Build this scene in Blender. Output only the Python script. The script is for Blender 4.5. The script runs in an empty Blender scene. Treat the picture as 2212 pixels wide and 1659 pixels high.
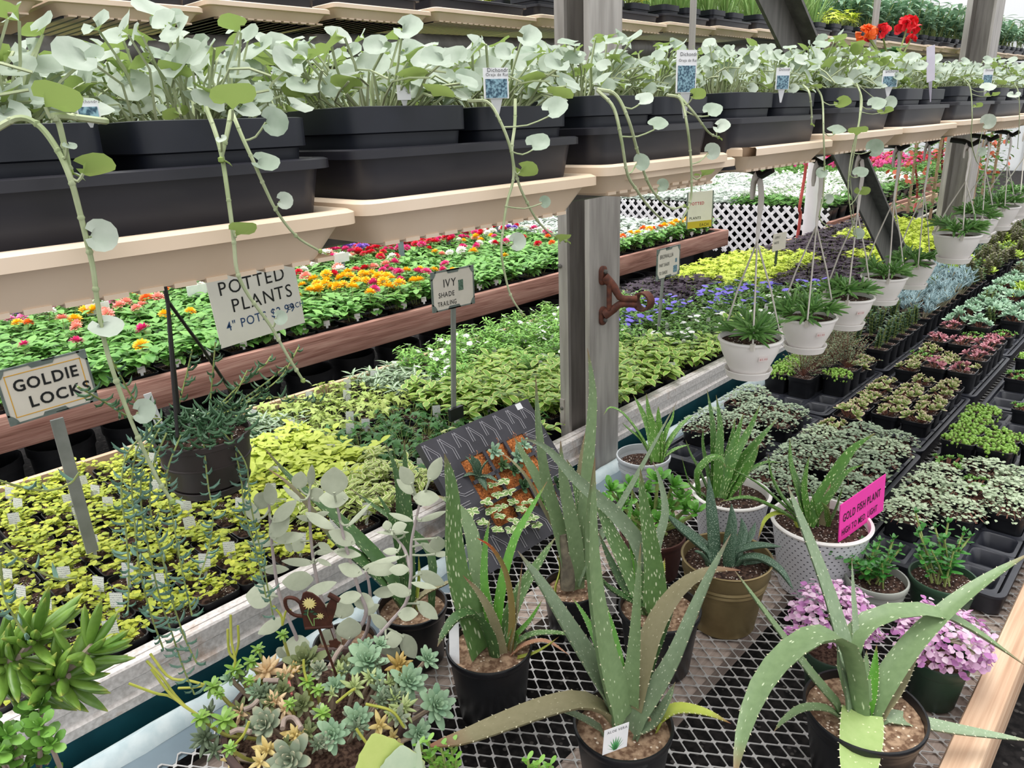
import bpy, math, random
from math import sin, cos, pi, sqrt, radians
from mathutils import Vector, Matrix
V = Vector
SC = bpy.context.scene
COL = SC.collection
random.seed(7)

# ------------------------------------------------------------------ camera
IW, IH, FPX = 2212.0, 1659.0, 1600.0
CAM = V((0.0, 0.0, 1.65))
AX = V((0.68007, 0.26646, -0.68303))      # world x, y, z axes as seen by the camera
AZ = V((-0.03798, 0.94329, 0.33028))
AX = (AX - AZ.normalized() * AX.dot(AZ.normalized())).normalized()
AZ = AZ.normalized()
AY = AZ.cross(AX)
ROT = Matrix((AX, AY, AZ))                # camera -> world
cd = bpy.data.cameras.new('camera')
cd.sensor_fit = 'HORIZONTAL'; cd.sensor_width = 36.0; cd.lens = 36.0 * FPX / IW
cd.clip_start = 0.02; cd.clip_end = 200
cam = bpy.data.objects.new('camera', cd); COL.objects.link(cam)
M4 = ROT.to_4x4(); M4.translation = CAM; cam.matrix_world = M4
SC.camera = cam

# ------------------------------------------------------------------ light
SC.view_settings.view_transform = 'Standard'; SC.view_settings.look = 'None'
SC.view_settings.gamma = 1.0; SC.view_settings.use_curve_mapping = False
SC.view_settings.exposure = 0.30
wd = bpy.data.worlds.new('greenhouse daylight'); SC.world = wd; wd.use_nodes = True
nt = wd.node_tree; nt.nodes.clear()
wo = nt.nodes.new('ShaderNodeOutputWorld'); wb = nt.nodes.new('ShaderNodeBackground')
tc = nt.nodes.new('ShaderNodeTexCoord'); sp = nt.nodes.new('ShaderNodeSeparateXYZ')
rp = nt.nodes.new('ShaderNodeValToRGB')
rp.color_ramp.elements[0].position = 0.0; rp.color_ramp.elements[0].color = (0.50, 0.51, 0.52, 1)
rp.color_ramp.elements[1].position = 0.75; rp.color_ramp.elements[1].color = (1.2, 1.2, 1.2, 1)
nt.links.new(tc.outputs['Generated'], sp.inputs[0]); nt.links.new(sp.outputs[2], rp.inputs[0])
nt.links.new(rp.outputs[0], wb.inputs[0]); wb.inputs[1].default_value = 1.35
nt.links.new(wb.outputs[0], wo.inputs[0])
sd = bpy.data.lights.new('sun', 'SUN'); sd.energy = 2.6; sd.angle = radians(40); sd.color = (1.0, 0.985, 0.96)
so = bpy.data.objects.new('sun', sd); COL.objects.link(so)
so.rotation_euler = V((0.10, -0.16, -1.0)).to_track_quat('-Z', 'Y').to_euler()

# ------------------------------------------------------------------ pixel helpers
def ray(px, py):
    return ROT @ V(((px - IW / 2) / FPX, -(py - IH / 2) / FPX, -1.0))
def atz(px, py, z): d = ray(px, py); return CAM + d * ((z - CAM.z) / d.z)
def aty(px, py, y): d = ray(px, py); return CAM + d * (y / d.y)
def atx(px, py, x): d = ray(px, py); return CAM + d * (x / d.x)
def atd(px, py, dep): return CAM + ray(px, py) * dep
def depth(p): return -(ROT.transposed() @ (V(p) - CAM)).z
def px_of(p):
    c = ROT.transposed() @ (V(p) - CAM)
    if c.z > -0.02: return (-9999, -9999)
    return (IW / 2 + FPX * c.x / -c.z, IH / 2 - FPX * c.y / -c.z)
def inframe(p, m=40):
    x, y = px_of(p); return -m < x < IW + m and -m < y < IH + m
def s2l(c): return c / 12.92 if c <= 0.04045 else ((c + 0.055) / 1.055) ** 2.4
def hexc(h):
    h = h.lstrip('#'); return tuple(s2l(int(h[i:i + 2], 16) / 255) for i in (0, 2, 4)) + (1.0,)
def U(a, b): return random.uniform(a, b)
def interp(tab, x):
    if x <= tab[0][0]: return tab[0][1]
    for (a, va), (b, vb) in zip(tab, tab[1:]):
        if x <= b: return va + (vb - va) * (x - a) / (b - a)
    return tab[-1][1]
ORD = ['first', 'second', 'third', 'fourth', 'fifth', 'sixth', 'seventh', 'eighth', 'ninth', 'tenth', 'eleventh', 'twelfth',
       'thirteenth', 'fourteenth', 'fifteenth', 'sixteenth', 'seventeenth', 'eighteenth', 'nineteenth', 'twentieth']
def ordn(i):
    if i < 20: return ORD[i]
    n = i + 1; s = 'th' if 10 <= n % 100 <= 20 else {1: 'st', 2: 'nd', 3: 'rd'}.get(n % 10, 'th')
    return '%d%s' % (n, s)

# ------------------------------------------------------------------ materials
MATS = {}
def _base(name):
    m = bpy.data.materials.new(name); m.use_nodes = True
    n = m.node_tree; n.nodes.clear()
    out = n.nodes.new('ShaderNodeOutputMaterial'); b = n.nodes.new('ShaderNodeBsdfPrincipled')
    n.links.new(b.outputs[0], out.inputs[0]); MATS[name] = m
    return m, n, b, out
def N(n, t, **kw):
    x = n.nodes.new(t)
    for k, v in kw.items(): setattr(x, k, v)
    return x
def mixc(n, fac, a, b, blend='MIX'):
    m = n.nodes.new('ShaderNodeMix'); m.data_type = 'RGBA'; m.blend_type = blend
    for sock, val in ((m.inputs[0], fac), (m.inputs[6], a), (m.inputs[7], b)):
        if hasattr(val, 'links') or hasattr(val, 'is_output'): n.links.new(val, sock)
        else: sock.default_value = val
    return m.outputs[2]
def ramp(n, src, stops):
    r = n.nodes.new('ShaderNodeValToRGB'); cr = r.color_ramp
    while len(cr.elements) < len(stops): cr.elements.new(0.5)
    for e, (p, c) in zip(cr.elements, stops):
        e.position = p; e.color = c if len(c) == 4 else tuple(c) + (1,)
    n.links.new(src, r.inputs[0]); return r.outputs[0]
def bumpn(n, b, src, strength, dist=0.002):
    bp = n.nodes.new('ShaderNodeBump'); bp.inputs['Strength'].default_value = strength
    bp.inputs['Distance'].default_value = dist
    n.links.new(src, bp.inputs['Height']); n.links.new(bp.outputs[0], b.inputs['Normal'])
def pmat(name, c1, c2=None, scale=20, rough=0.6, metal=0.0, stretch=(1, 1, 1), bump=0.0, spec=0.4, lo=0.35, hi=0.65, det=4, transl=0):
    """plain material: two colours mixed by noise in object space"""
    if name in MATS: return MATS[name]
    m, n, b, out = _base(name)
    b.inputs['Roughness'].default_value = rough; b.inputs['Metallic'].default_value = metal
    b.inputs['Specular IOR Level'].default_value = spec
    a = hexc(c1)
    if c2 is None and not bump: b.inputs['Base Color'].default_value = a
    else:
        t = N(n, 'ShaderNodeTexCoord'); mp = N(n, 'ShaderNodeMapping'); mp.inputs['Scale'].default_value = stretch
        nz = N(n, 'ShaderNodeTexNoise'); nz.inputs['Scale'].default_value = scale; nz.inputs['Detail'].default_value = det
        n.links.new(t.outputs['Object'], mp.inputs[0]); n.links.new(mp.outputs[0], nz.inputs['Vector'])
        n.links.new(ramp(n, nz.outputs['Fac'], [(lo, a), (hi, hexc(c2 or c1))]), b.inputs['Base Color'])
        if bump: bumpn(n, b, nz.outputs['Fac'], bump)
    if transl:
        tr = N(n, 'ShaderNodeBsdfTranslucent'); tr.inputs[0].default_value = a
        mx = N(n, 'ShaderNodeMixShader'); mx.inputs[0].default_value = transl
        n.links.new(b.outputs[0], mx.inputs[1]); n.links.new(tr.outputs[0], mx.inputs[2]); n.links.new(mx.outputs[0], out.inputs[0])
    return m
def leafm(name, c1, c2, under=None, rough=0.45, spec=0.35, edge=None, tip=None, spots=None, transl=0.22, mid=None, sscale=(60, 14), edge_w=0.72, spot_t=0.17, tip_at=0.8):
    """leaf material: colour varies leaf by leaf; optional paler underside, edge, midrib, tip, spots (from the leaf's own UV)"""
    if name in MATS: return MATS[name]
    m, n, b, out = _base(name)
    b.inputs['Roughness'].default_value = rough; b.inputs['Specular IOR Level'].default_value = spec
    g = N(n, 'ShaderNodeNewGeometry')
    col = ramp(n, g.outputs['Random Per Island'], [(0.0, hexc(c1)), (1.0, hexc(c2))])
    t = N(n, 'ShaderNodeTexCoord')
    nz = N(n, 'ShaderNodeTexNoise'); nz.inputs['Scale'].default_value = 90; nz.inputs['Detail'].default_value = 3
    n.links.new(t.outputs['Object'], nz.inputs['Vector'])
    col = mixc(n, 0.35, col, ramp(n, nz.outputs['Fac'], [(0.3, hexc(c1)), (0.7, hexc(c2))]))
    uv = N(n, 'ShaderNodeUVMap'); sx = N(n, 'ShaderNodeSeparateXYZ'); n.links.new(uv.outputs[0], sx.inputs[0])
    def absu():
        a = N(n, 'ShaderNodeMath', operation='SUBTRACT'); n.links.new(sx.outputs[0], a.inputs[0]); a.inputs[1].default_value = 0.5
        c = N(n, 'ShaderNodeMath', operation='ABSOLUTE'); n.links.new(a.outputs[0], c.inputs[0])
        d = N(n, 'ShaderNodeMath', operation='MULTIPLY'); n.links.new(c.outputs[0], d.inputs[0]); d.inputs[1].default_value = 2.0
        w = N(n, 'ShaderNodeMath', operation='ADD'); w2 = N(n, 'ShaderNodeMath', operation='MULTIPLY_ADD')
        n.links.new(nz.outputs['Fac'], w2.inputs[0]); w2.inputs[1].default_value = 0.5; w2.inputs[2].default_value = -0.25
        n.links.new(d.outputs[0], w.inputs[0]); n.links.new(w2.outputs[0], w.inputs[1]); return w.outputs[0]
    if edge: col = mixc(n, ramp(n, absu(), [(edge_w - 0.06, (0, 0, 0)), (edge_w + 0.06, (1, 1, 1))]), col, hexc(edge))
    if mid: col = mixc(n, ramp(n, absu(), [(0.10, (1, 1, 1)), (0.30, (0, 0, 0))]), col, hexc(mid))
    if spots:
        mp = N(n, 'ShaderNodeMapping'); mp.inputs['Scale'].default_value = (sscale[0], sscale[1], 1); n.links.new(uv.outputs[0], mp.inputs[0])
        add = N(n, 'ShaderNodeVectorMath', operation='ADD'); n.links.new(mp.outputs[0], add.inputs[0])
        ri = N(n, 'ShaderNodeMath', operation='MULTIPLY'); n.links.new(g.outputs['Random Per Island'], ri.inputs[0]); ri.inputs[1].default_value = 50
        n.links.new(ri.outputs[0], add.inputs[1])
        vo = N(n, 'ShaderNodeTexVoronoi'); vo.inputs['Scale'].default_value = 1.0; n.links.new(add.outputs[0], vo.inputs['Vector'])
        col = mixc(n, ramp(n, vo.outputs['Distance'], [(spot_t, (1, 1, 1)), (spot_t + 0.09, (0, 0, 0))]), col, hexc(spots))
    if tip:
        col = mixc(n, ramp(n, sx.outputs[1], [(tip_at, (0, 0, 0)), (1.0, (1, 1, 1))]), col, hexc(tip))
    if under: col = mixc(n, g.outputs['Backfacing'], col, hexc(under))
    n.links.new(col, b.inputs['Base Color'])
    if transl:
        tr = N(n, 'ShaderNodeBsdfTranslucent'); n.links.new(col, tr.inputs[0])
        mx = N(n, 'ShaderNodeMixShader'); mx.inputs[0].default_value = transl
        n.links.new(b.outputs[0], mx.inputs[1]); n.links.new(tr.outputs[0], mx.inputs[2]); n.links.new(mx.outputs[0], out.inputs[0])
    return m

# ------------------------------------------------------------------ mesh builder
class MB:
    def __init__(s): s.v = []; s.f = []; s.m = []; s.uv = []
    def add(s, vs, fs, mi=0, uvs=None):
        o = len(s.v); s.v += [tuple(p) for p in vs]; s.uv += (uvs if uvs else [(0.5, 0.5)] * len(vs))
        s.f += [tuple(i + o for i in f) for f in fs]; s.m += [mi] * len(fs); return s
    def grid(s, rows, mi=0, closed=False, cap0=False, cap1=False, uvs=None):
        n = len(rows[0]); vs = [p for r in rows for p in r]; fs = []
        for i in range(len(rows) - 1):
            for j in range(n if closed else n - 1):
                k = (j + 1) % n; fs.append((i * n + j, i * n + k, (i + 1) * n + k, (i + 1) * n + j))
        if cap0: fs.append(tuple(range(n - 1, -1, -1)))
        if cap1: fs.append(tuple((len(rows) - 1) * n + j for j in range(n)))
        if uvs is None:
            uvs = [(j / max(1, (n if closed else n - 1)), i / max(1, len(rows) - 1)) for i in range(len(rows)) for j in range(n)]
        return s.add(vs, fs, mi, uvs)
    def tube(s, pts, r, n=6, mi=0):
        pts = [V(p) for p in pts]; rows = []; ref = None
        for i, p in enumerate(pts):
            t = (pts[min(i + 1, len(pts) - 1)] - pts[max(i - 1, 0)]).normalized()
            if ref is None: ref = t.orthogonal().normalized()
            ref = (ref - t * ref.dot(t))
            ref = ref.normalized() if ref.length > 1e-6 else t.orthogonal().normalized()
            b = t.cross(ref); rr = r[i] if isinstance(r, (list, tuple)) else r
            rows.append([p + (ref * cos(2 * pi * k / n) + b * sin(2 * pi * k / n)) * rr for k in range(n)])
        return s.grid(rows, mi, True, True, True)
    def lathe(s, prof, c=(0, 0, 0), n=32, mi=0, M=None, cap0=False, cap1=False):
        c = V(c); rows = []
        for r, z in prof:
            row = [V((r * cos(-2 * pi * k / n), r * sin(-2 * pi * k / n), z)) for k in range(n)]
            rows.append([c + (M @ p if M else p) for p in row])
        return s.grid(rows, mi, True, cap0, cap1)
    def rrect(s, prof, c=(0, 0, 0), mi=0, M=None, cap0=False, cap1=False, nc=3):
        """lofted rounded rectangles: prof = (hx, hy, corner radius, z)"""
        c = V(c); rows = []
        for hx, hy, r, z in prof:
            row = []
            for q, (sx, sy) in enumerate(((1, 1), (-1, 1), (-1, -1), (1, -1))):
                for k in range(nc + 1):
                    a = pi / 2 * (q + k / nc)
                    row.append(V((sx * (hx - r) + r * cos(a), sy * (hy - r) + r * sin(a), z)))
            row = row[::-1]
            rows.append([c + (M @ p if M else p) for p in row])
        return s.grid(rows, mi, True, cap0, cap1)
    def box(s, c, d, mi=0, M=None):
        c = V(c); h = V(d) / 2
        vs = [V((x * h.x, y * h.y, z * h.z)) for z in (-1, 1) for y in (-1, 1) for x in (-1, 1)]
        if M: vs = [M @ p for p in vs]
        return s.add([c + p for p in vs], [(0, 2, 3, 1), (4, 5, 7, 6), (0, 1, 5, 4), (2, 6, 7, 3), (0, 4, 6, 2), (1, 3, 7, 5)], mi,
                     [(0.5, 0.5)] * 8)
    def slab(s, a, b, z0, z1, mi=0):
        return s.box(((a[0] + b[0]) / 2, (a[1] + b[1]) / 2, (z0 + z1) / 2), (abs(b[0] - a[0]), abs(b[1] - a[1]), z1 - z0), mi)
    def beam(s, a, b, w, h, up=(0, 0, 1), mi=0):
        a = V(a); b = V(b); t = (b - a); L = t.length; t.normalize(); side = V(up).cross(t)
        side = side.normalized() if side.length > 1e-6 else t.orthogonal().normalized(); u = t.cross(side)
        M = Matrix((t, side, u)).transposed()
        return s.box((a + b) / 2, (L, w, h), mi, M)
    def flat(s, base, d, up, L, W, prof, curl=0.0, fold=0.0, wav=0.0, mi=0, nj=2):
        """flat leaf: prof = half-width factors from base to tip; curl bends it down, fold raises the edges"""
        d = V(d).normalized(); up = V(up); up = (up - d * up.dot(d))
        up = up.normalized() if up.length > 1e-5 else d.orthogonal().normalized()
        sd = d.cross(up); rows = []; uvs = []; n = len(prof) - 1; p = V(base); a = 0.0; ds = L / n
        for i, w in enumerate(prof):
            tt = d * cos(a) - up * sin(a); un = up * cos(a) + d * sin(a)
            row = []
            for j in range(-nj, nj + 1):
                x = j / nj; q = p + sd * (x * w * W / 2) + un * (abs(x) * w * W / 2 * fold)
                if wav and w: q += un * wav * W * sin(i * 2.1 + j * 1.7) * abs(x)
                row.append(q); uvs.append((0.5 + x / 2, i / n))
            rows.append(row); p = p + tt * ds; a += curl / n
        return s.grid(rows, mi, False, uvs=uvs)
    def fat(s, spine, up, W, T, prof, chan=0.0, mi=0, n=8, teeth=0, tooth=0.003, tmi=None):
        """fleshy leaf along a spine: W width, T thickness, prof = factors per spine point, chan hollows the upper face"""
        pts = [V(p) for p in spine]; rows = []; uvs = []; N_ = len(pts); edges = []
        for i, p in enumerate(pts):
            t = (pts[min(i + 1, N_ - 1)] - pts[max(i - 1, 0)]).normalized()
            u = V(up[i]) if isinstance(up, list) else V(up)
            u = u - t * u.dot(t); u = u.normalized() if u.length > 1e-6 else t.orthogonal().normalized()
            sd = t.cross(u); w = prof[i]; hw = w * W / 2; ht = T / 2 * (0.35 * 1 + 0.65 * w) * min(1, w * 3)
            row = []
            for k in range(n):
                a = 2 * pi * k / n; cx = cos(a); sx = sin(a)
                z = sx * ht * (1.25 if sx < 0 else (1.0 - chan * 1.6))
                z += chan * ht * 1.2 * (abs(cx) ** 1.5)
                row.append(p + sd * (cx * hw) + u * z); uvs.append((k / n, i / (N_ - 1)))
            rows.append(row); edges.append((p + sd * hw + u * chan * ht * 1.2, p - sd * hw + u * chan * ht * 1.2, sd, t, w))
        s.grid(rows, mi, True, True, True, uvs)
        if teeth:
            for k in range(teeth):
                f = (k + 0.6) / (teeth + 1.2) * (N_ - 1); i = int(f); g = f - i
                for q, sg in ((0, 1), (1, -1)):
                    b = edges[i][q].lerp(edges[min(i + 1, N_ - 1)][q], g); sd, t = edges[i][2] * sg, edges[i][3]
                    L = tooth * (0.5 + edges[i][4] * 0.6)
                    s.add([b - t * L * 0.7 - sd * L * .3, b + t * L * 0.6 - sd * L * .3, b + sd * L + t * L * 0.7, b - sd * L * .3 + sd.cross(t) * L * 0.5],
                          [(0, 1, 2), (1, 3, 2), (3, 0, 2)], mi if tmi is None else tmi, [(0.0, 0.5)] * 4)
        return s
    def ball(s, c, r, n=6, mi=0, sc=(1, 1, 1), M=None):
        prof = []; m = max(3, n // 2 + 1)
        for i in range(m + 1):
            a = -pi / 2 + pi * i / m; prof.append((max(1e-5, cos(a)) * r, sin(a) * r))
        rows = []
        for rr, z in prof:
            row = [V((rr * cos(-2 * pi * k / n) * sc[0], rr * sin(-2 * pi * k / n) * sc[1], z * sc[2])) for k in range(n)]
            rows.append([V(c) + (M @ p if M else p) for p in row])
        return s.grid(rows, mi, True, True, True)
    def mesh(s, name, mats, smooth=True, off=None):
        me = bpy.data.meshes.new(name)
        vs = s.v if off is None else [(a - off[0], b - off[1], c - off[2]) for a, b, c in s.v]
        me.from_pydata(vs, [], s.f)
        for m in (mats if isinstance(mats, (list, tuple)) else [mats]): me.materials.append(m)
        if s.f:
            me.polygons.foreach_set('material_index', s.m)
            me.polygons.foreach_set('use_smooth', [bool(smooth)] * len(s.f))
            ul = me.uv_layers.new(name='UVMap'); fl = []
            for f in s.f:
                for i in f: fl += s.uv[i]
            ul.data.foreach_set('uv', fl)
            if smooth is True: me.set_sharp_from_angle(angle=radians(42))
        me.update(); return me
    def build(s, name, mats, parent=None, smooth=True):
        off = None
        if parent is not None:
            off = V((0, 0, 0)); q = parent
            while q: off += q.location; q = q.parent
        return obj(name, s.mesh(name, mats, smooth, off), parent)

def obj(name, me, parent=None):
    o = bpy.data.objects.new(name, me); COL.objects.link(o)
    if parent: o.parent = parent
    return o
def thing(name, label, cat, loc=(0, 0, 0), group=None, rotz=0.0, scale=1.0):
    o = bpy.data.objects.new(name, None); COL.objects.link(o); o.location = loc; o.rotation_euler = (0, 0, rotz)
    o.empty_display_size = 0.02
    if scale != 1.0: o.scale = (scale,) * 3
    o['label'] = label; o['category'] = cat
    if group: o['group'] = group
    return o
def tag(o, label, cat, group=None):
    o['label'] = label; o['category'] = cat
    if group: o['group'] = group
    return o
def struct(name, mb, mats, smooth=False):
    o = mb.build(name, mats, None, smooth); o['kind'] = 'structure'; return o
def dup(root, loc, rotz=None, label=None, group=None):
    r = root.copy(); COL.objects.link(r); r.location = loc
    if rotz is not None: r.rotation_euler = (0, 0, rotz)
    if label: r['label'] = label
    if group: r['group'] = group
    for ch in list(root.children):
        c = ch.copy(); COL.objects.link(c); c.parent = r
        for g in list(ch.children):
            d = g.copy(); COL.objects.link(d); d.parent = c
    return r
def spline(pts, n=14):
    """Catmull-Rom through the points"""
    P = [V(p) for p in pts]; P = [P[0] * 2 - P[1]] + P + [P[-1] * 2 - P[-2]]; out = []; m = len(P) - 3
    for q in range(n + 1):
        f = q / n * m; i = min(int(f), m - 1); t = f - i; a, b, c, d = P[i:i + 4]
        out.append(0.5 * ((2 * b) + (c - a) * t + (2 * a - 5 * b + 4 * c - d) * t * t + (3 * b - a - 3 * c + d) * t ** 3))
    return out
def pxs(pts, d0, d1, n=14):
    """a smooth 3D path through pixels of the photo, its depth going from d0 to d1"""
    L = [0.0]
    for a, b in zip(pts, pts[1:]): L.append(L[-1] + math.hypot(b[0] - a[0], b[1] - a[1]))
    return spline([atd(p[0], p[1], d0 + (d1 - d0) * l / L[-1]) for p, l in zip(pts, L)], n)
def rdir(az, el): return V((cos(az) * cos(el), sin(az) * cos(el), sin(el)))
TXT = {}
def text_mesh(mb, txt, O, right, up, size, mi=0, jit=0.0, thick=0.0008, squeeze=1.0, weight=0.0):
    """hand lettering: each character of the built-in font as an outline mesh, laid at O along right"""
    right = V(right).normalized(); up = V(up).normalized(); nrm = right.cross(up); x = 0.0
    rnd = random.Random(len(txt) * 7 + 3)
    for ch in txt:
        if ch == ' ': x += size * 0.36 * squeeze; continue
        key = (ch, weight)
        if key not in TXT:
            cu = bpy.data.curves.new('lettering', 'FONT'); cu.body = ch; cu.size = 1.0; cu.extrude = 0.0; cu.offset = weight
            cu.resolution_u = 3
            to = bpy.data.objects.new('lettering', cu); COL.objects.link(to)
            me = bpy.data.meshes.new_from_object(to)
            vs = [tuple(v.co) for v in me.vertices]; fs = [tuple(p.vertices) for p in me.polygons]
            w = max([v[0] for v in vs] or [0.3])
            TXT[key] = (vs, fs, w); bpy.data.objects.remove(to); bpy.data.curves.remove(cu); bpy.data.meshes.remove(me)
        vs, fs, w = TXT[key]; a = rnd.uniform(-jit, jit); dy = rnd.uniform(-jit, jit) * 0.25 * size; c, s_ = cos(a), sin(a)
        mb.add([V(O) + right * (x + (vx * c - vy * s_) * size * squeeze) + up * ((vx * s_ + vy * c) * size + dy) + nrm * thick for vx, vy, vz in vs], fs, mi)
        x += (w + 0.10) * size * squeeze
    return x
# ------------------------------------------------------------------ shared materials
BLACK = pmat('black_plastic', '141519', '1b1c21', 30, 0.42, spec=0.45)
BLACK2 = pmat('black_pot_plastic', '0f1014', '17181c', 25, 0.36, spec=0.5)
TRAYBLK = pmat('black_tray_plastic', '1f1f27', '28272d', 18, 0.4, spec=0.5, stretch=(1, 1, 4))
POTBLK = pmat('square_pot_plastic', '191c25', '21242e', 22, 0.45, spec=0.45)
CREAM = pmat('cream_tray_plastic', 'e9d4bd', 'dcc4a8', 9, 0.5, spec=0.35, lo=0.3, hi=0.75)
WHITEP = pmat('white_pot_plastic', 'f0ece8', 'e6e1dd', 8, 0.35, spec=0.45)
WHITE = pmat('white_tag_plastic', 'e9e9ea', 'dfe0e2', 40, 0.5)
STEEL = pmat('galvanised_steel', '98938e', 'b4afaa', 14, 0.5, 0.35, (3, 3, 0.3), 0.05)
STEELD = pmat('dark_painted_steel', '54534f', '6a6864', 10, 0.5, 0.3, (3, 3, 0.4))
ALU = pmat('weathered_aluminium', 'b9b2ad', '9d948d', 26, 0.55, 0.25, (1, 1, 1), 0.03)
RUST = pmat('rusty_iron', '6e4030', '4d2f28', 60, 0.75, 0.1, bump=0.25)
SOIL = pmat('potting_soil', '3a2b25', '6b5548', 160, 0.95, spec=0.1, bump=0.8, lo=0.42, hi=0.62)
SOILT = pmat('bark_chip_soil', '8d7159', 'b79b80', 190, 0.95, spec=0.1, bump=0.9, lo=0.4, hi=0.6)
STEM = pmat('green_stem', '7c8a4c', '93a05c', 40, 0.6)
INK = pmat('black_marker_ink', '17181a', rough=0.7)
INKB = pmat('blue_marker_ink', '27446e', rough=0.7)
INKG = pmat('grey_print', '85868a', rough=0.7)
def perlite_soil(name, dark, lt, white, scale=230):
    if name in MATS: return MATS[name]
    m, n, b, out = _base(name); b.inputs['Roughness'].default_value = 0.95; b.inputs['Specular IOR Level'].default_value = 0.1
    t = N(n, 'ShaderNodeTexCoord'); nz = N(n, 'ShaderNodeTexNoise'); nz.inputs['Scale'].default_value = scale * 0.6; nz.inputs['Detail'].default_value = 4
    vo = N(n, 'ShaderNodeTexVoronoi'); vo.inputs['Scale'].default_value = scale
    n.links.new(t.outputs['Object'], nz.inputs['Vector']); n.links.new(t.outputs['Object'], vo.inputs['Vector'])
    col = ramp(n, nz.outputs['Fac'], [(0.4, hexc(dark)), (0.62, hexc(lt))])
    sc_ = N(n, 'ShaderNodeSeparateXYZ'); n.links.new(vo.outputs['Color'], sc_.inputs[0])
    msk = ramp(n, sc_.outputs[0], [(0.80, (0, 0, 0)), (0.83, (1, 1, 1))])
    m2 = ramp(n, vo.outputs['Distance'], [(0.34, (1, 1, 1)), (0.40, (0, 0, 0))])
    mm = mixc(n, 1.0, msk, m2, 'MULTIPLY')
    n.links.new(mixc(n, mm, col, hexc(white)), b.inputs['Base Color'])
    bumpn(n, b, nz.outputs['Fac'], 0.8); return m
PERL = perlite_soil('perlite_soil', '2e2320', '5a463c', 'dcd3cb')
COARSE = perlite_soil('coarse_bark_soil', '6d5443', 'a98e75', 'd8c7b4', 170)
def woodm(name, c1, c2, c3, axis=0, s=1.0, rough=0.8, bump=0.2):
    m, n, b, out = _base(name); b.inputs['Roughness'].default_value = rough; b.inputs['Specular IOR Level'].default_value = 0.2
    t = N(n, 'ShaderNodeTexCoord'); mp = N(n, 'ShaderNodeMapping'); sc_ = [26 * s] * 3; sc_[axis] = 1.6 * s; mp.inputs['Scale'].default_value = sc_
    n.links.new(t.outputs['Object'], mp.inputs[0])
    nz = N(n, 'ShaderNodeTexNoise'); nz.inputs['Scale'].default_value = 1.0; nz.inputs['Detail'].default_value = 6; nz.inputs['Distortion'].default_value = 1.2
    n.links.new(mp.outputs[0], nz.inputs['Vector'])
    mp2 = N(n, 'ShaderNodeMapping'); sc2 = [220 * s] * 3; sc2[axis] = 5 * s; mp2.inputs['Scale'].default_value = sc2; n.links.new(t.outputs['Object'], mp2.inputs[0])
    n2 = N(n, 'ShaderNodeTexNoise'); n2.inputs['Scale'].default_value = 1.0; n2.inputs['Detail'].default_value = 3; n.links.new(mp2.outputs[0], n2.inputs['Vector'])
    col = ramp(n, nz.outputs['Fac'], [(0.3, hexc(c1)), (0.5, hexc(c2)), (0.72, hexc(c3))])
    col = mixc(n, 0.35, col, ramp(n, n2.outputs['Fac'], [(0.35, hexc(c1)), (0.65, hexc(c3))]))
    n.links.new(col, b.inputs['Base Color']); bumpn(n, b, n2.outputs['Fac'], bump); return m
REDWOOD = woodm('weathered_redwood', '6e463b', 'a2766a', 'c9a595')
REDWOODY = woodm('weathered_redwood_crosswise', '7d5348', 'a2766a', 'bd9788', 1)
PINE = woodm('bare_pine', 'a07d64', 'c6a488', 'dcc1a6', 0, 0.7)
OLDWOOD = woodm('old_grey_wood', '83746a', '9d8e84', 'b0a197')
def rustalu():
    m, n, b, out = _base('rust_stained_aluminium'); b.inputs['Roughness'].default_value = 0.55; b.inputs['Metallic'].default_value = 0.05
    t = N(n, 'ShaderNodeTexCoord'); nz = N(n, 'ShaderNodeTexNoise'); nz.inputs['Scale'].default_value = 9; nz.inputs['Detail'].default_value = 7; nz.inputs['Roughness'].default_value = 0.7
    n2 = N(n, 'ShaderNodeTexNoise'); n2.inputs['Scale'].default_value = 120
    n.links.new(t.outputs['Object'], nz.inputs['Vector']); n.links.new(t.outputs['Object'], n2.inputs['Vector'])
    c = ramp(n, n2.outputs['Fac'], [(0.3, hexc('c3bcb8')), (0.7, hexc('e6e0dd'))])
    n.links.new(mixc(n, ramp(n, nz.outputs['Fac'], [(0.56, (0, 0, 0)), (0.72, (0.75, 0.75, 0.75))]), c, hexc('a9815f')), b.inputs['Base Color']); return m
RALU = rustalu()

# ------------------------------------------------------------------ setting
GROUND = perlite_soil('gravel_floor', '1c1b1b', '2f2c2b', '4f4b48', 60)
b = MB(); b.slab((-5, -4), (24, 13), -0.05, 0.0); struct('floor', b, GROUND)
WALLM = pmat('white_polycarbonate', 'f1f2f2', 'e6e9ea', 2, 0.4, transl=0.45)
b = MB(); b.slab((-5, 12.9), (24, 12.95), 0.0, 3.3)
for i in range(15): b.slab((-5 + 2 * i, 12.86), (-4.94 + 2 * i, 12.9), 0, 3.3)
b.slab((-5, 12.84), (24, 12.9), 3.23, 3.3); b.slab((-5, 12.86), (24, 12.9), 1.1, 1.16); struct('wall_back', b, WALLM)
b = MB(); b.slab((23.9, -4), (23.95, 12.9), 0.0, 3.3)
for i in range(9): b.slab((23.86, -4 + 2 * i), (23.9, -3.94 + 2 * i), 0, 3.3)
b.slab((23.84, -4), (23.9, 12.9), 3.23, 3.3); struct('wall_right', b, WALLM)

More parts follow.
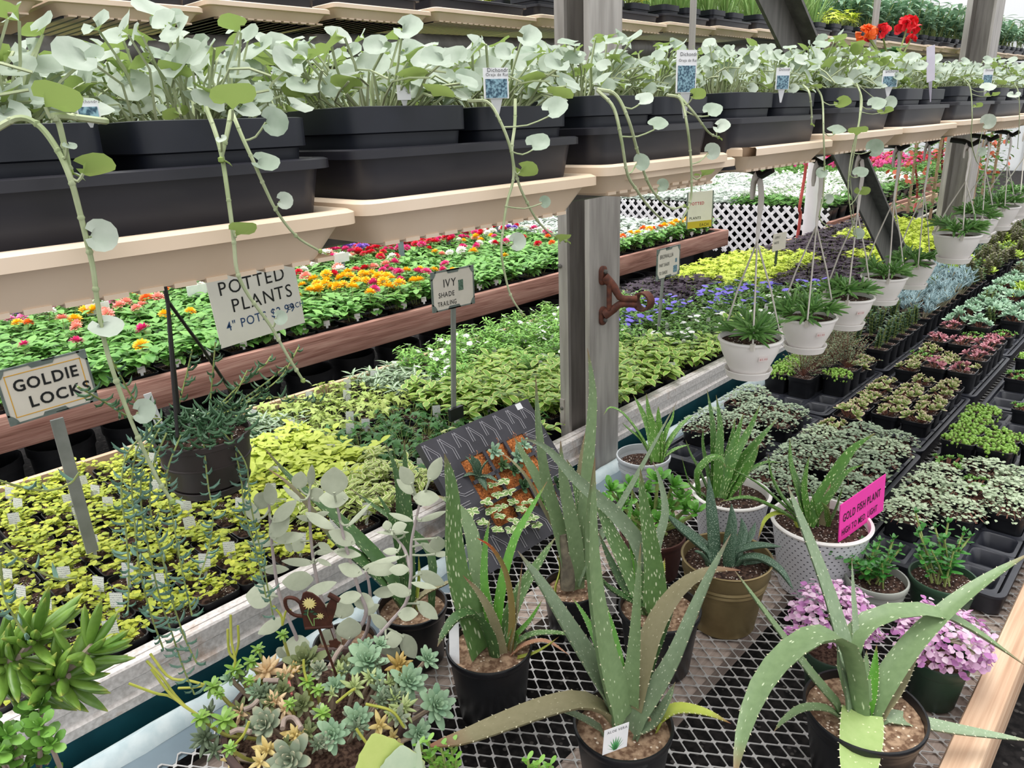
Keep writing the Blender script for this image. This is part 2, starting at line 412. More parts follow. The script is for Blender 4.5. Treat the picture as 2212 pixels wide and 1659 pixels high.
# ------------------------------------------------------------------ near bench with expanded metal top
BZ = 0.60
t = thing('plant_bench', 'near bench with diamond mesh top, pine front rail and pale blue back edge', 'bench', (1.0, 0.7, 0.0))
MESHM = pmat('galvanised_mesh', 'a4a2a0', 'bcbab8', 30, 0.45, 0.2)
b = MB(); sx, sy = 0.0175, 0.0115; x0, x1, y0, y1 = -0.2, 4.2, 0.125, 1.20; ny = int((y1 - y0) / (2 * sy)); nx = int((x1 - x0) / (2 * sx))
hw, hz = 0.0021, 0.0012
for k in range(ny * 1):
    yc = y0 + (k + 0.5) * 2 * sy; vs = []; fs = []
    # a zigzag strand: knuckle, slope, knuckle, slope; neighbours touch at the knuckles
    cx = x0; up = 1 if k % 2 else -1; path = []
    while cx < x1:
        yy = yc + (sy - hw) * up; path += [(cx, yy), (cx + sx * 0.35, yy)]; cx += sx; up = -up
    for (px_, py_) in path:
        vs += [(px_, py_ - hw, BZ - hz), (px_, py_ + hw, BZ - hz), (px_, py_ + hw, BZ + hz * .3), (px_, py_ - hw, BZ + hz * .3)]
    for i in range(len(path) - 1):
        for j in range(4): q = (j + 1) % 4; fs.append((4 * i + j, 4 * i + q, 4 * i + 4 + q, 4 * i + 4 + j))
    b.add(vs, fs)
b.build('mesh_top', MESHM, t, smooth=None)
b = MB(); b.rrect([(4.85, .0235, .004, 0.52), (4.85, .0265, .006, 0.526), (4.85, .0265, .006, 0.644), (4.85, .0235, .004, 0.65)], (4.35, 0.1265, 0), cap0=True, cap1=True)
b.build('front_rail', PINE, t)
for yj in (0.188, 0.605, 0.98): b = MB(); b.slab((-0.4, yj - .045), (9.2, yj + .045), 0.555, 0.594); b.build('joist', OLDWOOD, t, smooth=None)
for xl in (0.35, 3.0, 5.6, 8.2):
    for yl in (0.19, 1.15): b = MB(); b.slab((xl - .04, yl - .04), (xl + .04, yl + .04), 0, 0.555); b.build('leg', OLDWOOD, t, smooth=None)
SHEETB = pmat('blue_grey_sheet', '5c6b74', '72818a', 5, 0.6)
FOAM = pmat('pale_blue_foam', 'd0dcde', 'bccdd1', 40, 0.8, bump=0.4)
b = MB(); b.grid([[(x, 1.17, 0.596), (x, 1.235, 0.594), (x, 1.262, 0.590), (x, 1.268, 0.54)] for x in (-0.4, 9.2)][::-1]); b.build('edge_sheet', SHEETB, t, smooth=None)
b = MB(); rr = random.Random(3); rows = []
for i in range(320):
    x = -0.4 + i * 0.03; j = rr.uniform(-.004, .004); h = 0.006 * max(0, sin(x * 3.1) + sin(x * 7.7)) + rr.uniform(0, .006) * (1 if x < 3.2 else .4)
    rows.append([(x, 1.236 + j, 0.594), (x, 1.243 + j * .6, 0.607 + h * .5), (x, 1.258 + j, 0.613 + h), (x, 1.274, 0.611 + h * .6), (x, 1.284, 0.60), (x, 1.284, 0.57)])
b.grid(rows[::-1]); b.build('foam_edge', FOAM, t)

# ------------------------------------------------------------------ middle bench
MZ = 0.645
t = thing('plant_bench', 'middle bench with weathered aluminium rim and teal board below it', 'bench', (1.0, 1.85, 0.0))
b = MB(); prof = [(1.330, .628), (1.322, .632), (1.322, .652), (1.330, .658), (1.330, .684), (1.324, .690), (1.324, .717), (1.327, .721), (1.341, .721), (1.341, .717), (1.344, .717), (1.344, .721), (1.366, .721), (1.370, .717), (1.370, .628)]
b.grid([[(x, y, z) for y, z in prof] for x in (-0.6, 9.5)], closed=True, cap0=True, cap1=True); b.build('rim', RALU, t, smooth=None)
TEAL = pmat('teal_painted_board', '12454f', '1a5560', 12, 0.45)
b = MB(); b.slab((-0.6, 1.338), (9.5, 1.366), 0.47, 0.628); b.build('fascia_board', TEAL, t, smooth=None)
b = MB(); b.slab((-0.6, 1.372), (9.5, 2.335), 0.618, MZ); b.build('deck', BLACK, t, smooth=None)
b = MB(); b.rrect([(5.05, .010, .003, 0.60), (5.05, .011, .004, .604), (5.05, .011, .004, .742), (5.05, .010, .003, .745)], (4.45, 2.349, 0), cap0=True, cap1=True); b.build('back_lip', PINE, t)
for xl in (0.2, 3.0, 6.0, 9.0):
    for yl in (1.45, 2.25): b = MB(); b.slab((xl - .04, yl - .04), (xl + .04, yl + .04), 0, 0.618); b.build('leg', OLDWOOD, t, smooth=None)

# ------------------------------------------------------------------ far flower bench
FZ = 0.655
t = thing('plant_bench', 'far flower bench with weathered redwood front beam and black pots under it', 'bench', (2.5, 3.7, 0.0))
b = MB(); b.rrect([(3.19, .018, .003, 0.612), (3.19, .021, .006, .618), (3.19, .021, .006, .736), (3.19, .018, .003, .742)], (2.69, 3.021, 0), cap0=True, cap1=True); b.build('front_beam', REDWOOD, t)
b = MB(); b.slab((-0.5, 3.043), (5.86, 4.75), 0.62, FZ); b.build('deck', BLACK, t, smooth=None)
b = MB(); b.slab((-0.5, 4.75), (5.88, 4.79), 0.612, 0.742); b.build('back_beam', REDWOOD, t, smooth=None)
b = MB(); b.slab((5.84, 3.043), (5.88, 4.75), 0.612, 0.742); b.build('end_beam', REDWOODY, t, smooth=None)
for xl in (0.2, 2.9, 5.7):
    for yl in (3.15, 4.6): b = MB(); b.slab((xl - .045, yl - .045), (xl + .045, yl + .045), 0, 0.62); b.build('leg', BLACK, t, smooth=None)
# nursery pots stored on the floor under that bench
mb = MB(); mb.lathe([(0.095, 0), (0.125, 0.42), (0.132, 0.42), (0.132, 0.46), (0.126, 0.46), (0.12, 0.42), (0.09, 0.01)], n=20, cap0=True, cap1=True)
tall = mb.mesh('storage_pot', pmat('grey_black_storage_plastic', '24262b', '303238', 12, 0.5))
for i, x in enumerate([-0.1 + 0.3 * k for k in range(19)]):
    o = obj('storage_pot', tall); o.location = (x + U(-.02, .02), 3.42 + U(-.04, .04), 0.0)
    tag(o, 'empty tall black nursery pot stored under the redwood beam, %s from the left' % ordn(i), 'pot', 'empty pots under the flower bench')

# ------------------------------------------------------------------ lattice bench and geranium benches, further right
LAT = pmat('white_lattice_plastic', 'f0eef0', 'e7e5e8', 6, 0.5)
t = thing('plant_bench', 'far bench of white flowers behind a white diamond lattice skirt', 'bench', (6.6, 3.6, 0.0))
b = MB(); X = 6.52; W2 = 0.013
za, zb = 0.44, 0.875; ya, yb = 2.42, 5.3; pitch = 0.068
def clipline(c, s):
    y0_, y1_ = ya, yb; z0_, z1_ = (c + s * ya), (c + s * yb); a, d = V((X, ya, z0_)), V((0, yb - ya, z1_ - z0_)); lo, hi = 0.0, 1.0
    for lim, sg in ((za, 1), (zb, -1)):
        v0, dv = (a.z - lim) * sg, d.z * sg
        if dv > 0: lo = max(lo, -v0 / dv)
        elif dv < 0: hi = min(hi, -v0 / dv)
    return (a + d * lo, a + d * hi) if hi > lo + 1e-4 else None
for s_, xo in ((1, 0.0), (-1, 0.006)):
    c = -8.0
    while c < 9:
        r = clipline(c, s_)
        if r: b.beam(r[0] + V((xo, 0, 0)), r[1] + V((xo, 0, 0)), 0.005, 2 * W2, V((0, -s_, 1)).normalized())
        c += pitch * sqrt(2)
b.build('lattice_skirt', LAT, t, smooth=None)
b = MB(); b.slab((6.60, 2.45), (9.6, 5.3), 0.70, 0.74); b.build('deck', BLACK, t, smooth=None)
b = MB(); b.slab((6.54, 2.40), (9.6, 2.44), 0.56, 0.76); b.build('front_beam', REDWOOD, t, smooth=None)
b = MB(); b.slab((9.6, 2.44), (9.64, 5.3), 0.64, 0.86); b.build('end_beam', REDWOODY, t, smooth=None)
b = MB(); b.slab((6.7, 2.55), (9.5, 5.2), 0.0, 0.44); b.build('under_shade_cloth', BLACK, t, smooth=None)
t = thing('plant_bench', 'far bench of pink geraniums with stepped redwood edge boards', 'bench', (11.3, 3.2, 0.0))
b = MB(); b.slab((9.66, 2.72), (12.4, 2.76), 0.62, 0.76); b.build('edge_board', REDWOOD, t, smooth=None)
b = MB(); b.slab((9.66, 2.44), (9.70, 2.72), 0.66, 0.90); b.build('edge_board', REDWOODY, t, smooth=None)
b = MB(); b.slab((9.70, 2.76), (12.4, 5.4), 0.66, 0.70); b.build('deck', BLACK, t, smooth=None)
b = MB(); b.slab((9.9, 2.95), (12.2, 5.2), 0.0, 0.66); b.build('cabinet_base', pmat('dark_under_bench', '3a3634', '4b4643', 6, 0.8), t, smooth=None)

# ------------------------------------------------------------------ posts, brace, rods
def cpost(name, label, x, y, w, dp, top, cat='post'):
    """steel channel post, its open side towards -x"""
    t = thing(name, label, cat, (x + w / 2, y + dp / 2, 0))
    b = MB(); th = 0.012; lip = 0.034
    pr = [(x, y), (x + w, y), (x + w, y + dp), (x, y + dp), (x, y + dp - lip), (x + th, y + dp - lip), (x + th, y + dp - th), (x + w - th, y + dp - th), (x + w - th, y + th), (x + th, y + th), (x + th, y + .016), (x, y + .016)]
    b.grid([[(px_, py_, z) for px_, py_ in pr] for z in (0.0, top)], closed=True, cap0=True, cap1=True); b.build('channel', STEEL, t, smooth=None)
    return t
post = cpost('support_post', 'grey galvanised channel post with rusty double bracket, rising in the middle of the benches', 1.687, 1.285, 0.150, 0.115, 2.9)
b = MB()
for (py_, z) in ((1.392, 0.80), (1.392, 1.25)): b.lathe([(0.0065, 0), (0.0065, .006), (0.003, .008)], (1.687, py_, z), 6, 0, Matrix.Rotation(-pi / 2, 3, 'Y'), cap1=True)
b.build('bolt', STEELD, post)
b = MB(); b.slab((1.683, 1.384), (1.687, 1.400), 0.74, 0.83); b.build('splice_plate', ALU, post, smooth=None)
# rusty bracket on the right face of the post: two arms to one ring
br = thing('pipe_bracket', 'rusty two-armed iron bracket with a ring, bolted to the post', 'bracket', (1.76, 1.285, 1.2))
up_ = aty(1302, 595, 1.283); lo_ = aty(1302, 682, 1.283); rc = aty(1390, 651, 1.19)
for c in (up_, lo_):
    b = MB(); b.rrect([(.017, .028, .015, 0), (.017, .028, .015, .006), (.013, .024, .012, .009)], (c.x, 1.285, c.z), M=Matrix.Rotation(pi / 2, 3, 'X'), cap0=True, cap1=True, nc=5); fl_ = b.build('flange', RUST, br)
    b = MB(); b.lathe([(.007, 0), (.007, .006), (.004, .008)], (c.x, 1.276, c.z + (.012 if c is up_ else -.012)), 6, 0, Matrix.Rotation(pi / 2, 3, 'X'), cap1=True); b.build('bolt', STEELD, fl_)
for c, dz in ((up_, -.004), (lo_, .004)):
    b = MB(); st = V((c.x, 1.278, c.z + dz)); b.tube(spline([st, V((c.x + .015, 1.255, c.z + dz * 2 + (rc.z - c.z) * .3)), rc + V((-.05, .045, .014 if c is up_ else -.004)), rc + V((-.018, .012, .01 if c is up_ else -.008))], 8), [.016, .0145, .013, .012, .011, .011, .0105, .010, .010], 10); b.build('arm', RUST, br)
b = MB(); sadd = V((up_.x + .004, 1.262, 0)); b.tube([sadd + V((0, 0, up_.z - .02)), sadd + V((0, 0, lo_.z + .02))], .008, 8); b.build('web', RUST, br)
Mx = Matrix.Rotation(pi / 2, 3, 'Y')
b = MB(); pr = [(.029, -.016), (.029, .016), (.0235, .016), (.0235, -.016)]; b.lathe(pr + [pr[0]], rc, 24, 0, Mx); b.build('ring', RUST, br)
p2 = cpost('support_post', 'second grey channel post, far right behind the hanging baskets', 5.93, 1.285, 0.22, 0.17, 3.2)
# diagonal brace and hanger rods
b = MB(); A_ = aty(1655, -20, 1.30); B_ = aty(1925, 560, 1.30); dr = (B_ - A_).normalized()
br_ = thing('diagonal_brace', 'dark grey diagonal steel angle brace crossing behind the long plant shelf', 'brace', (A_ + B_) / 2)
sd_ = V((0, -1, 0)).cross(dr).normalized()
for nm, o0, w_, h_ in (('web', V((0, 0, 0)), 0.13, 0.012), ('flange', sd_ * 0.066 + V((0, -.03, 0)), 0.012, 0.07)):
    b = MB(); b.beam(A_ - dr * .3 + o0, B_ + dr * .1 + o0, w_, h_, V((0, -1, 0))); b.build(nm, STEELD, br_, smooth=None)
for (pa, pb, y_, lab) in (((1496, -30), (1494, 110), 0.93, 'thin grey hanger rod above the middle of the long shelf'), ((1893, -30), (1884, 105), 0.95, 'thin grey hanger rod beside the red flower')):
    a_, b_ = aty(pa[0], pa[1], y_), aty(pb[0], pb[1], y_); a_.x = b_.x; 
    o = MB().tube([(b_.x, y_, 1.575), (b_.x, y_, 2.6)], 0.0075 if y_ < .94 else 0.011, 8).build('hanger_rod', STEEL); tag(o, lab, 'rod')
# ------------------------------------------------------------------ leaf shapes and foliage meshes
OVAL = [0.12, 0.62, 0.95, 0.98, 0.66, 0.0]
OBT = [.4, .7, .95, 1, .97, .80, .36]
OVAL4 = [0.15, 0.9, 0.85, 0.0]
LANCE = [0.2, 0.7, 0.9, 0.72, 0.4, 0.0]
HEART = [0.25, 1.0, 0.92, 0.6, 0.28, 0.0]
PETAL = [0.35, 0.9, 1.0, 0.55]
STRAP = [0.6, 0.85, 1.0, 0.95, 0.7, 0.35, 0.0]
FING = [0.45, 0.85, 1.0, 0.95, 0.7, 0.15]
def round_leaf(mb, c, nrm, fw, r, cup=0.35, mi=0, na=11, kid=0.25):
    """kidney leaf: a shallow funnel from the stalk at its notch"""
    nrm = V(nrm).normalized(); fw = V(fw); fw = (fw - nrm * fw.dot(nrm)); fw = fw.normalized() if fw.length > 1e-5 else nrm.orthogonal().normalized()
    sd = nrm.cross(fw); vs = [V(c)]; uvs = [(0.5, 0.0)]; fs = []
    w0 = random.uniform(0, 6)
    for q, rr in ((0, 0.5), (1, 1.0)):
        for i in range(na):
            a = radians(-158 + 316 * i / (na - 1)); ro = rr * r * (1 - kid * max(0, -cos(a)) ** 2)
            z = cup * r * (0.75 if q == 0 else 1.0) + (0.08 * r * sin(3 * a + w0) if q else 0)
            vs.append(V(c) + fw * (ro * cos(a) + 0.42 * r) * 1.0 + sd * ro * sin(a) + nrm * z)
            uvs.append((0.5 + 0.5 * rr, rr))
    for i in range(na - 1):
        fs += [(0, 1 + i, 2 + i), (1 + i, 1 + na + i, 2 + na + i, 2 + i)]
    mb.add(vs, fs, mi, uvs)
def lobed(mb, c, d, up, L, lobes, mi=0, droop=0.25):
    """lobed leaf fan (ivy, geranium, sweet potato): lobes = (angle deg, length factor)"""
    d = V(d).normalized(); up = V(up); up = (up - d * up.dot(d)); up = up.normalized() if up.length > 1e-5 else d.orthogonal().normalized()
    sd = d.cross(up); vs = [V(c)]; uvs = [(0.5, 0.0)]
    def P(a, r):
        a = radians(a); return V(c) + (d * cos(a) + sd * sin(a)) * (r * L) - up * (droop * r * r * L) + up * abs(sin(a)) * r * L * 0.12
    a0 = lobes[0][0]; pts = []
    for i, (a, f) in enumerate(lobes):
        pts.append((a, f))
        if i < len(lobes) - 1: pts.append(((a + lobes[i + 1][0]) / 2, min(f, lobes[i + 1][1]) * 0.62))
    for a, f in pts: vs.append(P(a, f)); uvs.append((0.5 + 0.5 * f, f))
    for a, f in pts: vs.append(P(a * .96, f * 0.5)); uvs.append((0.5 + .25 * f, f * .5))
    n = len(pts); fs = []
    for i in range(n - 1): fs += [(0, 1 + n + i, 2 + n + i), (1 + n + i, 1 + i, 2 + i, 2 + n + i)]
    mb.add(vs, fs, mi, uvs)
IVY = [(-140, .55), (-75, .75), (0, 1.1), (75, .75), (140, .55)]
SPUD = [(-130, .7), (-70, .75), (-28, .55), (0, 1.15), (28, .55), (70, .75), (130, .7)]
GER = [(-150, .8), (-105, .9), (-60, .95), (-20, 1.0), (20, 1.0), (60, .95), (105, .9), (150, .8)]
def flower5(mb, c, nrm, r, mi, n=5, cup=0.15):
    nrm = V(nrm).normalized(); o = nrm.orthogonal().normalized()
    for k in range(n):
        a = 2 * pi * k / n + .3; d = o * cos(a) + nrm.cross(o) * sin(a)
        mb.flat(c, d + nrm * cup, nrm, r, r * 1.0, PETAL, .5, 0, 0, mi, nj=1)
def pompon(mb, c, r, mi, n=26, flat_=0.75):
    for k in range(n):
        a = k * 2.39996; e = radians(88 - 75 * sqrt(k / n)); d = rdir(a, e)
        mb.flat(V(c) + V((d.x * r * .45, d.y * r * .45, d.z * r * .45 * flat_)), d + V((0, 0, -.15)), V((0, 0, 1)) if e < 1.2 else V((1, 0, 0)), r * .6, r * .5, [.5, 1, .8, .3], .5, .1, 0, mi, nj=1)

SILVER = leafm('silver_dichondra_leaf', '8d9f8a', 'c4cdc0', under='9ab262', rough=0.6, transl=0.28)
SSTEM = pmat('silver_green_stem', 'adb592', '8f9c72', 50, 0.7)
def dichondra(seed, n=66, spread=.056, zmin=.004, zmax=.064):
    random.seed(seed); mb = MB()
    for i in range(n):
        a = U(0, 2 * pi); q = sqrt(U(0, 1)); base = V((cos(a) * q * spread * .7, sin(a) * q * spread * .7, -.004))
        h = (zmin + (zmax - zmin) * U(0, 1) ** 1.35) * (1.0 - .2 * q); p = V((cos(a) * q * spread * 1.25 + U(-.012, .012), sin(a) * q * spread * 1.25 + U(-.012, .012), h))
        mid = base.lerp(p, .5) + V((U(-.006, .006), U(-.006, .006), .008)); mb.tube([base, mid, p], .0010, 4, 1)
        nr = V((U(-.7, .7) - .26, U(-.7, .7) - .30, U(.45, 1))); round_leaf(mb, p, nr, rdir(U(0, 6.3), 0), U(.0078, .0138), U(.28, .65))
    for i in range(16):     # runners and fine stalks
        a = U(0, 6.3); mb.tube(spline([V((cos(a) * .02, sin(a) * .02, -.004)), V((cos(a) * .05, sin(a) * .05, U(.005, .03))), V((cos(a + .3) * .068, sin(a + .3) * .068, U(.0, .03)))], 4), .0009, 4, 1)
    return mb.mesh('silver_foliage', [SILVER, SSTEM])
DICH = [dichondra(11 + i) for i in range(5)]

# ------------------------------------------------------------------ the long shelf of cream trays
def cream_tray(x0, x1, y0, dpt, z, label, nick=None, group=None, name='drip_tray', mat=None, wall=0.028):
    hx, hy = (x1 - x0) / 2, dpt / 2; c = V((x0 + hx, y0 + hy, z))
    t = thing(name, label, 'tray', c + V((0, 0, -wall)), group)
    b = MB(); pr = [(hx - .006, -.011), (hx, -.010), (hx, -.002), (hx - .003, 0), (hx - .010, 0), (hx - .013, -.003), (hx - .024, -wall + .002)]
    outer = [(hx - .022, -wall), (hx - .009, -.011)]
    b.rrect([(h, h - hx + hy, .012, zz) for h, zz in outer + pr], c, cap0=False, cap1=True)
    if nick:
        keep = []; 
        for f in b.f:
            m = sum((V(b.v[i]) for i in f), V()) / len(f)
            keep.append(not (len(f) == 4 and m.x < x0 + .012 and m.y < y0 + .04))
        b.f = [f for f, k in zip(b.f, keep) if k]; b.m = [0] * len(b.f)
    bs_ = b.build('basin', mat or CREAM, t)
    b = MB(); xx = x0 + .03
    while xx < x1 - .024:
        b.slab((xx, y0 + .0205), (xx + .014, y0 + dpt - .0205), z - wall - .002, z - wall + .001); xx += .0205
    b.build('bottom_ribs', mat or CREAM, bs_, smooth=None)
    return t
def black_tray(x0, x1, y0, dpt, z, label, hgt=.062, mat=None, group=None):
    hx, hy = (x1 - x0) / 2, dpt / 2; c = V((x0 + hx, y0 + hy, z)); b = MB(); t = .014
    b.rrect([(h, h - hx + hy, .018, zz) for h, zz in ((hx - t, -hgt), (hx - .006, -.007), (hx, -.007), (hx, -.001), (hx - .002, 0), (hx - .007, 0), (hx - .009, -.003), (hx - t - .003, -hgt + .003))], c, cap0=True, cap1=True)
    o = b.build('plant_tray', mat or TRAYBLK); o.location = (0, 0, 0); return tag(o, label, 'tray', group)
def sq_pot_mesh(half, h, mats=None, lip=.018, name='pot'):
    b = MB(); hf = half; b.rrect([(hf * .80, hf * .80, .010, -h), (hf - .004, hf - .004, .014, -lip - .001), (hf - .0005, hf - .0005, .015, -lip), (hf, hf, .016, 0), (hf - .0025, hf - .0025, .015, .0005), (hf - .005, hf - .005, .014, -.012), (hf * .9 - .004, hf * .9 - .004, .012, -.035)], cap0=True)
    me = b.mesh(name, mats or POTBLK); 
    s = MB(); s.rrect([(hf - .004, hf - .004, .012, -.012), (hf * .4, hf * .4, .01, -.008)], cap1=True); return me, s.mesh('soil', PERL)
POT_L, SOIL_L = sq_pot_mesh(.0585, .088)
SHZ = [(0, 1.594), (.32, 1.599), (.6, 1.606), (.85, 1.609), (1.15, 1.616), (1.44, 1.620), (1.75, 1.622), (2.1, 1.624), (4, 1.63)]
shelf = thing('hanging_shelf', 'long hanging shelf of steel bars under the cream trays', 'shelf', (1.7, .7, 1.56))
for yb in (.64, .90):
    b = MB()
    pts = [(x, yb, interp(SHZ, x) - .0485) for x in (-.5, .0, .32, .6, .85, 1.15, 1.44, 1.75, 2.1, 3.4, 4.2)]
    b.tube(pts, .0115, 8); b.build('support_bar', STEELD, shelf)
for xb in (-.2, 1.0, 2.2, 3.4): b = MB(); b.beam((xb, .66, interp(SHZ, xb) - .066), (xb, .95, interp(SHZ, xb) - .066), .02, .012); b.build('cross_bar', STEELD, shelf, smooth=None)
EDGES = [-.275, .03, .316, .598, .850, 1.152, 1.438, 1.740, 2.08, 2.42, 2.76, 3.10]
FRY = [(0, .440), (.6, .440), (.85, .432), (1.15, .424), (1.44, .414), (1.75, .405), (2.1, .40), (4, .40)]
CTAG = []
pots_in_view = {}
DEP = .53
for k, (xa, xb) in enumerate(zip(EDGES, EDGES[1:])):
    if k == 0: continue      # wholly outside the frame
    yf = interp(FRY, (xa + xb) / 2); z = interp(SHZ, (xa + xb) / 2) + (.002 if k % 2 else 0); gap = .036 if k == 4 else .003
    no = ordn(k - 1) if k else None
    if k == 0: lab = 'cream drip tray at the very start of the long shelf, beyond the left edge'
    elif k == 4: lab = 'cream drip tray on the long shelf with its front left corner broken off'
    else: lab = 'cream drip tray of the long shelf, %s from the left' % no
    cream_tray(xa + gap, xb - .001, yf, DEP, z, lab, nick=(k == 4), wall=.034 if k <= 2 else .029, group='cream drip trays on the long shelf')
    if k == 3:
        cream_tray(xa + .05, xb + .031, yf + .006, DEP - .02, z - .007, 'torn cream drip tray nested under its neighbour beside the broken tray corner', group='cream drip trays on the long shelf')
    o = black_tray(xa + gap * .3 + .010, xb - .004, yf + .016, DEP - .03, z + .035, 'black plant tray in the cream tray %s from left of the long shelf' % no, group='black plant trays on the long shelf')
    w = (xb - xa - gap * .3 - .020) / 2
    for r in range(4):
        for c in range(2):
            random.seed(k * 31 + r * 7 + c)
            cx = xa + gap * .3 + .012 + w * (c + .5); cy = yf + .083 + r * .121; pz = z + .062 + U(-.001, .002)
            lab = 'silver trailing plant, %s %s pot in tray %s from left of long shelf' % (['front', 'second row', 'third row', 'back'][r], ['left', 'right'][c], no)
            t = thing('potted_silver_trailing_plant', lab, 'potted plant', (cx, cy, pz - .09), 'silver trailing plants on the long shelf')
            for nm, me in (('pot', POT_L), ('soil', SOIL_L), ('foliage', DICH[(k * 3 + r * 2 + c * 5) % 5])):
                q = obj(nm, me, t); q.location = (0, 0, .09)
                if nm == 'foliage': q.rotation_euler = (0, 0, U(-.5, .5)); s = U(.92, 1.12); q.scale = (s, s, s * U(.85, 1.05))
            pots_in_view[(k, r, c)] = t

# trailing stems over the front edge, each grown from one of those pots
def trail(key, pts, y0, y1, leaves, rad=.0012, side=()):
    t = pots_in_view[key]; L = [0]
    for a, b_ in zip(pts, pts[1:]): L.append(L[-1] + math.hypot(b_[0] - a[0], b_[1] - a[1]))
    P3 = [aty(p[0], p[1], y0 + (y1 - y0) * min(1, 4 * l / L[-1])) for p, l in zip(pts, L)]
    sp_ = spline(P3, len(pts) * 4); mb = MB(); n = len(sp_)
    mb.tube(sp_, [rad * (1.15 - .5 * i / n) for i in range(n)], 6, 1)
    for i in range(3, n - 1, 5): mb.ball(sp_[i], rad * 1.3, 6, 1)
    for e in sp_[-1:]: mb.ball(e, rad * 1.5, 5, 0); mb.flat(e, (.6, -.3, -.4), (0, 0, 1), rad * 5, rad * 3.5, OVAL4, .3, .4)
    for lf in leaves:
        px, py, wp = lf[:3]; mode = lf[3] if len(lf) > 3 else 'top'
        c = aty(px, py, y1 - .004); r = wp / FPX * depth(c) / 2
        an = min(sp_, key=lambda q: (q - c).length + (.02 if q.z > c.z + .004 else 0))
        tocam = (CAM - c).normalized()
        if mode == 'top': nr = V((0, 0, 1)) + tocam * .75 + V((U(-.3, .3), 0, 0))
        elif mode == 'under': nr = V((0, 0, .9)) - tocam * .55 + V((U(-.3, .3), 0, 0))
        else: nr = tocam + V((U(-.4, .4), 0, .25))
        away = (c - an); fw = V((away.x, away.y, 0)) if V((away.x, away.y, 0)).length > .002 else AX * .7 + V((0, -.4, 0))
        nn = nr.normalized(); ff = fw - nn * fw.dot(nn); ff.normalize()
        root = c - ff * .42 * r - nn * .3 * r
        mb.tube(spline([an, an.lerp(root, .5) + V((0, 0, -.003)), root], 4), rad * .55, 5, 1)
        round_leaf(mb, root, nr, fw, r, .45 if mode != 'face' else .3, na=13)
    mb.build('trailing_stem', [SILVER, SSTEM], t)
random.seed(5)
trail((1, 0, 0), [(-20, 285), (40, 255), (85, 272), (125, 325), (152, 385), (170, 450), (185, 510), (201, 580), (210, 650), (226, 740), (252, 825), (292, 930), (338, 1030), (372, 1083)], .452, .425, [(200, 362, 92, 'under'), (215, 508, 76, 'face'), (228, 706, 74, 'top'), (308, 888, 56, 'face'), (150, 315, 30, 'top')], .0015)
trail((1, 0, 0), [(230, 262), (120, 250), (128, 268), (146, 345), (150, 372)], .452, .43, [(120, 215, 105, 'under')], .0016)
trail((1, 0, 1), [(445, 232), (465, 285), (480, 340), (495, 440), (505, 520), (512, 585), (535, 635), (585, 705), (622, 770), (655, 822)], .452, .425, [(522, 498, 66, 'under'), (604, 686, 34, 'face'), (478, 300, 24, 'top')], .0013)
trail((1, 0, 1), [(500, 240), (490, 290), (478, 345)], .44, .43, [(505, 212, 100, 'under')], .0014)
trail((1, 0, 1), [(500, 240), (525, 300), (548, 350), (572, 405), (600, 460), (642, 512), (692, 543)], .452, .425, [(590, 262, 66, 'face'), (570, 352, 68, 'top'), (613, 433, 40, 'face')], .0012)
trail((2, 0, 1), [(1010, 218), (1055, 222), (1085, 272), (1105, 330), (1109, 385), (1096, 435), (1088, 485), (1083, 545), (1095, 612), (1108, 648), (1130, 680)], .45, .425, [(1197, 236, 64, 'top'), (1160, 311, 58, 'top'), (1135, 368, 56, 'under'), (1116, 522, 42, 'face'), (1176, 436, 28, 'face')], .0012)
trail((2, 0, 1), [(1113, 215), (1112, 270), (1106, 330), (1120, 395), (1140, 440), (1160, 475), (1190, 505), (1222, 520)], .447, .43, [(1215, 515, 40, 'under')], .0013)
trail((3, 0, 0), [(1290, 195), (1325, 232), (1342, 300), (1355, 375), (1375, 410), (1400, 445), (1428, 473)], .443, .42, [(1420, 270, 48, 'top'), (1384, 350, 40, 'face')], .0015)
trail((3, 0, 0), [(1290, 193), (1330, 205), (1358, 260), (1378, 330), (1398, 390), (1420, 425), (1450, 450), (1478, 445)], .443, .42, [(1390, 216, 44, 'top'), (1430, 400, 30, 'face')], .0015)
trail((3, 0, 1), [(1440, 205), (1470, 215), (1484, 270), (1492, 340), (1494, 400), (1490, 440), (1470, 480)], .44, .418, [(1538, 240, 46, 'top'), (1520, 376, 48, 'under'), (1537, 327, 38, 'face'), (1505, 205, 40, 'under')], .0014)
trail((3, 0, 1), [(1465, 205), (1500, 245), (1530, 285), (1552, 297)], .44, .42, [(1557, 274, 42, 'top')], .0013)
trail((4, 0, 1), [(1735, 184), (1748, 200), (1753, 240), (1753, 268)], .44, .415, [], .0013)
trail((4, 0, 1), [(1760, 185), (1776, 215), (1779, 290), (1781, 370), (1777, 430), (1770, 470), (1785, 488)], .44, .412, [(1818, 222, 40, 'under'), (1806, 283, 42, 'top'), (1776, 372, 26, 'face'), (1790, 430, 22, 'face')], .0012)
trail((5, 0, 0), [(1842, 180), (1858, 200), (1856, 260), (1840, 330), (1832, 400), (1838, 460), (1846, 510)], .43, .402, [(1892, 226, 42, 'top'), (1888, 320, 40, 'face'), (1853, 284, 42, 'under'), (1858, 374, 34, 'top'), (1862, 413, 34, 'under')], .0012)
trail((5, 0, 0), [(1850, 180), (1862, 220), (1850, 300), (1836, 380)], .43, .404, [(1912, 240, 34, 'under'), (1922, 222, 30, 'face'), (1854, 505, 26, 'face')], .0011)
trail((6, 0, 1), [(2080, 168), (2096, 190), (2100, 250), (2098, 300), (2108, 345), (2120, 360)], .42, .39, [(2133, 190, 34, 'top'), (2143, 205, 30, 'under'), (2133, 263, 34, 'face'), (2112, 228, 20, 'under'), (2120, 328, 20, 'face')], .0011)
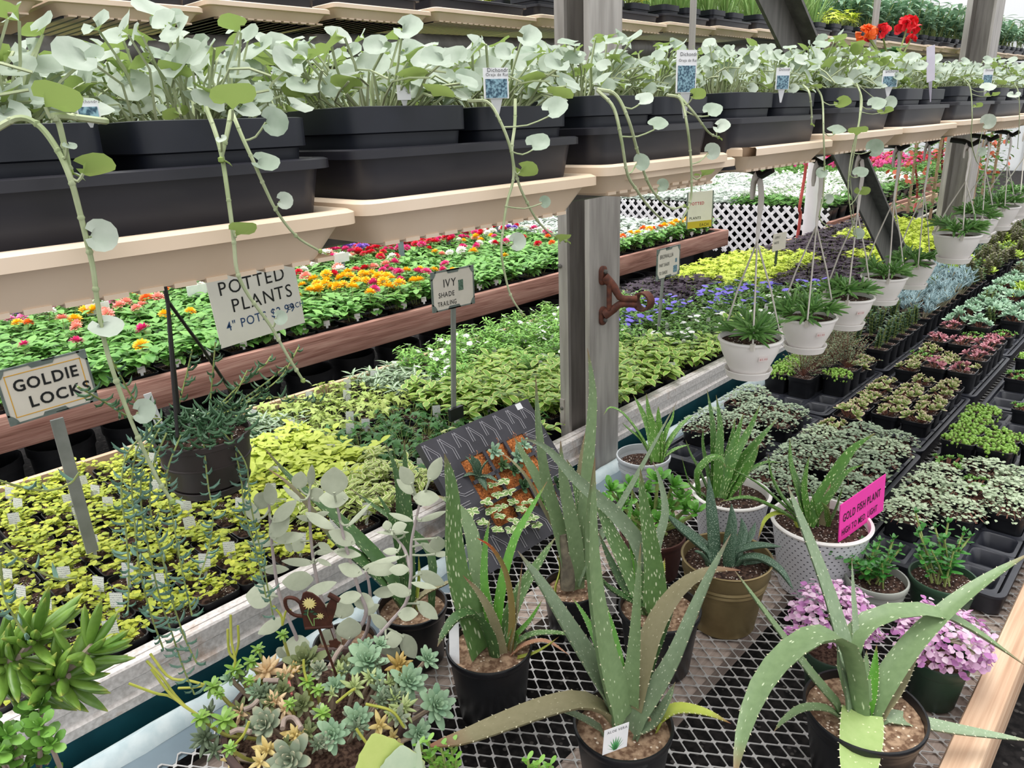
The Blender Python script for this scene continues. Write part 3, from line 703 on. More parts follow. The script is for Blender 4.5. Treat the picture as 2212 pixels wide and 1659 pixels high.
trail((7, 0, 0), [(2188, 178), (2200, 200), (2202, 260), (2198, 320)], .42, .385, [(2190, 205, 26, 'top')], .001)

# printed plant tags among the silver leaves
TAGPIC = pmat('tag_leaf_picture', '2a4a5e', '86aab8', 420, 0.4, lo=0.42, hi=0.6)
def plant_tag(px, py, wpx, hpx, y, label, lines=(), pic=True, lean=0.0, faded=False):
    c = aty(px, py, y); d = depth(c); w, h = wpx * d / FPX / .78, hpx * d / FPX
    right = V((cos(lean), -sin(lean) * .3, sin(lean))); right = V((.93, -.36, 0)) if not lean else V((.93, -.36, lean)); right.normalize(); nrm = V((-.36, -.93, .0)); up = nrm.cross(right) * -1; up.normalize()
    if up.z < 0: up = -up
    t = thing('plant_tag', label, 'tag', c - up * h * .5, 'printed plant tags on the long shelf')
    def quad(u0, u1, v0, v1, off, th): 
        b = MB(); f = lambda u, v, o: c + right * (u * w / 2) + up * (v * h / 2) + nrm * o
        vs = [f(u, v, o) for o in (off, off + th) for u, v in ((u0, v0), (u1, v0), (u1, v1), (u0, v1))]
        return b.add(vs, [(3, 2, 1, 0), (4, 5, 6, 7), (0, 1, 5, 4), (1, 2, 6, 5), (2, 3, 7, 6), (3, 0, 4, 7)])
    b = quad(-1, 1, -1, 1, 0, .0008); f = lambda u, v: c + right * (u * w / 2) + up * (v * h / 2)
    b.add([f(-.5, -1), f(.5, -1), f(.12, -2.2), f(-.12, -2.2)], [(0, 1, 2, 3), (3, 2, 1, 0)]); b.build('blade', pmat('faded_tag_plastic', 'cfc9d6', 'c4bfcc', 30, .5) if faded else WHITE, t, smooth=None); t = t.children[0]
    if pic: quad(-.86, .86, -.95, .28, .0008, .0006).build('picture', TAGPIC, t, smooth=None)
    if lines:
        b = MB()
        for i, tx in enumerate(lines): text_mesh(b, tx, c + up * h * (.36 - .13 * i) - right * w * (.42 - .06 * (i == 0)) + nrm * .0009, right, up, w * (.20 if len(tx) < 10 else .15), thick=.0008)
        b.build('lettering', INK, t, smooth=None)
    return t.parent
plant_tag(1071, 180, 46, 62, .452, 'white tag reading Dichondra with blue leaf picture, before the pots of the second tray', ('Dichondra', 'Oreja de Raton'))
plant_tag(1482, 155, 42, 86, .450, 'tallest white tag with Dichondra lettering and a blue leaf picture, over the third tray', ('Dichondra', 'Oreja de Raton'))
plant_tag(1300, 195, 28, 30, .475, 'plain white tag half hidden in silver leaves at the left of the third tray', ('', ), False)
plant_tag(872, 200, 24, 30, .475, 'plain pale tag half hidden in silver leaves over the second tray', (), False)
plant_tag(1690, 170, 30, 44, .445, 'white picture tag in the silver leaves over the broken tray', ('Dichondra',))
plant_tag(1922, 170, 38, 34, .435, 'white picture tag in the silver leaves left of the tall faded marker', ('Dichondra',))
plant_tag(2010, 138, 20, 72, .43, 'tall faded lilac-white plastic marker standing in the silver leaves', ('',), False, .22, True)
plant_tag(2133, 167, 26, 34, .42, 'white picture tag in the silver leaves right of the tall faded marker', ('Dichondra',))
plant_tag(190, 236, 34, 34, .452, 'white picture tag low in the silver leaves of the leftmost tray', ('Dichondra',))
# ------------------------------------------------------------------ hanging baskets
GREENF = leafm('finger_succulent_leaf', '4a7a3c', '82ae60', rough=0.35, spec=0.45, transl=0)
STRING = pmat('white_cord_plastic', 'd9d3cb', 'cfc8bf', 30, 0.5)
def finger_plant(seed, R=.06, n=70, L=.042, droop=.5):
    random.seed(seed); mb = MB()
    for h in range(11):
        a = U(0, 6.3); q = sqrt(U(0, 1)) * R * .8; c = V((cos(a) * q, sin(a) * q, U(.004, .022))); out = .35 + q / R
        for k in range(n // 11 + 1):
            b_ = U(0, 6.3); d = (rdir(b_, U(.1, 1.3)) + V((cos(a), sin(a), 0)) * out * .7).normalized(); ln = L * U(.6, 1.15)
            pts = [c + d * ln * f - V((0, 0, droop * ln * f * f * .5)) for f in (0, .3, .6, .85, 1)]
            mb.fat(pts, (d.cross(V((0, 0, 1))).cross(d)) if abs(d.z) < .95 else (1, 0, 0), ln * .15, ln * .10, [.7, 1, .95, .6, .1], 0, 0, 5)
    return mb.mesh('foliage', GREENF)
FINGER = [finger_plant(s, .064, 170, .052) for s in (1, 2, 3)]
def pearl_plant(seed, R=.055, n=90, r=.0038, mat=None, hang=.4):
    random.seed(seed); mb = MB()
    for k in range(n):
        a = U(0, 6.3); q = sqrt(U(0, 1)) * R * 1.12; z = U(.0, .012) + (.0 if q < R else -U(0, hang * .06)); mb.ball((cos(a) * q, sin(a) * q, z), r * U(.8, 1.2), 6, 0)
    for k in range(12):
        a = U(0, 6.3); mb.tube(spline([V((cos(a) * R * .2, sin(a) * R * .2, .002)), V((cos(a) * R * .7, sin(a) * R * .7, .01)), V((cos(a) * R * 1.1, sin(a) * R * 1.1, -.01))], 4), .0008, 3, 1)
    return mb.mesh('foliage', [mat, STEM])
PEARLM = leafm('string_of_pearls_bead', '6f9a3c', '9cc25a', rough=0.3, spec=.5, transl=0)
BKD = .130
mb = MB(); R_ = BKD / 2
mb.lathe([(R_ * .56, -.073), (R_ * .66, -.060), (R_ * .87, -.030), (R_ * .95, -.007), (R_ * .95, -.0055), (R_, -.005), (R_ + .001, -.002), (R_, .0005), (R_ - .004, .0008), (R_ - .006, -.004), (R_ * .86, -.03)], n=36, cap0=True)
BK = mb.mesh('basket', WHITEP)
mb = MB(); mb.lathe([(R_ * .60, -.0835), (R_ * .66, -.083), (R_ * .73, -.070), (R_ * .745, -.068), (R_ * .74, -.0665), (R_ * .71, -.068), (R_ * .64, -.078)], n=36, cap0=True, cap1=True); SAU = mb.mesh('saucer', WHITEP)
mb = MB(); mb.lathe([(R_ * .93, -.009), (R_ * .4, -.005)], n=28, cap1=True); BSOIL = mb.mesh('soil', PERL)
HANG = [(1621, 728, 148, .6), (1745, 682, 132, .6), (1832, 640, 118, .6), (1910, 596, 102, .62), (1975, 568, 92, .63), (2068, 505, 104, .5), (2112, 468, 92, .52), (2160, 445, 85, .53), (2196, 425, 76, .54)]
HL = ['nearest white hanging basket, finger-leaved succulent, over the pale foam bench edge', 'second nearest white hanging basket, pink price sticker on it, finger-leaved succulent', 'white hanging basket third along the row below the broken tray', 'white hanging basket fourth along the lower row', 'white hanging basket last of the lower row, half hidden by its neighbour',
      'higher white hanging basket of finger-leaved succulent in front of the second post', 'higher white hanging basket of bead-leaved succulent overlapping the second post', 'white hanging basket of trailing beads, third of the higher row', 'last white hanging basket of the higher row, at the right edge of the photo']
for i, (px, py, w, yy) in enumerate(HANG):
    c0 = aty(px, py, yy); s = (w / FPX * depth(c0)) / .142; c = c0
    c = V((c0.x, c0.y, c0.z)); t = thing('hanging_basket', HL[i], 'hanging basket', c, 'white hanging baskets under the long shelf', scale=s)
    random.seed(40 + i)
    bk_ = obj('basket', BK, t); obj('saucer', SAU, t); obj('soil', BSOIL, t)
    q = obj('foliage', FINGER[i % 3] if i < 6 else FINGER[i % 3], t); q.rotation_euler = (0, 0, U(0, 6)); q.scale = (1, 1, 1)
    top = (interp(SHZ, c.x) - .075 - c.z) / s; J = V((.0, .0, .205 / s * 1.0 if i < 5 else .15)); J.z = min(J.z, top * .62)
    for k in range(3):
        a = radians(205 + 120 * k) + U(-.12, .12); e = V((cos(a) * R_ * 1.0, sin(a) * R_ * 1.0, -.003))
        mb = MB(); mb.tube([e, e.lerp(J, .5) + V((cos(a), sin(a), 0)) * .004, J], .0017 / s * 1.05, 5); mb.box(e, (.008, .008, .014)); o = obj('hanger_cord', mb.mesh('hanger_cord', STRING), t)
    mb = MB(); pts = spline([J, J.lerp(V((0, 0, top)), .45) + V((.003, 0, 0)), V((.004, 0, top * .9)), V((.002, .006, top)), V((-.006, .012, top * .985)), V((-.010, .012, top * .88))], 16)
    mb.fat(pts, (0, -1, .2), .024 / s, .004 / s, [.45] + [.7] * 3 + [1.0] * 9 + [.9] * 3 + [.5], 0, 0, 8); obj('hook_strap', mb.mesh('hook_strap', STRING), t)
    if i < 3:
        mb = MB(); n_ = V((-.66, -.75, -.18)).normalized(); cc = V((n_.x, n_.y, 0)).normalized() * (R_ * .895) + V((0, 0, -.030)); rt = V((-n_.y, n_.x, 0)).normalized() * -1
        if rt.dot(AX) < 0: rt = -rt
        cc = cc + rt * .004; up = V((n_.x * .35, n_.y * .35, 1)).normalized(); nn = rt.cross(up); nn = nn if nn.dot(n_) > 0 else -nn
        f = lambda u, v, o: cc + rt * u + up * v + nn * o
        mb.add([f(-.009, -.006, .0012), f(.009, -.006, .0012), f(.009, .006, .0012), f(-.009, .006, .0012)], [(0, 1, 2, 3)], 0)
        text_mesh(mb, '$5.99', f(-.0075, -.003, .0013), rt, up, .0068, 1, 0, .0003)
        obj('price_sticker', mb.mesh('price_sticker', [pmat('pale_sticker', 'efe3e0', rough=.5), pmat('pink_print', 'd0837c', rough=.6)], None), bk_)
# black clips the hooks hang from
for i, (px, py, w, yy) in enumerate(HANG[:8]):
    c0 = aty(px, py, yy); z = interp(SHZ, c0.x) - .062; mb = MB(); mb.tube([V((c0.x + .002, yy - .018, z + .004)), V((c0.x + .002, yy, z - .007)), V((c0.x + .002, yy + .02, z + .002)), V((c0.x + .002, yy + .05, z + .006))], .0065, 8)
    tag(mb.build('hook_clip', BLACK2), 'black clip under the long shelf holding the hook of basket %s from front' % ordn(i), 'clip', 'black hook clips under the long shelf')

# dark hanging basket of dolphin-like trailing stems
BROWNP = pmat('dark_brown_basket_plastic', '332d2c', '3d3635', 9, 0.45)
STRD = leafm('hooked_trailing_leaf', '2f4f34', '4f7350', rough=.4, spec=.4, transl=0)
STRG = leafm('hooked_trailing_leaf_blue', '4a6c5c', '6c907e', rough=.4, spec=.4, transl=0)
c = aty(438, 935, 1.192); t = thing('hanging_basket', 'dark brown hanging basket spilling long stems of hooked succulent leaves, left of centre', 'hanging basket', c)
mb = MB(); mb.lathe([(.055, -.088), (.064, -.082), (.072, -.045), (.0735, -.043), (.0735, -.0405), (.0715, -.0395), (.0745, -.010), (.078, -.008), (.0785, .001), (.075, .0015), (.074, -.01)], c, 40, cap0=True); mb.build('basket', BROWNP, t)
mb = MB(); mb.lathe([(.052, -.1), (.060, -.099), (.066, -.086), (.0655, -.0845), (.061, -.086)], c, 36, cap0=True, cap1=True); mb.build('saucer', BROWNP, t)
mb = MB(); mb.lathe([(.073, -.012), (.03, -.006)], c, 28, cap1=True); mb.build('soil', PERL, t)
J = aty(362, 650, 1.17)
for (ax_, ay_) in ((381, 932), (384, 880), (500, 838)):
    dd = 1.13 if ay_ > 900 else 1.19 if ax_ < 400 else 1.25
    e = aty(ax_, ay_, dd); mb = MB(); mb.tube([e - V((0, 0, .01)), e.lerp(J, .5), J + V((0, 0, .0))], .0028, 6); mb.build('hanger_cord', pmat('black_cord', '1f1d1c', rough=.5), t)
mb = MB(); mb.tube(spline([J - V((0, 0, .004)), J + V((0, 0, .10)), J + V((.01, .02, .27)), J + V((0.02, .06, .30)), J + V((.03, .07, .26))], 12), .0034, 6); mb.build('hook', pmat('black_cord', '1f1d1c'), t)
mb = MB(); f = aty(318, 850, 1.2); mb.beam(f + V((.01, 0, -.07)), f, .012, .0012, (-.3, -1, 0)); mb.build('plant_tag', WHITE, t, smooth=None)
def hooked(mb, p, tdir, L, mi=0):
    o = rdir(U(0, 6.3), U(-.2, .5)); o = (o - tdir * o.dot(tdir) * .5).normalized()
    pts = [p, p + o * L * .35 + V((0, 0, -.05 * L)), p + o * L * .7 + V((0, 0, .10 * L)), p + o * L * .9 + V((0, 0, .38 * L))]
    mb.fat(pts, tdir.cross(o) if tdir.cross(o).length > .1 else (0, 0, 1), L * .22, L * .18, [.6, 1, .85, .1], 0, mi, 5)
    f = pts[2]; mb.fat([pts[1], f + V((0, 0, -.02 * L)), f + o * L * .18 + V((0, 0, -.06 * L))], (0, 0, 1), L * .13, L * .1, [.5, .8, .1], 0, mi, 4)
random.seed(77); mb = MB()
for i in range(210):
    a = U(0, 6.3); q = sqrt(U(0, 1)) * .082; hooked(mb, c + V((cos(a) * q, sin(a) * q, U(-.004, .03))), rdir(U(0, 6.3), U(.2, 1.2)), U(.020, .031))
mb.build('foliage', [STRD, STEM], t)
def strand(pts, y0, y1, step, L=.023, mat=STRD, r=.0014):
    P3 = [aty(p[0], p[1], y0 + (y1 - y0) * i / (len(pts) - 1)) for i, p in enumerate(pts)]; sp_ = spline(P3, len(pts) * 6); mb = MB(); mb.tube(sp_, r, 5, 1); acc = 0
    for a_, b_ in zip(sp_, sp_[1:]):
        acc += (b_ - a_).length
        while acc > step: acc -= step; hooked(mb, b_, (b_ - a_).normalized(), L * U(.7, 1.15))
    mb.build('trailing_stem', [mat, STEM], t)
for pts, y0, y1, mt in (([(340, 900), (290, 862), (262, 815), (235, 765)], 1.19, 1.15, STRD), ([(345, 905), (280, 900), (225, 868), (168, 835)], 1.17, 1.1, STRD), ([(385, 880), (405, 800), (415, 755)], 1.2, 1.2, STRD), ([(455, 860), (460, 800), (465, 740)], 1.2, 1.2, STRD),
                        ([(440, 900), (500, 860), (535, 800)], 1.2, 1.24, STRD), ([(470, 900), (560, 850), (610, 810), (645, 750)], 1.2, 1.25, STRD), ([(490, 890), (560, 860), (620, 860), (690, 868)], 1.2, 1.2, STRD), ([(470, 880), (530, 820), (570, 790), (585, 770)], 1.22, 1.26, STRD), ([(500, 880), (570, 830), (620, 790)], 1.22, 1.25, STRD)):
    strand(pts, y0, y1, .0085, .022, mt)
for pts in ([(350, 905), (300, 960), (285, 1040), (290, 1120), (300, 1220), (318, 1300), (330, 1340), (352, 1400)], [(345, 925), (310, 1000), (305, 1090), (320, 1180), (345, 1290), (372, 1370), (395, 1440), (420, 1500)], [(360, 935), (330, 1010), (325, 1100), (350, 1200), (370, 1290), (400, 1380), (425, 1432)],
            [(330, 920), (275, 980), (262, 1060), (272, 1150), (278, 1240), (276, 1320)], [(440, 960), (450, 1050), (460, 1110), (452, 1180), (430, 1250)], [(500, 940), (520, 1030), (530, 1110), (556, 1200), (575, 1290)], [(480, 930), (530, 1000), (540, 1080), (565, 1200), (590, 1330)], [(390, 940), (360, 1030), (375, 1130), (395, 1240), (415, 1330)]):
    strand(pts, 1.13, 1.06, .0082, .022, STRG)
strand([(-10, 1035), (40, 1050), (100, 1060), (150, 1045), (172, 1020)], 1.0, 1.0, .03, .022, STRG)
strand([(-8, 1165), (20, 1190), (60, 1220), (120, 1250), (165, 1248)], .95, .95, .03, .026, STRG)
strand([(0, 1210), (10, 1290), (35, 1340), (55, 1370)], .95, .93, .012, .026, STRG)

# ------------------------------------------------------------------ upper shelf behind, with its trays and plants
FSZ = [(.3, 1.868), (.5, 1.878), (.765, 1.893), (1.056, 1.910), (1.35, 1.926), (1.74, 1.934), (2.37, 1.958), (3.6, 1.985), (5.8, 2.02), (9, 2.06)]
fsh = thing('hanging_shelf', 'upper shelf of cream trays behind the post, dark pipe under it', 'shelf', (3, 1.75, 1.85))
for yb in (1.58, 1.92):
    b = MB(); b.tube([(x, yb, interp(FSZ, x) - .078) for x in (-.2, .5, .765, 1.35, 1.74, 2.37, 3.6, 5.8, 8.5)], .030, 12); b.build('support_pipe', STEELD, fsh)
for xb in (.3, 1.6, 3.2, 5.4): b = MB(); b.slab((xb - .014, 1.86), (xb + .014, 1.92), interp(FSZ, xb) - .07, 3.0); b.build('hanger_bar', STEEL, fsh, smooth=None)
GRASS = leafm('grass_blade', '6f9a4e', 'a9c47c', rough=.5); LIME = leafm('lime_leaf', 'b8cf3a', 'e2e96a', rough=.5); SAGE = leafm('sage_green_leaf', '5f8a68', '9dbd9c', rough=.5)
def grass(seed, n=60):
    random.seed(seed); mb = MB()
    for i in range(n):
        a = U(0, 6.3); q = U(0, .045); mb.flat((cos(a) * q, sin(a) * q, -.005), rdir(a, U(.95, 1.5)), rdir(a + 3.1, .3), U(.12, .30), U(.004, .008), [.7, 1, .9, .7, 0], U(.1, .9), .2, 0, 0, nj=1)
    return mb.mesh('foliage', GRASS)
def bigleaf(seed, mat, n=40, L=.07, W=.03, h=.12, prof=OVAL, fold=.15):
    random.seed(seed); mb = MB()
    for s_ in range(7):
        a = U(0, 6.3); q = U(.0, .05); base = V((cos(a) * q * .5, sin(a) * q * .5, 0)); tp = V((cos(a) * q * 1.6, sin(a) * q * 1.6, h * U(.6, 1.1))); mb.tube([base, base.lerp(tp, .5) + V((U(-.008, .008), U(-.008, .008), 0)), tp], .0016, 4, 1)
        for k in range(n // 7 + 1): f = U(.3, 1); mb.flat(base.lerp(tp, f), rdir(U(0, 6.3), U(-.1, .7)), (0, 0, 1), L * U(.6, 1.1), W * U(.7, 1.1), prof, U(.2, .9), fold, 0, 0, nj=1)
    return mb.mesh('foliage', [mat, STEM])
GR = [grass(1), grass(2)]; SG = [bigleaf(3, SAGE, 60, .085, .022, .16), bigleaf(4, SAGE, 60, .08, .022, .14)]
def spud_mesh(seed, mat, n=34, L=.032, h=.06, R=.06, lob=SPUD):
    random.seed(seed); mb = MB()
    for i in range(n):
        a = U(0, 6.3); q = sqrt(U(0, 1)) * R; p = V((cos(a) * q, sin(a) * q, h * U(.35, 1) * (1.15 - .5 * q / R))); mb.tube([V((cos(a) * q * .2, sin(a) * q * .2, 0)), p * .6, p], .0012, 3, 1)
        lobed(mb, p, rdir(a + U(-.7, .7), U(-.45, .35)), V((U(-.3, .3), U(-.3, .3), 1)), L * U(.7, 1.15), lob)
    return mb.mesh('foliage', [mat, STEM])
LIMEP = [spud_mesh(5, LIME), spud_mesh(6, LIME)]
xs = [.19, .488, .765, 1.056, 1.35, 1.743, 2.08, 2.42, 2.76, 3.10, 3.60, 3.94, 4.30, 4.66, 5.02, 5.38, 5.74, 6.10, 6.46, 6.82, 7.18, 7.54, 7.90, 8.26, 8.62]
kinds = ['', '', '', '', '', '', 'lime', 'grass', 'grass', 'grass', 'grass', 'limes', 'sage', 'sage', 'sage', 'sage', 'sage', 'sage'] + ['sage'] * 7
SQ9, SQ9S = sq_pot_mesh(.055, .08)
for k, (xa, xb) in enumerate(zip(xs, xs[1:])):
    z = interp(FSZ, (xa + xb) / 2) if k else 1.884; od = ordn(k)
    cream_tray(xa + .004 if k != 0 else .488 - .276, xb - .004, 1.5, .52, z, 'cream drip tray of the upper shelf behind the post, %s from the left' % od, group='cream drip trays on the upper shelf')
    if k < 1: continue
    o = black_tray(xa + .016, xb - .016, 1.522, .47, z + .030, 'black plant tray in the upper shelf cream tray %s from the left' % od, hgt=.06, group='black plant trays on the upper shelf')
    if k < 5: continue
    w = (xb - xa - .04) / 2
    for r in range(3):
        for c_ in range(2):
            random.seed(k * 17 + r * 5 + c_); kd = kinds[k]; me = {'lime': LIMEP, '': LIMEP, 'limes': LIMEP, 'grass': GR, 'sage': SG}[kd][(r + c_) % 2]
            word = {'lime': 'lime-leaved plant', '': 'lime-leaved plant', 'limes': 'chartreuse-leaved plant', 'grass': 'tall grassy plant', 'sage': 'grey-green leafy plant'}[kd]
            cx, cy = xa + .02 + w * (c_ + .5), 1.60 + r * .135; pz = z + .062
            t = thing('potted_plant', 'black pot of %s, %s %s in upper shelf tray %s from left' % (word, ['front', 'middle', 'back'][r], ['left', 'right'][c_], od), 'potted plant', (cx, cy, pz - .082), 'potted plants on the upper shelf')
            for nm, m_ in (('pot', SQ9), ('soil', SQ9S), ('foliage', me)): q = obj(nm, m_, t); q.location = (0, 0, .082)
            q.rotation_euler = (0, 0, U(0, 6)); q.scale = (U(.9, 1.15) * (1.3 if kd == 'sage' else 1.15 if kd == 'limes' else 1),) * 3
# red flowering plant standing on the back of the long shelf
RED = leafm('red_petal', 'd2152a', 'ee2f35', rough=.5); ORG = leafm('orange_petal', 'ee5a20', 'f47c32', rough=.5); DKG = leafm('dark_green_leaf', '2f5a33', '4f7d46', rough=.4)
c = aty(1925, 178, .93); t = thing('flowering_plant', 'plant with red flower heads standing tall behind the silver leaves of the long shelf', 'potted plant', c + V((0, 0, -.12)))
mb = MB(); mb.rrect([(.045, .045, .01, -.115), (.055, .055, .012, -.02), (.058, .058, .012, 0), (.053, .053, .01, -.01)], c + V((0, 0, -.005)), cap0=True, cap1=True); mb.build('pot', POTBLK, t)
mb = MB(); random.seed(9); heads = [(1960, 60, 26, RED), (1905, 70, 20, RED), (1872, 75, 22, ORG), (1968, 85, 12, RED), (1880, 82, 12, RED)]
for (hx, hy, r, m_) in heads: mb.tube(spline([c, c.lerp(aty(hx, hy, .93), .5) + V((0, 0, .01)), aty(hx, hy, .93)], 5), .003, 5)
mb.build('stalks', STEM, t)
mb = MB()
for i in range(24): a = U(0, 6.3); mb.flat(c + V((U(-.02, .02), U(-.02, .02), U(0, .11))), rdir(a, U(-.2, .5)), (0, 0, 1), U(.06, .10), U(.04, .06), OVAL, .6, .1, .04)
mb.build('leaves', DKG, t)
for (hx, hy, r, m_) in heads:
    mb = MB(); h = aty(hx, hy, .93); rr = r / FPX * depth(h)
    for k in range(40): d = rdir(U(0, 6.3), U(-.4, 1.5)); mb.flat(h + d * rr * .5, (d + rdir(U(0, 6.3), 0) * .8), d, rr * .6, rr * .6, PETAL, .5, 0, .1, nj=1)
    mb.build('flower_head', m_, t)

# ------------------------------------------------------------------ signs
SIGNC = pmat('cream_sign_card', 'd9d2c6', 'cdc6ba', 10, 0.6); SIGNW = pmat('white_sign_card', 'dcd8d2', 'd2cec8', 8, 0.6); FRAME = pmat('grey_green_sign_frame', '5f6a66', '7b8580', 25, .5, .2)
YEL = pmat('ochre_paint', 'd6a233', rough=.6); REDI = pmat('red_print', 'b5394a', rough=.6); YELB = pmat('olive_yellow_band', 'b9a52c', rough=.6); TAUPE = pmat('grey_stake', '8d908b', '7c7f7a', 20, .5, .2)
class Sign:
    def __init__(s, nm, label, TL, TR, BL, y, stake=None, cat='sign', card=SIGNC, thick=.003, frame=False, yaw=None, stakem=TAUPE, sw=.018):
        a, b_, d = aty(*TL, y), aty(*TR, y), aty(*BL, y)
        if yaw is not None:      # turned about its left edge
            dirn = V((cos(yaw), sin(yaw), 0)); n_ = V((-sin(yaw), cos(yaw), 0)); q = ray(*TR); b_ = CAM + q * ((a - CAM).dot(n_) / q.dot(n_)); q = ray(*BL); d = CAM + q * ((a - CAM).dot(n_) / q.dot(n_))
        s.r = (b_ - a).normalized(); u = (a - d); s.u = (u - s.r * u.dot(s.r)).normalized(); s.w = (b_ - a).length; s.h = u.dot(s.u); s.o = a - s.u * s.h; s.n = s.r.cross(s.u)
        cen = s.o + s.r * s.w / 2
        s.t = thing(nm, label, cat, cen); mb = MB(); s.panel(mb, 0, 1, 0, 1, -thick, 0); s.b = mb.build('board', card, s.t, smooth=None)
        if frame:
            mb = MB(); e = .06
            for z0 in (0, 1):
                for x0 in (0, 1):
                    cx = lambda f: (f if not x0 else 1 - f); cz = lambda f: f if not z0 else 1 - f
                    pts = [(-.015, -.02), (.10, -.02), (.075, .07), (.045, .13), (-.015, .2)]
                    s.poly(mb, [(cx(p), cz(q)) for p, q in pts], -thick - .001, .0012, x0 ^ z0)
                s.poly(mb, [(.34, cz(-.02)), (.66, cz(-.02)), (.62, cz(.07)), (.38, cz(.07))], -thick - .001, .0012, z0)
            for x0 in (0, 1): q = lambda f: f if not x0 else 1 - f; s.poly(mb, [(q(-.015), .15), (q(.012), .15), (q(.012), .85), (q(-.015), .85)], -thick - .001, .0012, x0)
            for z0 in (0, 1): q = lambda f: f if not z0 else 1 - f; s.poly(mb, [(.06, q(-.02)), (.94, q(-.02)), (.94, q(.012)), (.06, q(.012))], -thick - .001, .0012, z0)
            mb.build('frame', FRAME, s.b, smooth=None)
        if stake:
            top = aty(*stake[0], y + .004); bot = aty(*stake[1], y + .004); mb = MB(); mb.beam(bot, top, sw, .006, (0, -1, 0)); mb.build('stake', stakem, s.t, smooth=None)
    def P(s, u, v, o=0): return s.o + s.r * (u * s.w) + s.u * (v * s.h) + s.n * o
    def panel(s, mb, u0, u1, v0, v1, o0, o1, mi=0): s.poly(mb, [(u0, v0), (u1, v0), (u1, v1), (u0, v1)], o0, o1, 0, mi)
    def poly(s, mb, pts, o0, o1, flip=0, mi=0):
        if flip: pts = pts[::-1]
        n = len(pts); vs = [s.P(u, v, o) for o in (o0, o1) for u, v in pts]
        mb.add(vs, [tuple(range(n - 1, -1, -1)), tuple(range(n, 2 * n))] + [(i, (i + 1) % n, n + (i + 1) % n, n + i) for i in range(n)], mi)
    def text(s, txt, u, v, size, mat=INK, jit=.03, sq=.95, wt=.008, name='lettering', rise=0.0):
        mb = MB(); rr = s.r + s.u * rise; text_mesh(mb, txt, s.P(u, v), rr, s.u - s.r * rise, size * s.h, 0, jit, .0009, sq, wt); mb.build(name, mat, s.b, smooth=None)
g = Sign('plant_sign', 'cream sign lettered GOLDIE LOCKS inside an orange line, on a leaning grey stake', (-12, 806), (181, 757), (14, 922), 1.66, ((122, 905), (200, 1192)), frame=True, sw=.024)
mb = MB()
for (u0, u1, v0, v1) in ((.07, .93, .10, .115), (.07, .93, .875, .89), (.07, .08, .10, .89), (.92, .93, .10, .89)): g.panel(mb, u0, u1, v0, v1, 0, .0006)
mb.build('border_line', YEL, g.b, smooth=None)
g.text('GOLDIE', .13, .57, .30, sq=.92, wt=.022); g.text('LOCKS', .25, .22, .30, sq=.98, wt=.022)
g = Sign('plant_sign', 'large pale card sign lettered POTTED PLANTS 4" POTS $2.99 EACH, hung at left', (440, 590), (630, 545), (467, 757), 1.95, card=SIGNW)
g.text('POTTED', .10, .67, .25, sq=.92, wt=.0); g.text('PLANTS', .20, .42, .25, sq=.92, wt=0.0); g.text('4" POTS $2.99', .10, .20, .17, INKB, sq=.86, wt=.004, name='price_lettering', rise=.01); g.text('EACH', .82, .245, .105, INKB, sq=.85, wt=.004, name='price_lettering')
mb = MB(); mb.tube([g.P(.3, .98, -.002), g.P(.3, 1.0, 0) + V((0, 0, .45))], .001, 4); mb.tube([g.P(.8, .98, -.002), g.P(.8, 1.0, 0) + V((0, 0, .45))], .001, 4); mb.build('hanging_wire', STEELD, g.t)
g = Sign('plant_sign', 'cream sign lettered IVY SHADE TRAILING on a grey stake', (932, 591), (1021, 574), (935, 675), 1.64, ((979, 665), (980, 882)), frame=True, sw=.017)
g.text('IVY', .25, .58, .30, sq=.95, wt=0); g.text('SHADE', .13, .33, .185, sq=.9, wt=.004); g.text('TRAILING', .10, .10, .175, sq=.78, wt=.004)
mb = MB(); g.panel(mb, .62, .74, .42, .70, 0, .0006); mb.build('picture', pmat('ivy_picture', '2f4a3a', '6f8a78', 200, .5), g.t, smooth=None)
mb = MB(); q = aty(985, 893, 1.63); mb.box(q, (.055, .012, .04)); mb.build('stake_foot', BLACK, g.t, smooth=None)
g = Sign('plant_sign', 'cream sign lettered BROWALLIA PART SHADE TO SHADE, right of the post', (1421, 541), (1469, 529), (1409, 608), 1.70, ((1432, 600), (1422, 712)), frame=True, sw=.016)
g.text('BROWALLIA', .10, .67, .20, sq=.68, wt=0); g.text('PART SHADE', .08, .40, .16, sq=.62, wt=.002); g.text('TO SHADE', .08, .13, .16, sq=.62, wt=.002)
mb = MB(); g.panel(mb, .72, .90, .10, .34, 0, .0006); g.panel(mb, .80, .88, .44, .58, 0, .0006); mb.build('picture', TAGPIC, g.t, smooth=None)
g = Sign('plant_sign', 'small cream sign lettered COMPACT VARIETIES on a dark green stake', (1672, 506), (1700, 500), (1664, 545), 1.85, ((1678, 540), (1672, 602)), frame=False, sw=.022, stakem=pmat('dark_green_stake', '2c3b36', rough=.5))
g.text('COMPACT', .08, .70, .20, sq=.72, wt=0); g.text('VARIETIES', .06, .40, .20, sq=.66, wt=0)
g = Sign('plant_sign', 'white hanging sign lettered POTTED PLANTS EACH with an olive-yellow foot', (1486, 416), (1541, 411), (1484, 495), 2.45, card=SIGNW, yaw=-.42)
mb = MB(); g.panel(mb, 0, 1, 0, .19, 0, .0006); mb.build('band', YELB, g.b, smooth=None)
g.text('POTTED', .09, .64, .115, REDI, 0, .98, .02); g.text('PLANTS', .09, .25, .10, INK, 0, .98, .01); g.text('EACH', .50, .04, .115, INK, 0, .95, .006)
mb = MB()
for u in (0, 1): mb = MB(); g.panel(mb, u - .02, u + .02, 0, 1, -.004, .001); mb.build('edge_strip', FRAME, g.b, smooth=None)
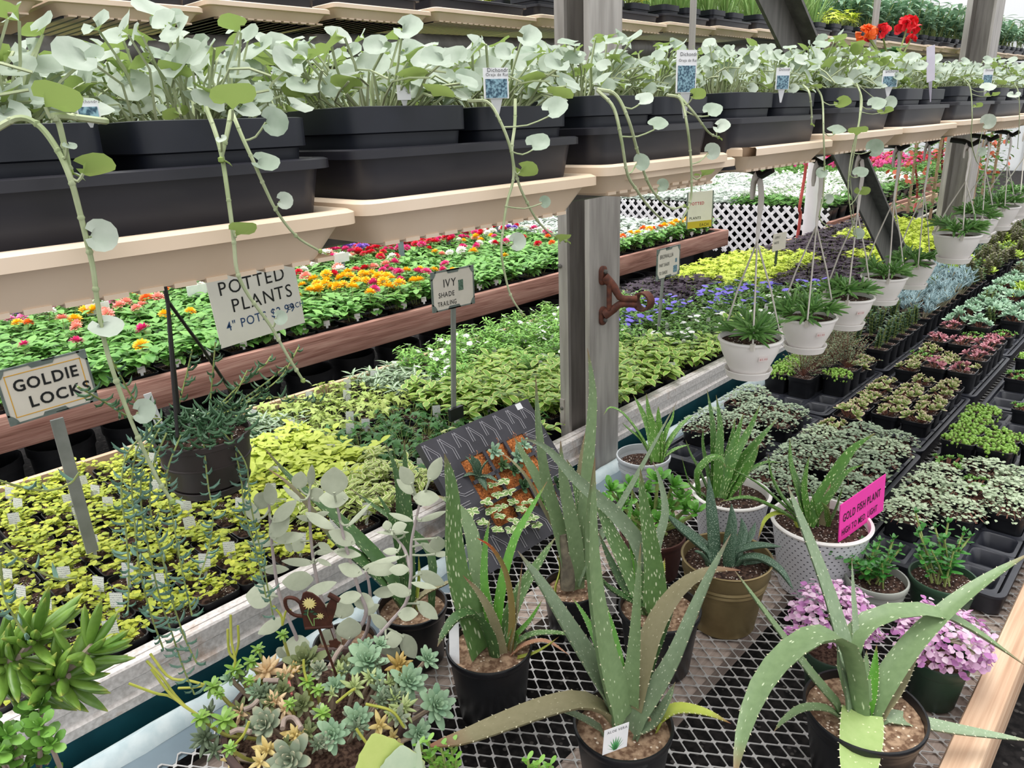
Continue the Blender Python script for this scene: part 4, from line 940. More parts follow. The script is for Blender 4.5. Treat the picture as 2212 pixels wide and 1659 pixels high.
mb = MB(); mb.tube([g.P(.5, .99, -.002), g.P(.5, 1.12, 0), V((g.P(.5, 1, 0).x, 2.45, 2.6))], .002, 4); mb.build('hanging_wire', STEELD, g.t)
b = MB(); b.tube([(2.5, 2.45, 2.6), (9, 2.45, 2.6)], .012, 8); tag(b.build('overhead_pipe', STEEL), 'overhead steel pipe the white hanging sign is wired to', 'pipe')
PINKC = leafm('fluorescent_pink_card', 'f649b4', 'f83fae', rough=.6, transl=0.05)
g = Sign('plant_sign', 'bright pink card sign lettered GOLD FISH PLANT HIGH TO MED. LIGHT on grey stake', (1816, 1092), (1914, 1024), (1813, 1172), .47, card=PINKC, yaw=-.20, thick=.002)
g.text('GOLD FISH PLANT', .06, .50, .30, sq=.545, wt=.010, jit=.05, rise=.0); g.text('HIGH TO MED. LIGHT', .05, .14, .25, sq=.535, wt=.010, jit=.05)
mb = MB(); q = g.P(.45, .1, -.003); mb.tube([q, V((q.x + .004, q.y, .66))], .0025, 6); q = g.P(.66, .1, -.003); mb.tube([q, V((q.x + .002, q.y + .003, .66))], .0025, 6); mb.build('stake', TAUPE, g.t)
# ------------------------------------------------------------------ middle bench: rows of small plants in square pots
POT_M, SOIL_M = sq_pot_mesh(.045, .082, BLACK2, lip=.012)
def mini_tag(w=.026, h=.034):
    mb = MB(); f = lambda u, v, o: V((u * w / 2, -o, v)); pts = [(-1, .012), (1, .012), (1, .012 + h), (-1, .012 + h)]
    vs = [f(u, v, o) for o in (0, .0007) for u, v in pts]; mb.add(vs, [(0, 1, 2, 3), (7, 6, 5, 4), (0, 4, 5, 1), (1, 5, 6, 2), (2, 6, 7, 3), (3, 7, 4, 0)], 0, [(.5 + u / 2, (v - .012) / h) for o in (0, 1) for u, v in pts])
    mb.add([f(-.4, .012, 0), f(.4, .012, 0), f(.15, -.03, 0), f(-.15, -.03, 0)], [(0, 1, 2, 3)], 0, [(.5, .02)] * 4); return mb
def linetag():
    m, n, b, out = _base('printed_white_tag'); b.inputs['Roughness'].default_value = .5
    uv = N(n, 'ShaderNodeUVMap'); wv = N(n, 'ShaderNodeTexWave', bands_direction='Y'); wv.inputs['Scale'].default_value = 2.1; wv.inputs['Distortion'].default_value = 0; wv.inputs['Detail'].default_value = 0
    nz = N(n, 'ShaderNodeTexNoise'); nz.inputs['Scale'].default_value = 16; n.links.new(uv.outputs[0], wv.inputs[0]); n.links.new(uv.outputs[0], nz.inputs['Vector'])
    k = mixc(n, 1.0, ramp(n, wv.outputs['Fac'], [(.62, (0, 0, 0)), (.72, (1, 1, 1))]), ramp(n, nz.outputs['Fac'], [(.46, (0, 0, 0)), (.52, (1, 1, 1))]), 'MULTIPLY')
    n.links.new(mixc(n, k, hexc('dcdddb'), hexc('8f9196')), b.inputs['Base Color']); return m
LTAG = linetag(); TAG_ME = mini_tag().mesh('tag', LTAG, None); TAG_W = mini_tag(.03, .026).mesh('tag', WHITE, None)
mb = MB(); mb.rrect([(.009, .0006, .0004, -.02), (.009, .0006, .0004, .045), (.008, .0006, .0004, .056), (.004, .0006, .0003, .062)], cap0=True, cap1=True, nc=1); TAG_R = mb.mesh('tag', pmat('grey_white_tag', 'c9cac6', 'bcbdb9', 90, .5))
GOLD = leafm('yellow_green_creeper_leaf', '8aa032', 'd0d24e', rough=.5, transl=.25)
VARI = leafm('cream_edged_leaf', '7f9a45', 'a9be5e', edge='dfe0a8', rough=.45, edge_w=.62)
NETT = leafm('lime_nettle_leaf', 'b2c63e', 'd8e270', rough=.5)
STRIPE = leafm('white_striped_leaf', '5f7f58', '8fa97c', mid='dfe6d8', rough=.45)
IVYM = leafm('ivy_leaf', '2f5f33', '5c8f4a', rough=.4, edge='a9bf82', edge_w=1.0); IVYL = leafm('pale_ivy_leaf', '8fae4c', 'c3cf78', rough=.45)
VINCA = leafm('yellow_edged_leaf', '649438', '9cbf54', edge='dfe08e', rough=.4, edge_w=.80)
BROW = leafm('bright_green_leaf', '5f9c40', '9ccb5e', rough=.45); BROWD = leafm('mid_green_leaf', '44762f', '7ba54a', rough=.45)
WHT = leafm('white_petal', 'e9e9e6', 'f5f5f2', rough=.5); VIO = leafm('violet_petal', '6a5acd', '8f80e6', rough=.5)
PURP = leafm('dark_purple_leaf', '261a28', '3e2c3c', rough=.5, spec=.25, transl=.05); LIMES = leafm('chartreuse_leaf', 'b3cb3c', 'dde664', rough=.45)
def goldi(seed, n=62):
    random.seed(seed); mb = MB()
    for s_ in range(17):
        a = U(0, 6.3); q = U(.01, .05); c = V((cos(a) * q * .5, sin(a) * q * .5, -.004)); tp = V((cos(a + U(-.4, .4)) * q * 1.15, sin(a) * q * 1.15, U(.012, .034))); mb.tube([c, c.lerp(tp, .5) + V((0, 0, .006)), tp], .0007, 3, 1)
        for k in range(6):
            p = c.lerp(tp, .35 + .13 * k); b_ = U(0, 6.3); mb.flat(p + V((0, 0, .003)), rdir(b_, U(-.1, .6)), (0, 0, 1), U(.010, .019), U(.009, .016), OVAL4, U(0, .8), .12, 0, nj=1)
    return mb.mesh('foliage', [GOLD, STEM])
def stemmy(seed, mat, ns=8, nl=6, h=.06, R=.045, L=.026, W=.012, prof=OVAL, fl=None, nf=7, fr=.011, out=.6, tube_m=None):
    random.seed(seed); mb = MB()
    for s_ in range(ns):
        a = U(0, 6.3); q = sqrt(U(0, 1)) * R; c = V((cos(a) * q * .5, sin(a) * q * .5, -.004)); tp = V((cos(a) * q * (1 + out), sin(a) * q * (1 + out), h * U(.55, 1.1))); m_ = c.lerp(tp, .5) + V((0, 0, h * .18)); mb.tube([c, m_, tp], .001, 3, 1)
        for k in range(nl):
            f = .25 + .75 * k / (nl - 1); p = c.lerp(m_, f * 2) if f < .5 else m_.lerp(tp, f * 2 - 1)
            for sgn in (0, pi): mb.flat(p, rdir(k * 1.57 + sgn + U(-.4, .4), U(-.2, .6)), (0, 0, 1), L * U(.65, 1.15), W * U(.75, 1.15), prof, U(.1, .9), .2, 0, nj=1)
        if fl and s_ < nf: flower5(mb, tp + V((0, 0, .004)), V((U(-.6, .2), U(-.6, .2), 1)), fr, 2)
    return mb.mesh('foliage', [mat, tube_m or STEM] + ([fl] if fl else []))
def ivy(seed, mat, n=24):
    random.seed(seed); mb = MB()
    for i in range(n):
        a = U(0, 6.3); q = sqrt(U(0, 1)) * .062; p = V((cos(a) * q, sin(a) * q, U(.006, .045))); mb.tube([V((cos(a) * q * .3, sin(a) * q * .3, -.003)), p * .7, p], .0008, 3, 1); lobed(mb, p, rdir(a + U(-.8, .8), U(-.6, .1)), V((U(-.3, .3), U(-.3, .3), 1)), U(.018, .029), IVY)
    return mb.mesh('foliage', [mat, STEM])
SPEC = {
 'gold': ([goldi(s) for s in (1, 2, 3, 4)], 'yellow-green creeper pot', .5), 'vari': ([stemmy(s, VARI, 8, 5, .07, .04, .030, .012) for s in (5, 6)], 'small cream-edged plant pot', .2),
 'nett': ([stemmy(s, NETT, 9, 5, .05, .05, .036, .021) for s in (7, 8)], 'lime leafy plant pot', .25), 'strp': ([stemmy(s, STRIPE, 8, 5, .045, .05, .05, .014, LANCE) for s in (9, 10)], 'white-striped plant pot', .2),
 'ivy': ([ivy(s, IVYM) for s in (11, 12, 13)], 'dark green ivy pot', .45), 'ivyl': ([ivy(s, IVYL) for s in (14, 15)], 'pale green ivy pot', .3),
 'vinc': ([stemmy(s, VINCA, 8, 5, .06, .05, .050, .025, OVAL, out=.8) for s in (16, 17, 18)], 'yellow-edged trailing plant pot', .2), 'whit': ([stemmy(s, BROW, 14, 7, .085, .05, .026, .009, LANCE, WHT, 3, .012) for s in (19, 20)], 'white star-flowered plant pot', .25),
 'blue': ([stemmy(s, BROWD, 12, 6, .075, .05, .028, .011, LANCE, VIO, 4, .017) for s in (21, 22)], 'violet-flowered plant pot', .5), 'bwht': ([stemmy(s, BROWD, 12, 6, .07, .05, .028, .011, LANCE, WHT, 2, .014) for s in (31, 32)], 'dark leafy white-flowered pot', .4),
 'purp': ([spud_mesh(s, PURP, 34, .050, .085, .072) for s in (23, 24)], 'dark purple-leaved plant pot', 0), 'lime': ([spud_mesh(s, LIMES, 38, .042, .09, .065) for s in (25, 26)], 'chartreuse-leaved plant pot', 0),
}
def species(x, y):
    if x < .80: return 'gold'
    if x < 1.12: return 'vari' if y < 1.62 else 'nett' if y < 2.1 else 'strp'
    if x < 1.55: return 'vari' if y < 1.5 else 'ivy' if y < 1.95 else 'ivyl'
    if x < 2.05: return 'vinc' if y < 1.5 else 'ivy' if y < 1.6 and x < 1.7 else 'vinc' if y < 2.0 else 'strp' if x < 1.7 else 'whit'
    if x < 2.55: return 'vinc' if y < 1.72 else 'whit'
    if x < 3.15: return 'vinc' if y < 1.5 else 'bwht' if y < 1.72 else 'blue' if y < 2.0 else 'whit'
    if x < 3.75: return 'bwht' if y < 1.6 else 'blue' if y < 1.9 else 'purp'
    if x < 4.7: return 'blue' if y < 1.6 and x < 4 else 'purp' if y < 1.75 else 'lime'
    if x < 5.6: return 'lime' if y < 1.6 else 'purp'
    if x < 6.7: return 'lime' if y < 2.0 else 'purp'
    return 'purp'
TAGYAW = -.72
rows_seen = {}
random.seed(100)
for r in range(10):
    y = 1.424 + r * .0935
    for i in range(78):
        x = .06 + i * .0945
        if 1.66 < x < 1.87 and y < 1.46: continue
        p = V((x + U(-.006, .006), y + U(-.006, .006), MZ + .083)); sp_ = species(x + U(-.03, .03), y + U(-.03, .03))
        tagq, rot, sc_, vi, empty = U(0, 1), U(0, 6.3), U(.92, 1.15), int(U(0, 99)), U(0, 1)
        if not inframe(p + V((0, 0, .04)), 30): continue
        if (x > 4.6 and y > 2.2) or x > 6.75: continue
        rows_seen.setdefault((sp_, r), []).append((p, tagq, rot, sc_, vi, empty))
for (sp_, r), lst in rows_seen.items():
    mes, word, tp = SPEC[sp_]
    for i, (p, tagq, rot, sc_, vi, empty) in enumerate(lst):
        t = thing({'gold': 'potted_creeper', 'vari': 'potted_variegated_plant', 'nett': 'potted_lime_plant', 'strp': 'potted_striped_plant', 'ivy': 'potted_ivy', 'ivyl': 'potted_pale_ivy', 'vinc': 'potted_trailing_plant', 'whit': 'potted_white_flower', 'blue': 'potted_violet_flower', 'bwht': 'potted_leafy_plant', 'purp': 'potted_purple_vine', 'lime': 'potted_chartreuse_vine'}[sp_], '%s, %s from left in its %s row behind the aluminium rim' % (word, ordn(i), ordn(r)), 'potted plant', (p.x, p.y, MZ), word + 's on the middle bench')
        for nm, me in (('pot', POT_M), ('soil', SOIL_M), ('foliage', mes[vi % len(mes)])):
            q = obj(nm, me, t); q.location = (0, 0, .082)
        q.rotation_euler = (0, 0, rot); s = sc_ * (1.1 if sp_ == 'gold' and r > 2 else .8 if sp_ == 'gold' and empty < .45 else 1.0); q.scale = (s, s, s)
        if tagq < tp:
            k = obj('tag', TAG_R if sp_ in ('blue', 'whit', 'bwht') else TAG_ME, t); k.location = (.015 - .03 * (vi % 2), -.018, .088); k.rotation_euler = (-.15 + .3 * tagq, .12 - .3 * tagq, TAGYAW + (tagq - .25) * 1.2)
# ------------------------------------------------------------------ far flower bench
POT_F, SOIL_F = sq_pot_mesh(.062, .09, BLACK2, lip=.014)
ZIN = leafm('zinnia_green_leaf', '4f8a3c', '90c266', rough=.45)
def zinnia(seed):
    return stemmy(seed, ZIN, 10, 4, .085, .055, .056, .032, OVAL, out=.55)
ZF = [zinnia(s) for s in (51, 52, 53, 54)]
def headmesh(nm, c1, c2, r=.031):
    random.seed(len(nm)); mb = MB(); pompon(mb, V((0, 0, 0)), r, 0, 34); mb.tube([(0, 0, -.05), (0, 0, 0)], .0018, 4, 1); return mb.mesh('flower_head', [leafm(nm, c1, c2, rough=.5, transl=.15), STEM])
HEADS = {'yellow': headmesh('yellow_petal', 'f0b400', 'ffd02e'), 'orange': headmesh('orange_zinnia_petal', 'ec6a1f', 'f78b3a'), 'red': headmesh('red_zinnia_petal', 'c8152e', 'e22a45'), 'pink': headmesh('pink_zinnia_petal', 'd85a9a', 'f0a3cb'), 'coral': headmesh('coral_petal', 'ee8f80', 'f6b3a2'),
         'magenta': headmesh('magenta_petal', 'd0246f', 'e84f94'), 'white': headmesh('white_zinnia_petal', 'ece9e0', 'f7f4ee'), 'purple': headmesh('purple_petal', '7a4bb0', '9f78d2')}
SILV = leafm('woolly_silver_leaf', 'b9c6bb', 'dfe6de', rough=.7); SILVER_P = [bigleaf(s, SILV, 34, .075, .045, .07, OVAL, .3) for s in (61, 62)]
random.seed(200); seen = {}
for r in range(11):
    y = 3.125 + r * .148
    for i in range(39):
        x = .0 + i * .15; p = V((x + U(-.01, .01), y + U(-.01, .01), FZ + .091)); rv = [U(0, 1) for _ in range(9)]
        if not inframe(p + V((0, 0, .06)), 50): continue
        silver = x > 4.55 and y > 3.25
        fl = []
        if not silver:
            if y > 4.15:
                if x < 1.5: cs = ['pink', 'pink', 'purple'] if x < 1.05 else ['white', 'pink']
                elif x < 2.1: cs = ['white', 'white', 'orange']
                elif x < 3.0: cs = ['coral', 'magenta', 'white']
                elif x < 4.2: cs = ['red', 'red', 'magenta']
                else: cs = ['purple', 'white', 'red']
                nfl = 3 if rv[0] < .85 else 1
                if y > 4.4 and x > 3: cs = ['purple', 'purple', 'red']
            elif y > 3.7: cs = ['yellow', 'coral', 'white', 'orange'] if x < 2.2 else ['red', 'magenta', 'white', 'coral', 'yellow']; nfl = 2 if rv[0] < .5 else 0
            elif y > 3.35: cs = ['yellow'] if 1.9 < x < 2.6 else ['yellow', 'magenta'] if x < 3.6 else ['yellow', 'orange', 'red']; nfl = 3 if 1.9 < x < 2.7 else 1 if rv[0] < .3 else 0
            else: cs = ['yellow', 'yellow', 'magenta'] if 2.0 < x < 3 else ['orange', 'yellow']; nfl = 2 if (2.2 < x < 2.9 or x > 3.9) else (1 if rv[0] < .07 else 0)
            fl = [cs[int(rv[1 + k] * 50) % len(cs)] for k in range(nfl)]
        key = 'woolly silver-leaved plant pot' if silver else ('%s-flowered plant pot' % fl[0] if fl else 'green flowerless bedding plant pot')
        seen.setdefault((key, r), []).append((p, fl, rv))
for (key, r), lst in seen.items():
    for i, (p, fl, rv) in enumerate(lst):
        t = thing('silver_bedding_plant' if key.startswith('woolly') else 'bedding_plant' if key.startswith('green') else 'flowering_bedding_plant', '%s, %s from left in its %s row behind the redwood beam' % (key, ordn(i), ordn(r)), 'potted plant', (p.x, p.y, FZ), key + 's on the far bench')
        silver = key.startswith('woolly')
        for nm, me in (('pot', POT_F), ('soil', SOIL_F), ('foliage', SILVER_P[i % 2] if silver else ZF[int(rv[4] * 4)])): q = obj(nm, me, t); q.location = (0, 0, .09)
        q.rotation_euler = (0, 0, rv[5] * 6.28); s = .95 + rv[6] * .25; q.scale = (s, s, s)
        for k, c_ in enumerate(fl):
            for z in range(1):
                a = rv[7] * 6.28 + k * 2.2; h = obj('flower_head', HEADS[c_], t); s = .85 + .45 * rv[8]; h.location = (cos(a) * .032, sin(a) * .032, .09 + .105 + .02 * rv[k]); h.scale = (s, s, s); h.rotation_euler = (U(-.4, .4), U(-.4, .4), a)
        if rv[8] > (.35 if r < 5 else .75):
            k = obj('tag', TAG_W, t); k.location = (-.02 + .04 * rv[3], -.05, .088); k.rotation_euler = (-.1, 0, -.6 + rv[2] * .5)
for i, (px, py) in enumerate([(212, 700), (425, 660), (737, 590), (865, 545), (967, 520), (1075, 500)]):
    y_ = 4.02 if i < 2 else 3.95 + .12 * (i - 2); top = aty(px, py - 30, y_); t = thing('plant_marker', 'grey stake with a white header card among the bedding flowers, %s from the left' % ordn(i), 'marker', (top.x, y_, FZ), 'grey plant markers on the far bench')
    b = MB(); b.beam((top.x, y_, FZ), top, .045, .005, (0, -1, 0)); b.build('stake', pmat('blue_grey_stake', '76808d', '88919c', 15, .5), t, smooth=None)
    b = MB(); b.box(top + V((0, -.006, .01)), (.11, .004, .055)); b.build('header_card', WHITE, t, smooth=None)
# ------------------------------------------------------------------ the big plants on the near bench
ALOE = leafm('aloe_leaf', '627a52', '839a6e', rough=.42, spec=.4, spots='c4d0ae', sscale=(16, 26), spot_t=.10, tip='8a6a50', tip_at=.86, transl=0)
ALOEG = leafm('grey_green_aloe_leaf', '6b8062', '8ea081', rough=.45, spec=.4, spots='d2d8c4', sscale=(22, 34), spot_t=.10, tip='8a7460', tip_at=.88, transl=0)
ALOES = leafm('spotted_aloe_leaf', '4c6f3a', '6e8f54', rough=.42, spec=.4, spots='d0dab4', sscale=(22, 20), spot_t=.20, tip='7a6848', tip_at=.85, transl=0)
ALOEB = leafm('brownish_aloe_leaf', '7d7858', '978f70', rough=.5, spots='b9b094', sscale=(20, 30), spot_t=.08, tip='8a5c46', tip_at=.75, transl=0)
ALOEY = leafm('yellow_green_aloe_leaf', '9fae45', 'bcc55a', rough=.45, tip='7a3f38', tip_at=.75, transl=0)
ALOEYG = leafm('pale_green_aloe_leaf', '84a058', 'a0b474', rough=.45, spots='d0d6a8', sscale=(16, 26), spot_t=.08, transl=0)
ALOEK = leafm('dark_green_aloe_leaf', '34522c', '4b6d3c', rough=.4, spec=.45, spots='a9b98a', sscale=(18, 24), spot_t=.14, tip='6a5238', tip_at=.85, transl=0)
ALOEBR = leafm('fresh_green_aloe_leaf', '4f8a2f', '6ba540', rough=.4, spec=.45, spots='b8cf90', sscale=(14, 22), spot_t=.11, tip='8a5a44', tip_at=.85, transl=0)
ALOER = leafm('red_tipped_aloe_leaf', '7a6a3c', '8a7a48', rough=.45, tip='e8482c', tip_at=.62, transl=0)
LACE = leafm('lace_spotted_aloe_leaf', '3f6e2a', '628f3c', rough=.4, spec=.45, spots='c3d59a', sscale=(16, 24), spot_t=.20, tip='7f7044', tip_at=.88, transl=0)
DEADM = leafm('dried_aloe_leaf', 'a0765a', 'b98c74', rough=.7, transl=0)
AP = [.72, .95, 1, .97, .92, .86, .78, .69, .58, .46, .33, .18, .03]
AP2 = [1.0, .96, .88, .80, .72, .65, .58, .51, .44, .36, .27, .15, .02]     # broad at the base
def transport(sp_, u0):
    ups = []; u = V(u0)
    for i in range(len(sp_)):
        t = (sp_[min(i + 1, len(sp_) - 1)] - sp_[max(i - 1, 0)]).normalized(); w = u - t * u.dot(t); u = w.normalized() if w.length > 1e-5 else t.orthogonal().normalized(); ups.append(u.copy())
    return ups
def aloe(t, mat, pts, wpx, d0, dd, prof=AP, chan=.55, teeth=14, thick=.34, name='leaf', axis=None, up=None, tooth=.0032):
    """one fleshy leaf through photo pixels, from depth d0 to d0 + dd"""
    n = len(prof) - 1; sp_ = pxs(pts, d0, d0 + dd, n); sp_[0] = sp_[0] + V((0, 0, -.02)); W = wpx / FPX * d0
    ax = axis or sp_[0]; out = V((sp_[n * 2 // 3].x - ax.x, sp_[n * 2 // 3].y - ax.y, 0))
    u0 = up or ((-out.normalized() + V((0, 0, .55))) if out.length > .015 else (CAM - sp_[0]).normalized())
    b = MB(); b.fat(sp_, transport(sp_, u0), W, W * thick, prof, chan, 0, 10, teeth, tooth * .62 * (W / .03) ** .5, 1)
    o = b.build(name, [mat, TOOTH], t); return o
TOOTH = pmat('pale_leaf_spine', 'd9d3b4', rough=.5)
def potpos(px, py, w, h, z0=BZ):
    c = atz(px, py, z0 + h); return c, w / FPX * depth(c)
def round_pot(t, c, D, h, mat=BLACK2, lipw=.012, taper=.74, soil=COARSE, fill=.018, lip=True, name='pot'):
    R = D / 2; b = MB(); z = lambda q: q - h
    pr = [(R * taper * .95, z(0)), (R * taper, z(.003)), (R * .955, -lipw - .002)] + ([(R * .985, -lipw - .0015), (R, -lipw), (R + .0015, -.002), (R + .0005, 0.0005), (R - .003, .0005), (R - .004, -.004)] if lip else [(R * .99, -.002), (R, 0), (R - .003, .0005), (R - .004, -.004)]) + [(R * .93, -fill - .012)]
    b.lathe(pr, c, 44, 0, None, True); b.build(name, mat, t)
    b = MB(); rs = [R * .945, R * .7, R * .4, R * .1]; rr = random.Random(int(c.x * 1e4)); b.lathe([(r, -fill + .004 * rr.uniform(-.5, 1)) for r in rs], c, 28, cap1=True); b.build('soil', soil, t)

# front middle aloe
c, D = potpos(1346, 1560, 213, .15); d = depth(c); t = thing('potted_aloe', 'large aloe in the black pot front middle, white tag lettered ALOE VERA in its soil', 'potted plant', (c.x, c.y, BZ)); round_pot(t, c, D, .15, taper=.76)
for m, p, w, dd, pr in ((ALOE, [(1345, 1535), (1322, 1470), (1303, 1400), (1286, 1290), (1277, 1180), (1278, 1080), (1285, 988)], 92, -.09, AP2), (ALOEG, [(1330, 1520), (1275, 1430), (1225, 1350), (1170, 1262), (1118, 1190)], 62, -.02, AP), (ALOEBR, [(1345, 1470), (1325, 1380), (1308, 1320), (1297, 1270)], 24, 0, AP), (ALOEBR, [(1320, 1480), (1285, 1380), (1262, 1330), (1235, 1289)], 20, .05, AP),
                        (ALOE, [(1362, 1500), (1370, 1410), (1377, 1300), (1384, 1174)], 42, -.04, AP2), (ALOEB, [(1372, 1510), (1390, 1430), (1420, 1345), (1470, 1272), (1535, 1233), (1600, 1232)], 58, .07, AP), (ALOEK, [(1376, 1520), (1405, 1440), (1437, 1360), (1460, 1303)], 24, .05, AP),
                        (ALOEG, [(1362, 1565), (1410, 1500), (1455, 1425), (1495, 1330), (1535, 1240), (1579, 1153)], 62, .0, AP2), (ALOEG, [(1362, 1580), (1410, 1560), (1438, 1520), (1459, 1473)], 46, -.03, AP), (ALOEY, [(1415, 1560), (1460, 1532), (1520, 1538), (1579, 1563)], 36, -.03, AP), (DEADM, [(1400, 1545), (1412, 1565), (1420, 1582)], 22, 0, AP),
                        (ALOEB, [(1335, 1545), (1260, 1515), (1180, 1530), (1090, 1562), (1000, 1596), (930, 1612)], 60, -.10, [.8, .95, 1, 1, 1, 1, .97, .92, .85, .74, .6, .4, .15]), (ALOEG, [(1310, 1582), (1265, 1555), (1222, 1537), (1181, 1530)], 26, -.04, AP)):
    aloe(t, m, p, w, d - (.01 if dd < -.08 else 0), dd, pr, axis=c)
g = aty(1330, 1592, c.y - .045); b = MB(); rt = V((.93, -.36, -.08)).normalized(); un = V((.36, .93, 0)); upv = (V((0, 0, 1)) - rt * rt.z).normalized()
P_ = lambda u, v, o: g + rt * u + upv * v - un * o
b.add([P_(u, v, o) for o in (0, .0008) for u, v in ((-.021, -.024), (.021, -.024), (.021, .019), (-.021, .019))], [(3, 2, 1, 0), (4, 5, 6, 7), (0, 1, 5, 4), (1, 2, 6, 5), (2, 3, 7, 6), (3, 0, 4, 7)]); tg = thing('plant_tag', 'small white tag lettered ALOE VERA with green aloe picture in the front pot', 'tag', g + V((0, 0, -.024))); b.build('card', WHITE, tg, smooth=None)
b = MB(); text_mesh(b, 'ALOE VERA', P_(-.016, .011, .0009), rt, upv, .0062, 0, 0, .0003, .92, .02); b.build('lettering', INKG, tg, smooth=None)
b = MB()
for k in range(9): a = radians(-70 + 17.5 * k); b.add([P_(-.003 * cos(a) , -.022, .0012), P_(.003 * cos(a), -.022, .0012), P_(sin(a) * .017, -.022 + cos(a) * .024, .0012)], [(0, 1, 2)])
b.build('picture', pmat('printed_leaf_green', '4f9a5c', rough=.6), tg, smooth=None)
b = MB(); nn = (V((CAM.x, CAM.y, 0)) - V((c.x, c.y, 0))).normalized(); an = math.atan2(nn.y, nn.x) + .42; q = c + V((cos(an), sin(an), 0)) * (D / 2 * .965) + V((0, 0, -.031)); rt2 = V((-sin(an), cos(an), 0)); b.box(q, (.0015, .022, .016), 0, Matrix((V((cos(an), sin(an), 0)), rt2, V((0, 0, 1)))).transposed()); b.build('price_sticker', WHITE, t, smooth=None)

# right front aloe
c, D = potpos(1868, 1530, 247, .14); d = depth(c); t = thing('potted_aloe', 'widest aloe with arching leaves in the black pot at the front rail', 'potted plant', (c.x, c.y, BZ)); round_pot(t, c, D, .14, taper=.74)
for m, p, w, dd, pr in ((ALOEG, [(1850, 1535), (1828, 1420), (1795, 1300), (1752, 1180), (1720, 1100), (1702, 1050)], 60, .03, AP2), (ALOE, [(1868, 1532), (1842, 1470), (1836, 1420), (1848, 1372), (1893, 1334), (1970, 1317), (2050, 1330), (2110, 1365), (2165, 1402), (2225, 1445)], 56, .05, [.9, 1, 1, .98, .93, .86, .78, .68, .56, .44, .32, .18, .03]),
                        (ALOE, [(1858, 1530), (1843, 1440), (1822, 1385), (1775, 1370), (1715, 1402), (1660, 1460), (1622, 1535), (1600, 1610), (1588, 1675)], 62, -.20, [.8, .9, .95, 1, 1, .98, .92, .84, .74, .6, .45, .28, .1]), (ALOE, [(1882, 1535), (1930, 1450), (1990, 1372), (2070, 1297), (2150, 1240), (2230, 1192)], 58, .06, AP), (ALOEBR, [(1876, 1530), (1888, 1460), (1894, 1392)], 26, .0, AP), (ALOE, [(1872, 1525), (1870, 1450), (1872, 1405)], 22, .01, AP),
                        (ALOEG, [(1850, 1480), (1848, 1360), (1843, 1280), (1840, 1208)], 16, .04, AP), (ALOEB, [(1893, 1540), (1935, 1480), (1965, 1430), (1987, 1395)], 48, .05, AP), (ALOEG, [(1890, 1545), (1960, 1556), (2050, 1574), (2140, 1588), (2235, 1602)], 46, .0, AP), (ALOEYG, [(1862, 1530), (1859, 1590), (1852, 1665), (1846, 1760)], 84, -.16, [.8, .95, 1, 1, 1, .97, .93, .88, .8, .7, .58, .4, .15]),
                        (ALOE, [(1830, 1562), (1790, 1532), (1735, 1530), (1695, 1555), (1672, 1580)], 28, -.04, AP), (ALOE, [(1830, 1545), (1760, 1465), (1708, 1396), (1640, 1305), (1581, 1224)], 32, .06, AP), (DEADM, [(1900, 1590), (1925, 1600), (1950, 1640), (1970, 1690)], 28, -.05, AP)):
    aloe(t, m, p, w, d, dd, pr, axis=c)

# aloe with the drooping grey leaf, left of the front one
c, D = potpos(1057, 1392, 185, .15); d = depth(c); t = thing('potted_aloe', 'aloe with tall spotted leaf and red leaf tip, black pot left of front middle', 'potted plant', (c.x, c.y, BZ)); round_pot(t, c, D, .15, taper=.78)
for m, p, w, dd, pr in ((ALOES, [(1040, 1385), (1008, 1310), (986, 1240), (977, 1160), (976, 1080), (968, 1020), (960, 980)], 82, -.06, AP2), (ALOEK, [(1068, 1412), (1050, 1355), (1020, 1325), (985, 1335), (960, 1368), (945, 1397)], 48, -.09, AP), (ALOE, [(1062, 1370), (1035, 1260), (1020, 1160), (1000, 1112), (972, 1085), (945, 1070)], 38, .06, AP), (ALOEBR, [(1066, 1380), (1047, 1270), (1048, 1180), (1058, 1121)], 20, 0, AP),
                        (ALOER, [(1102, 1405), (1107, 1320), (1093, 1235), (1062, 1182), (1030, 1162)], 17, -.02, AP), (ALOEBR, [(1072, 1370), (1085, 1265), (1112, 1165), (1150, 1095), (1182, 1040)], 26, .06, AP), (ALOES, [(1085, 1375), (1125, 1280), (1165, 1215), (1200, 1160)], 40, .08, AP), (ALOEB, [(1090, 1420), (1065, 1335), (1035, 1280), (1000, 1243)], 22, -.05, AP), (ALOEB, [(1100, 1412), (1114, 1340), (1122, 1275), (1128, 1215)], 15, -.02, AP),
                        (ALOES, [(1105, 1395), (1150, 1370), (1210, 1368), (1268, 1382)], 22, -.01, AP), (DEADM, [(1095, 1420), (1135, 1392), (1180, 1385), (1230, 1415)], 18, -.05, AP), (ALOEY, [(1100, 1425), (1150, 1412), (1180, 1396), (1208, 1375)], 12, -.05, AP), (ALOEBR, [(1112, 1375), (1145, 1340), (1172, 1295)], 18, .02, AP)):
    aloe(t, m, p, w, d, dd, pr, axis=c)
b = MB(); b.beam(atd(982, 1440, d - .02), atd(980, 1335, d - .02), .018, .001, (-.6, -.7, 0)); b.build('plant_tag', WHITE, t, smooth=None)

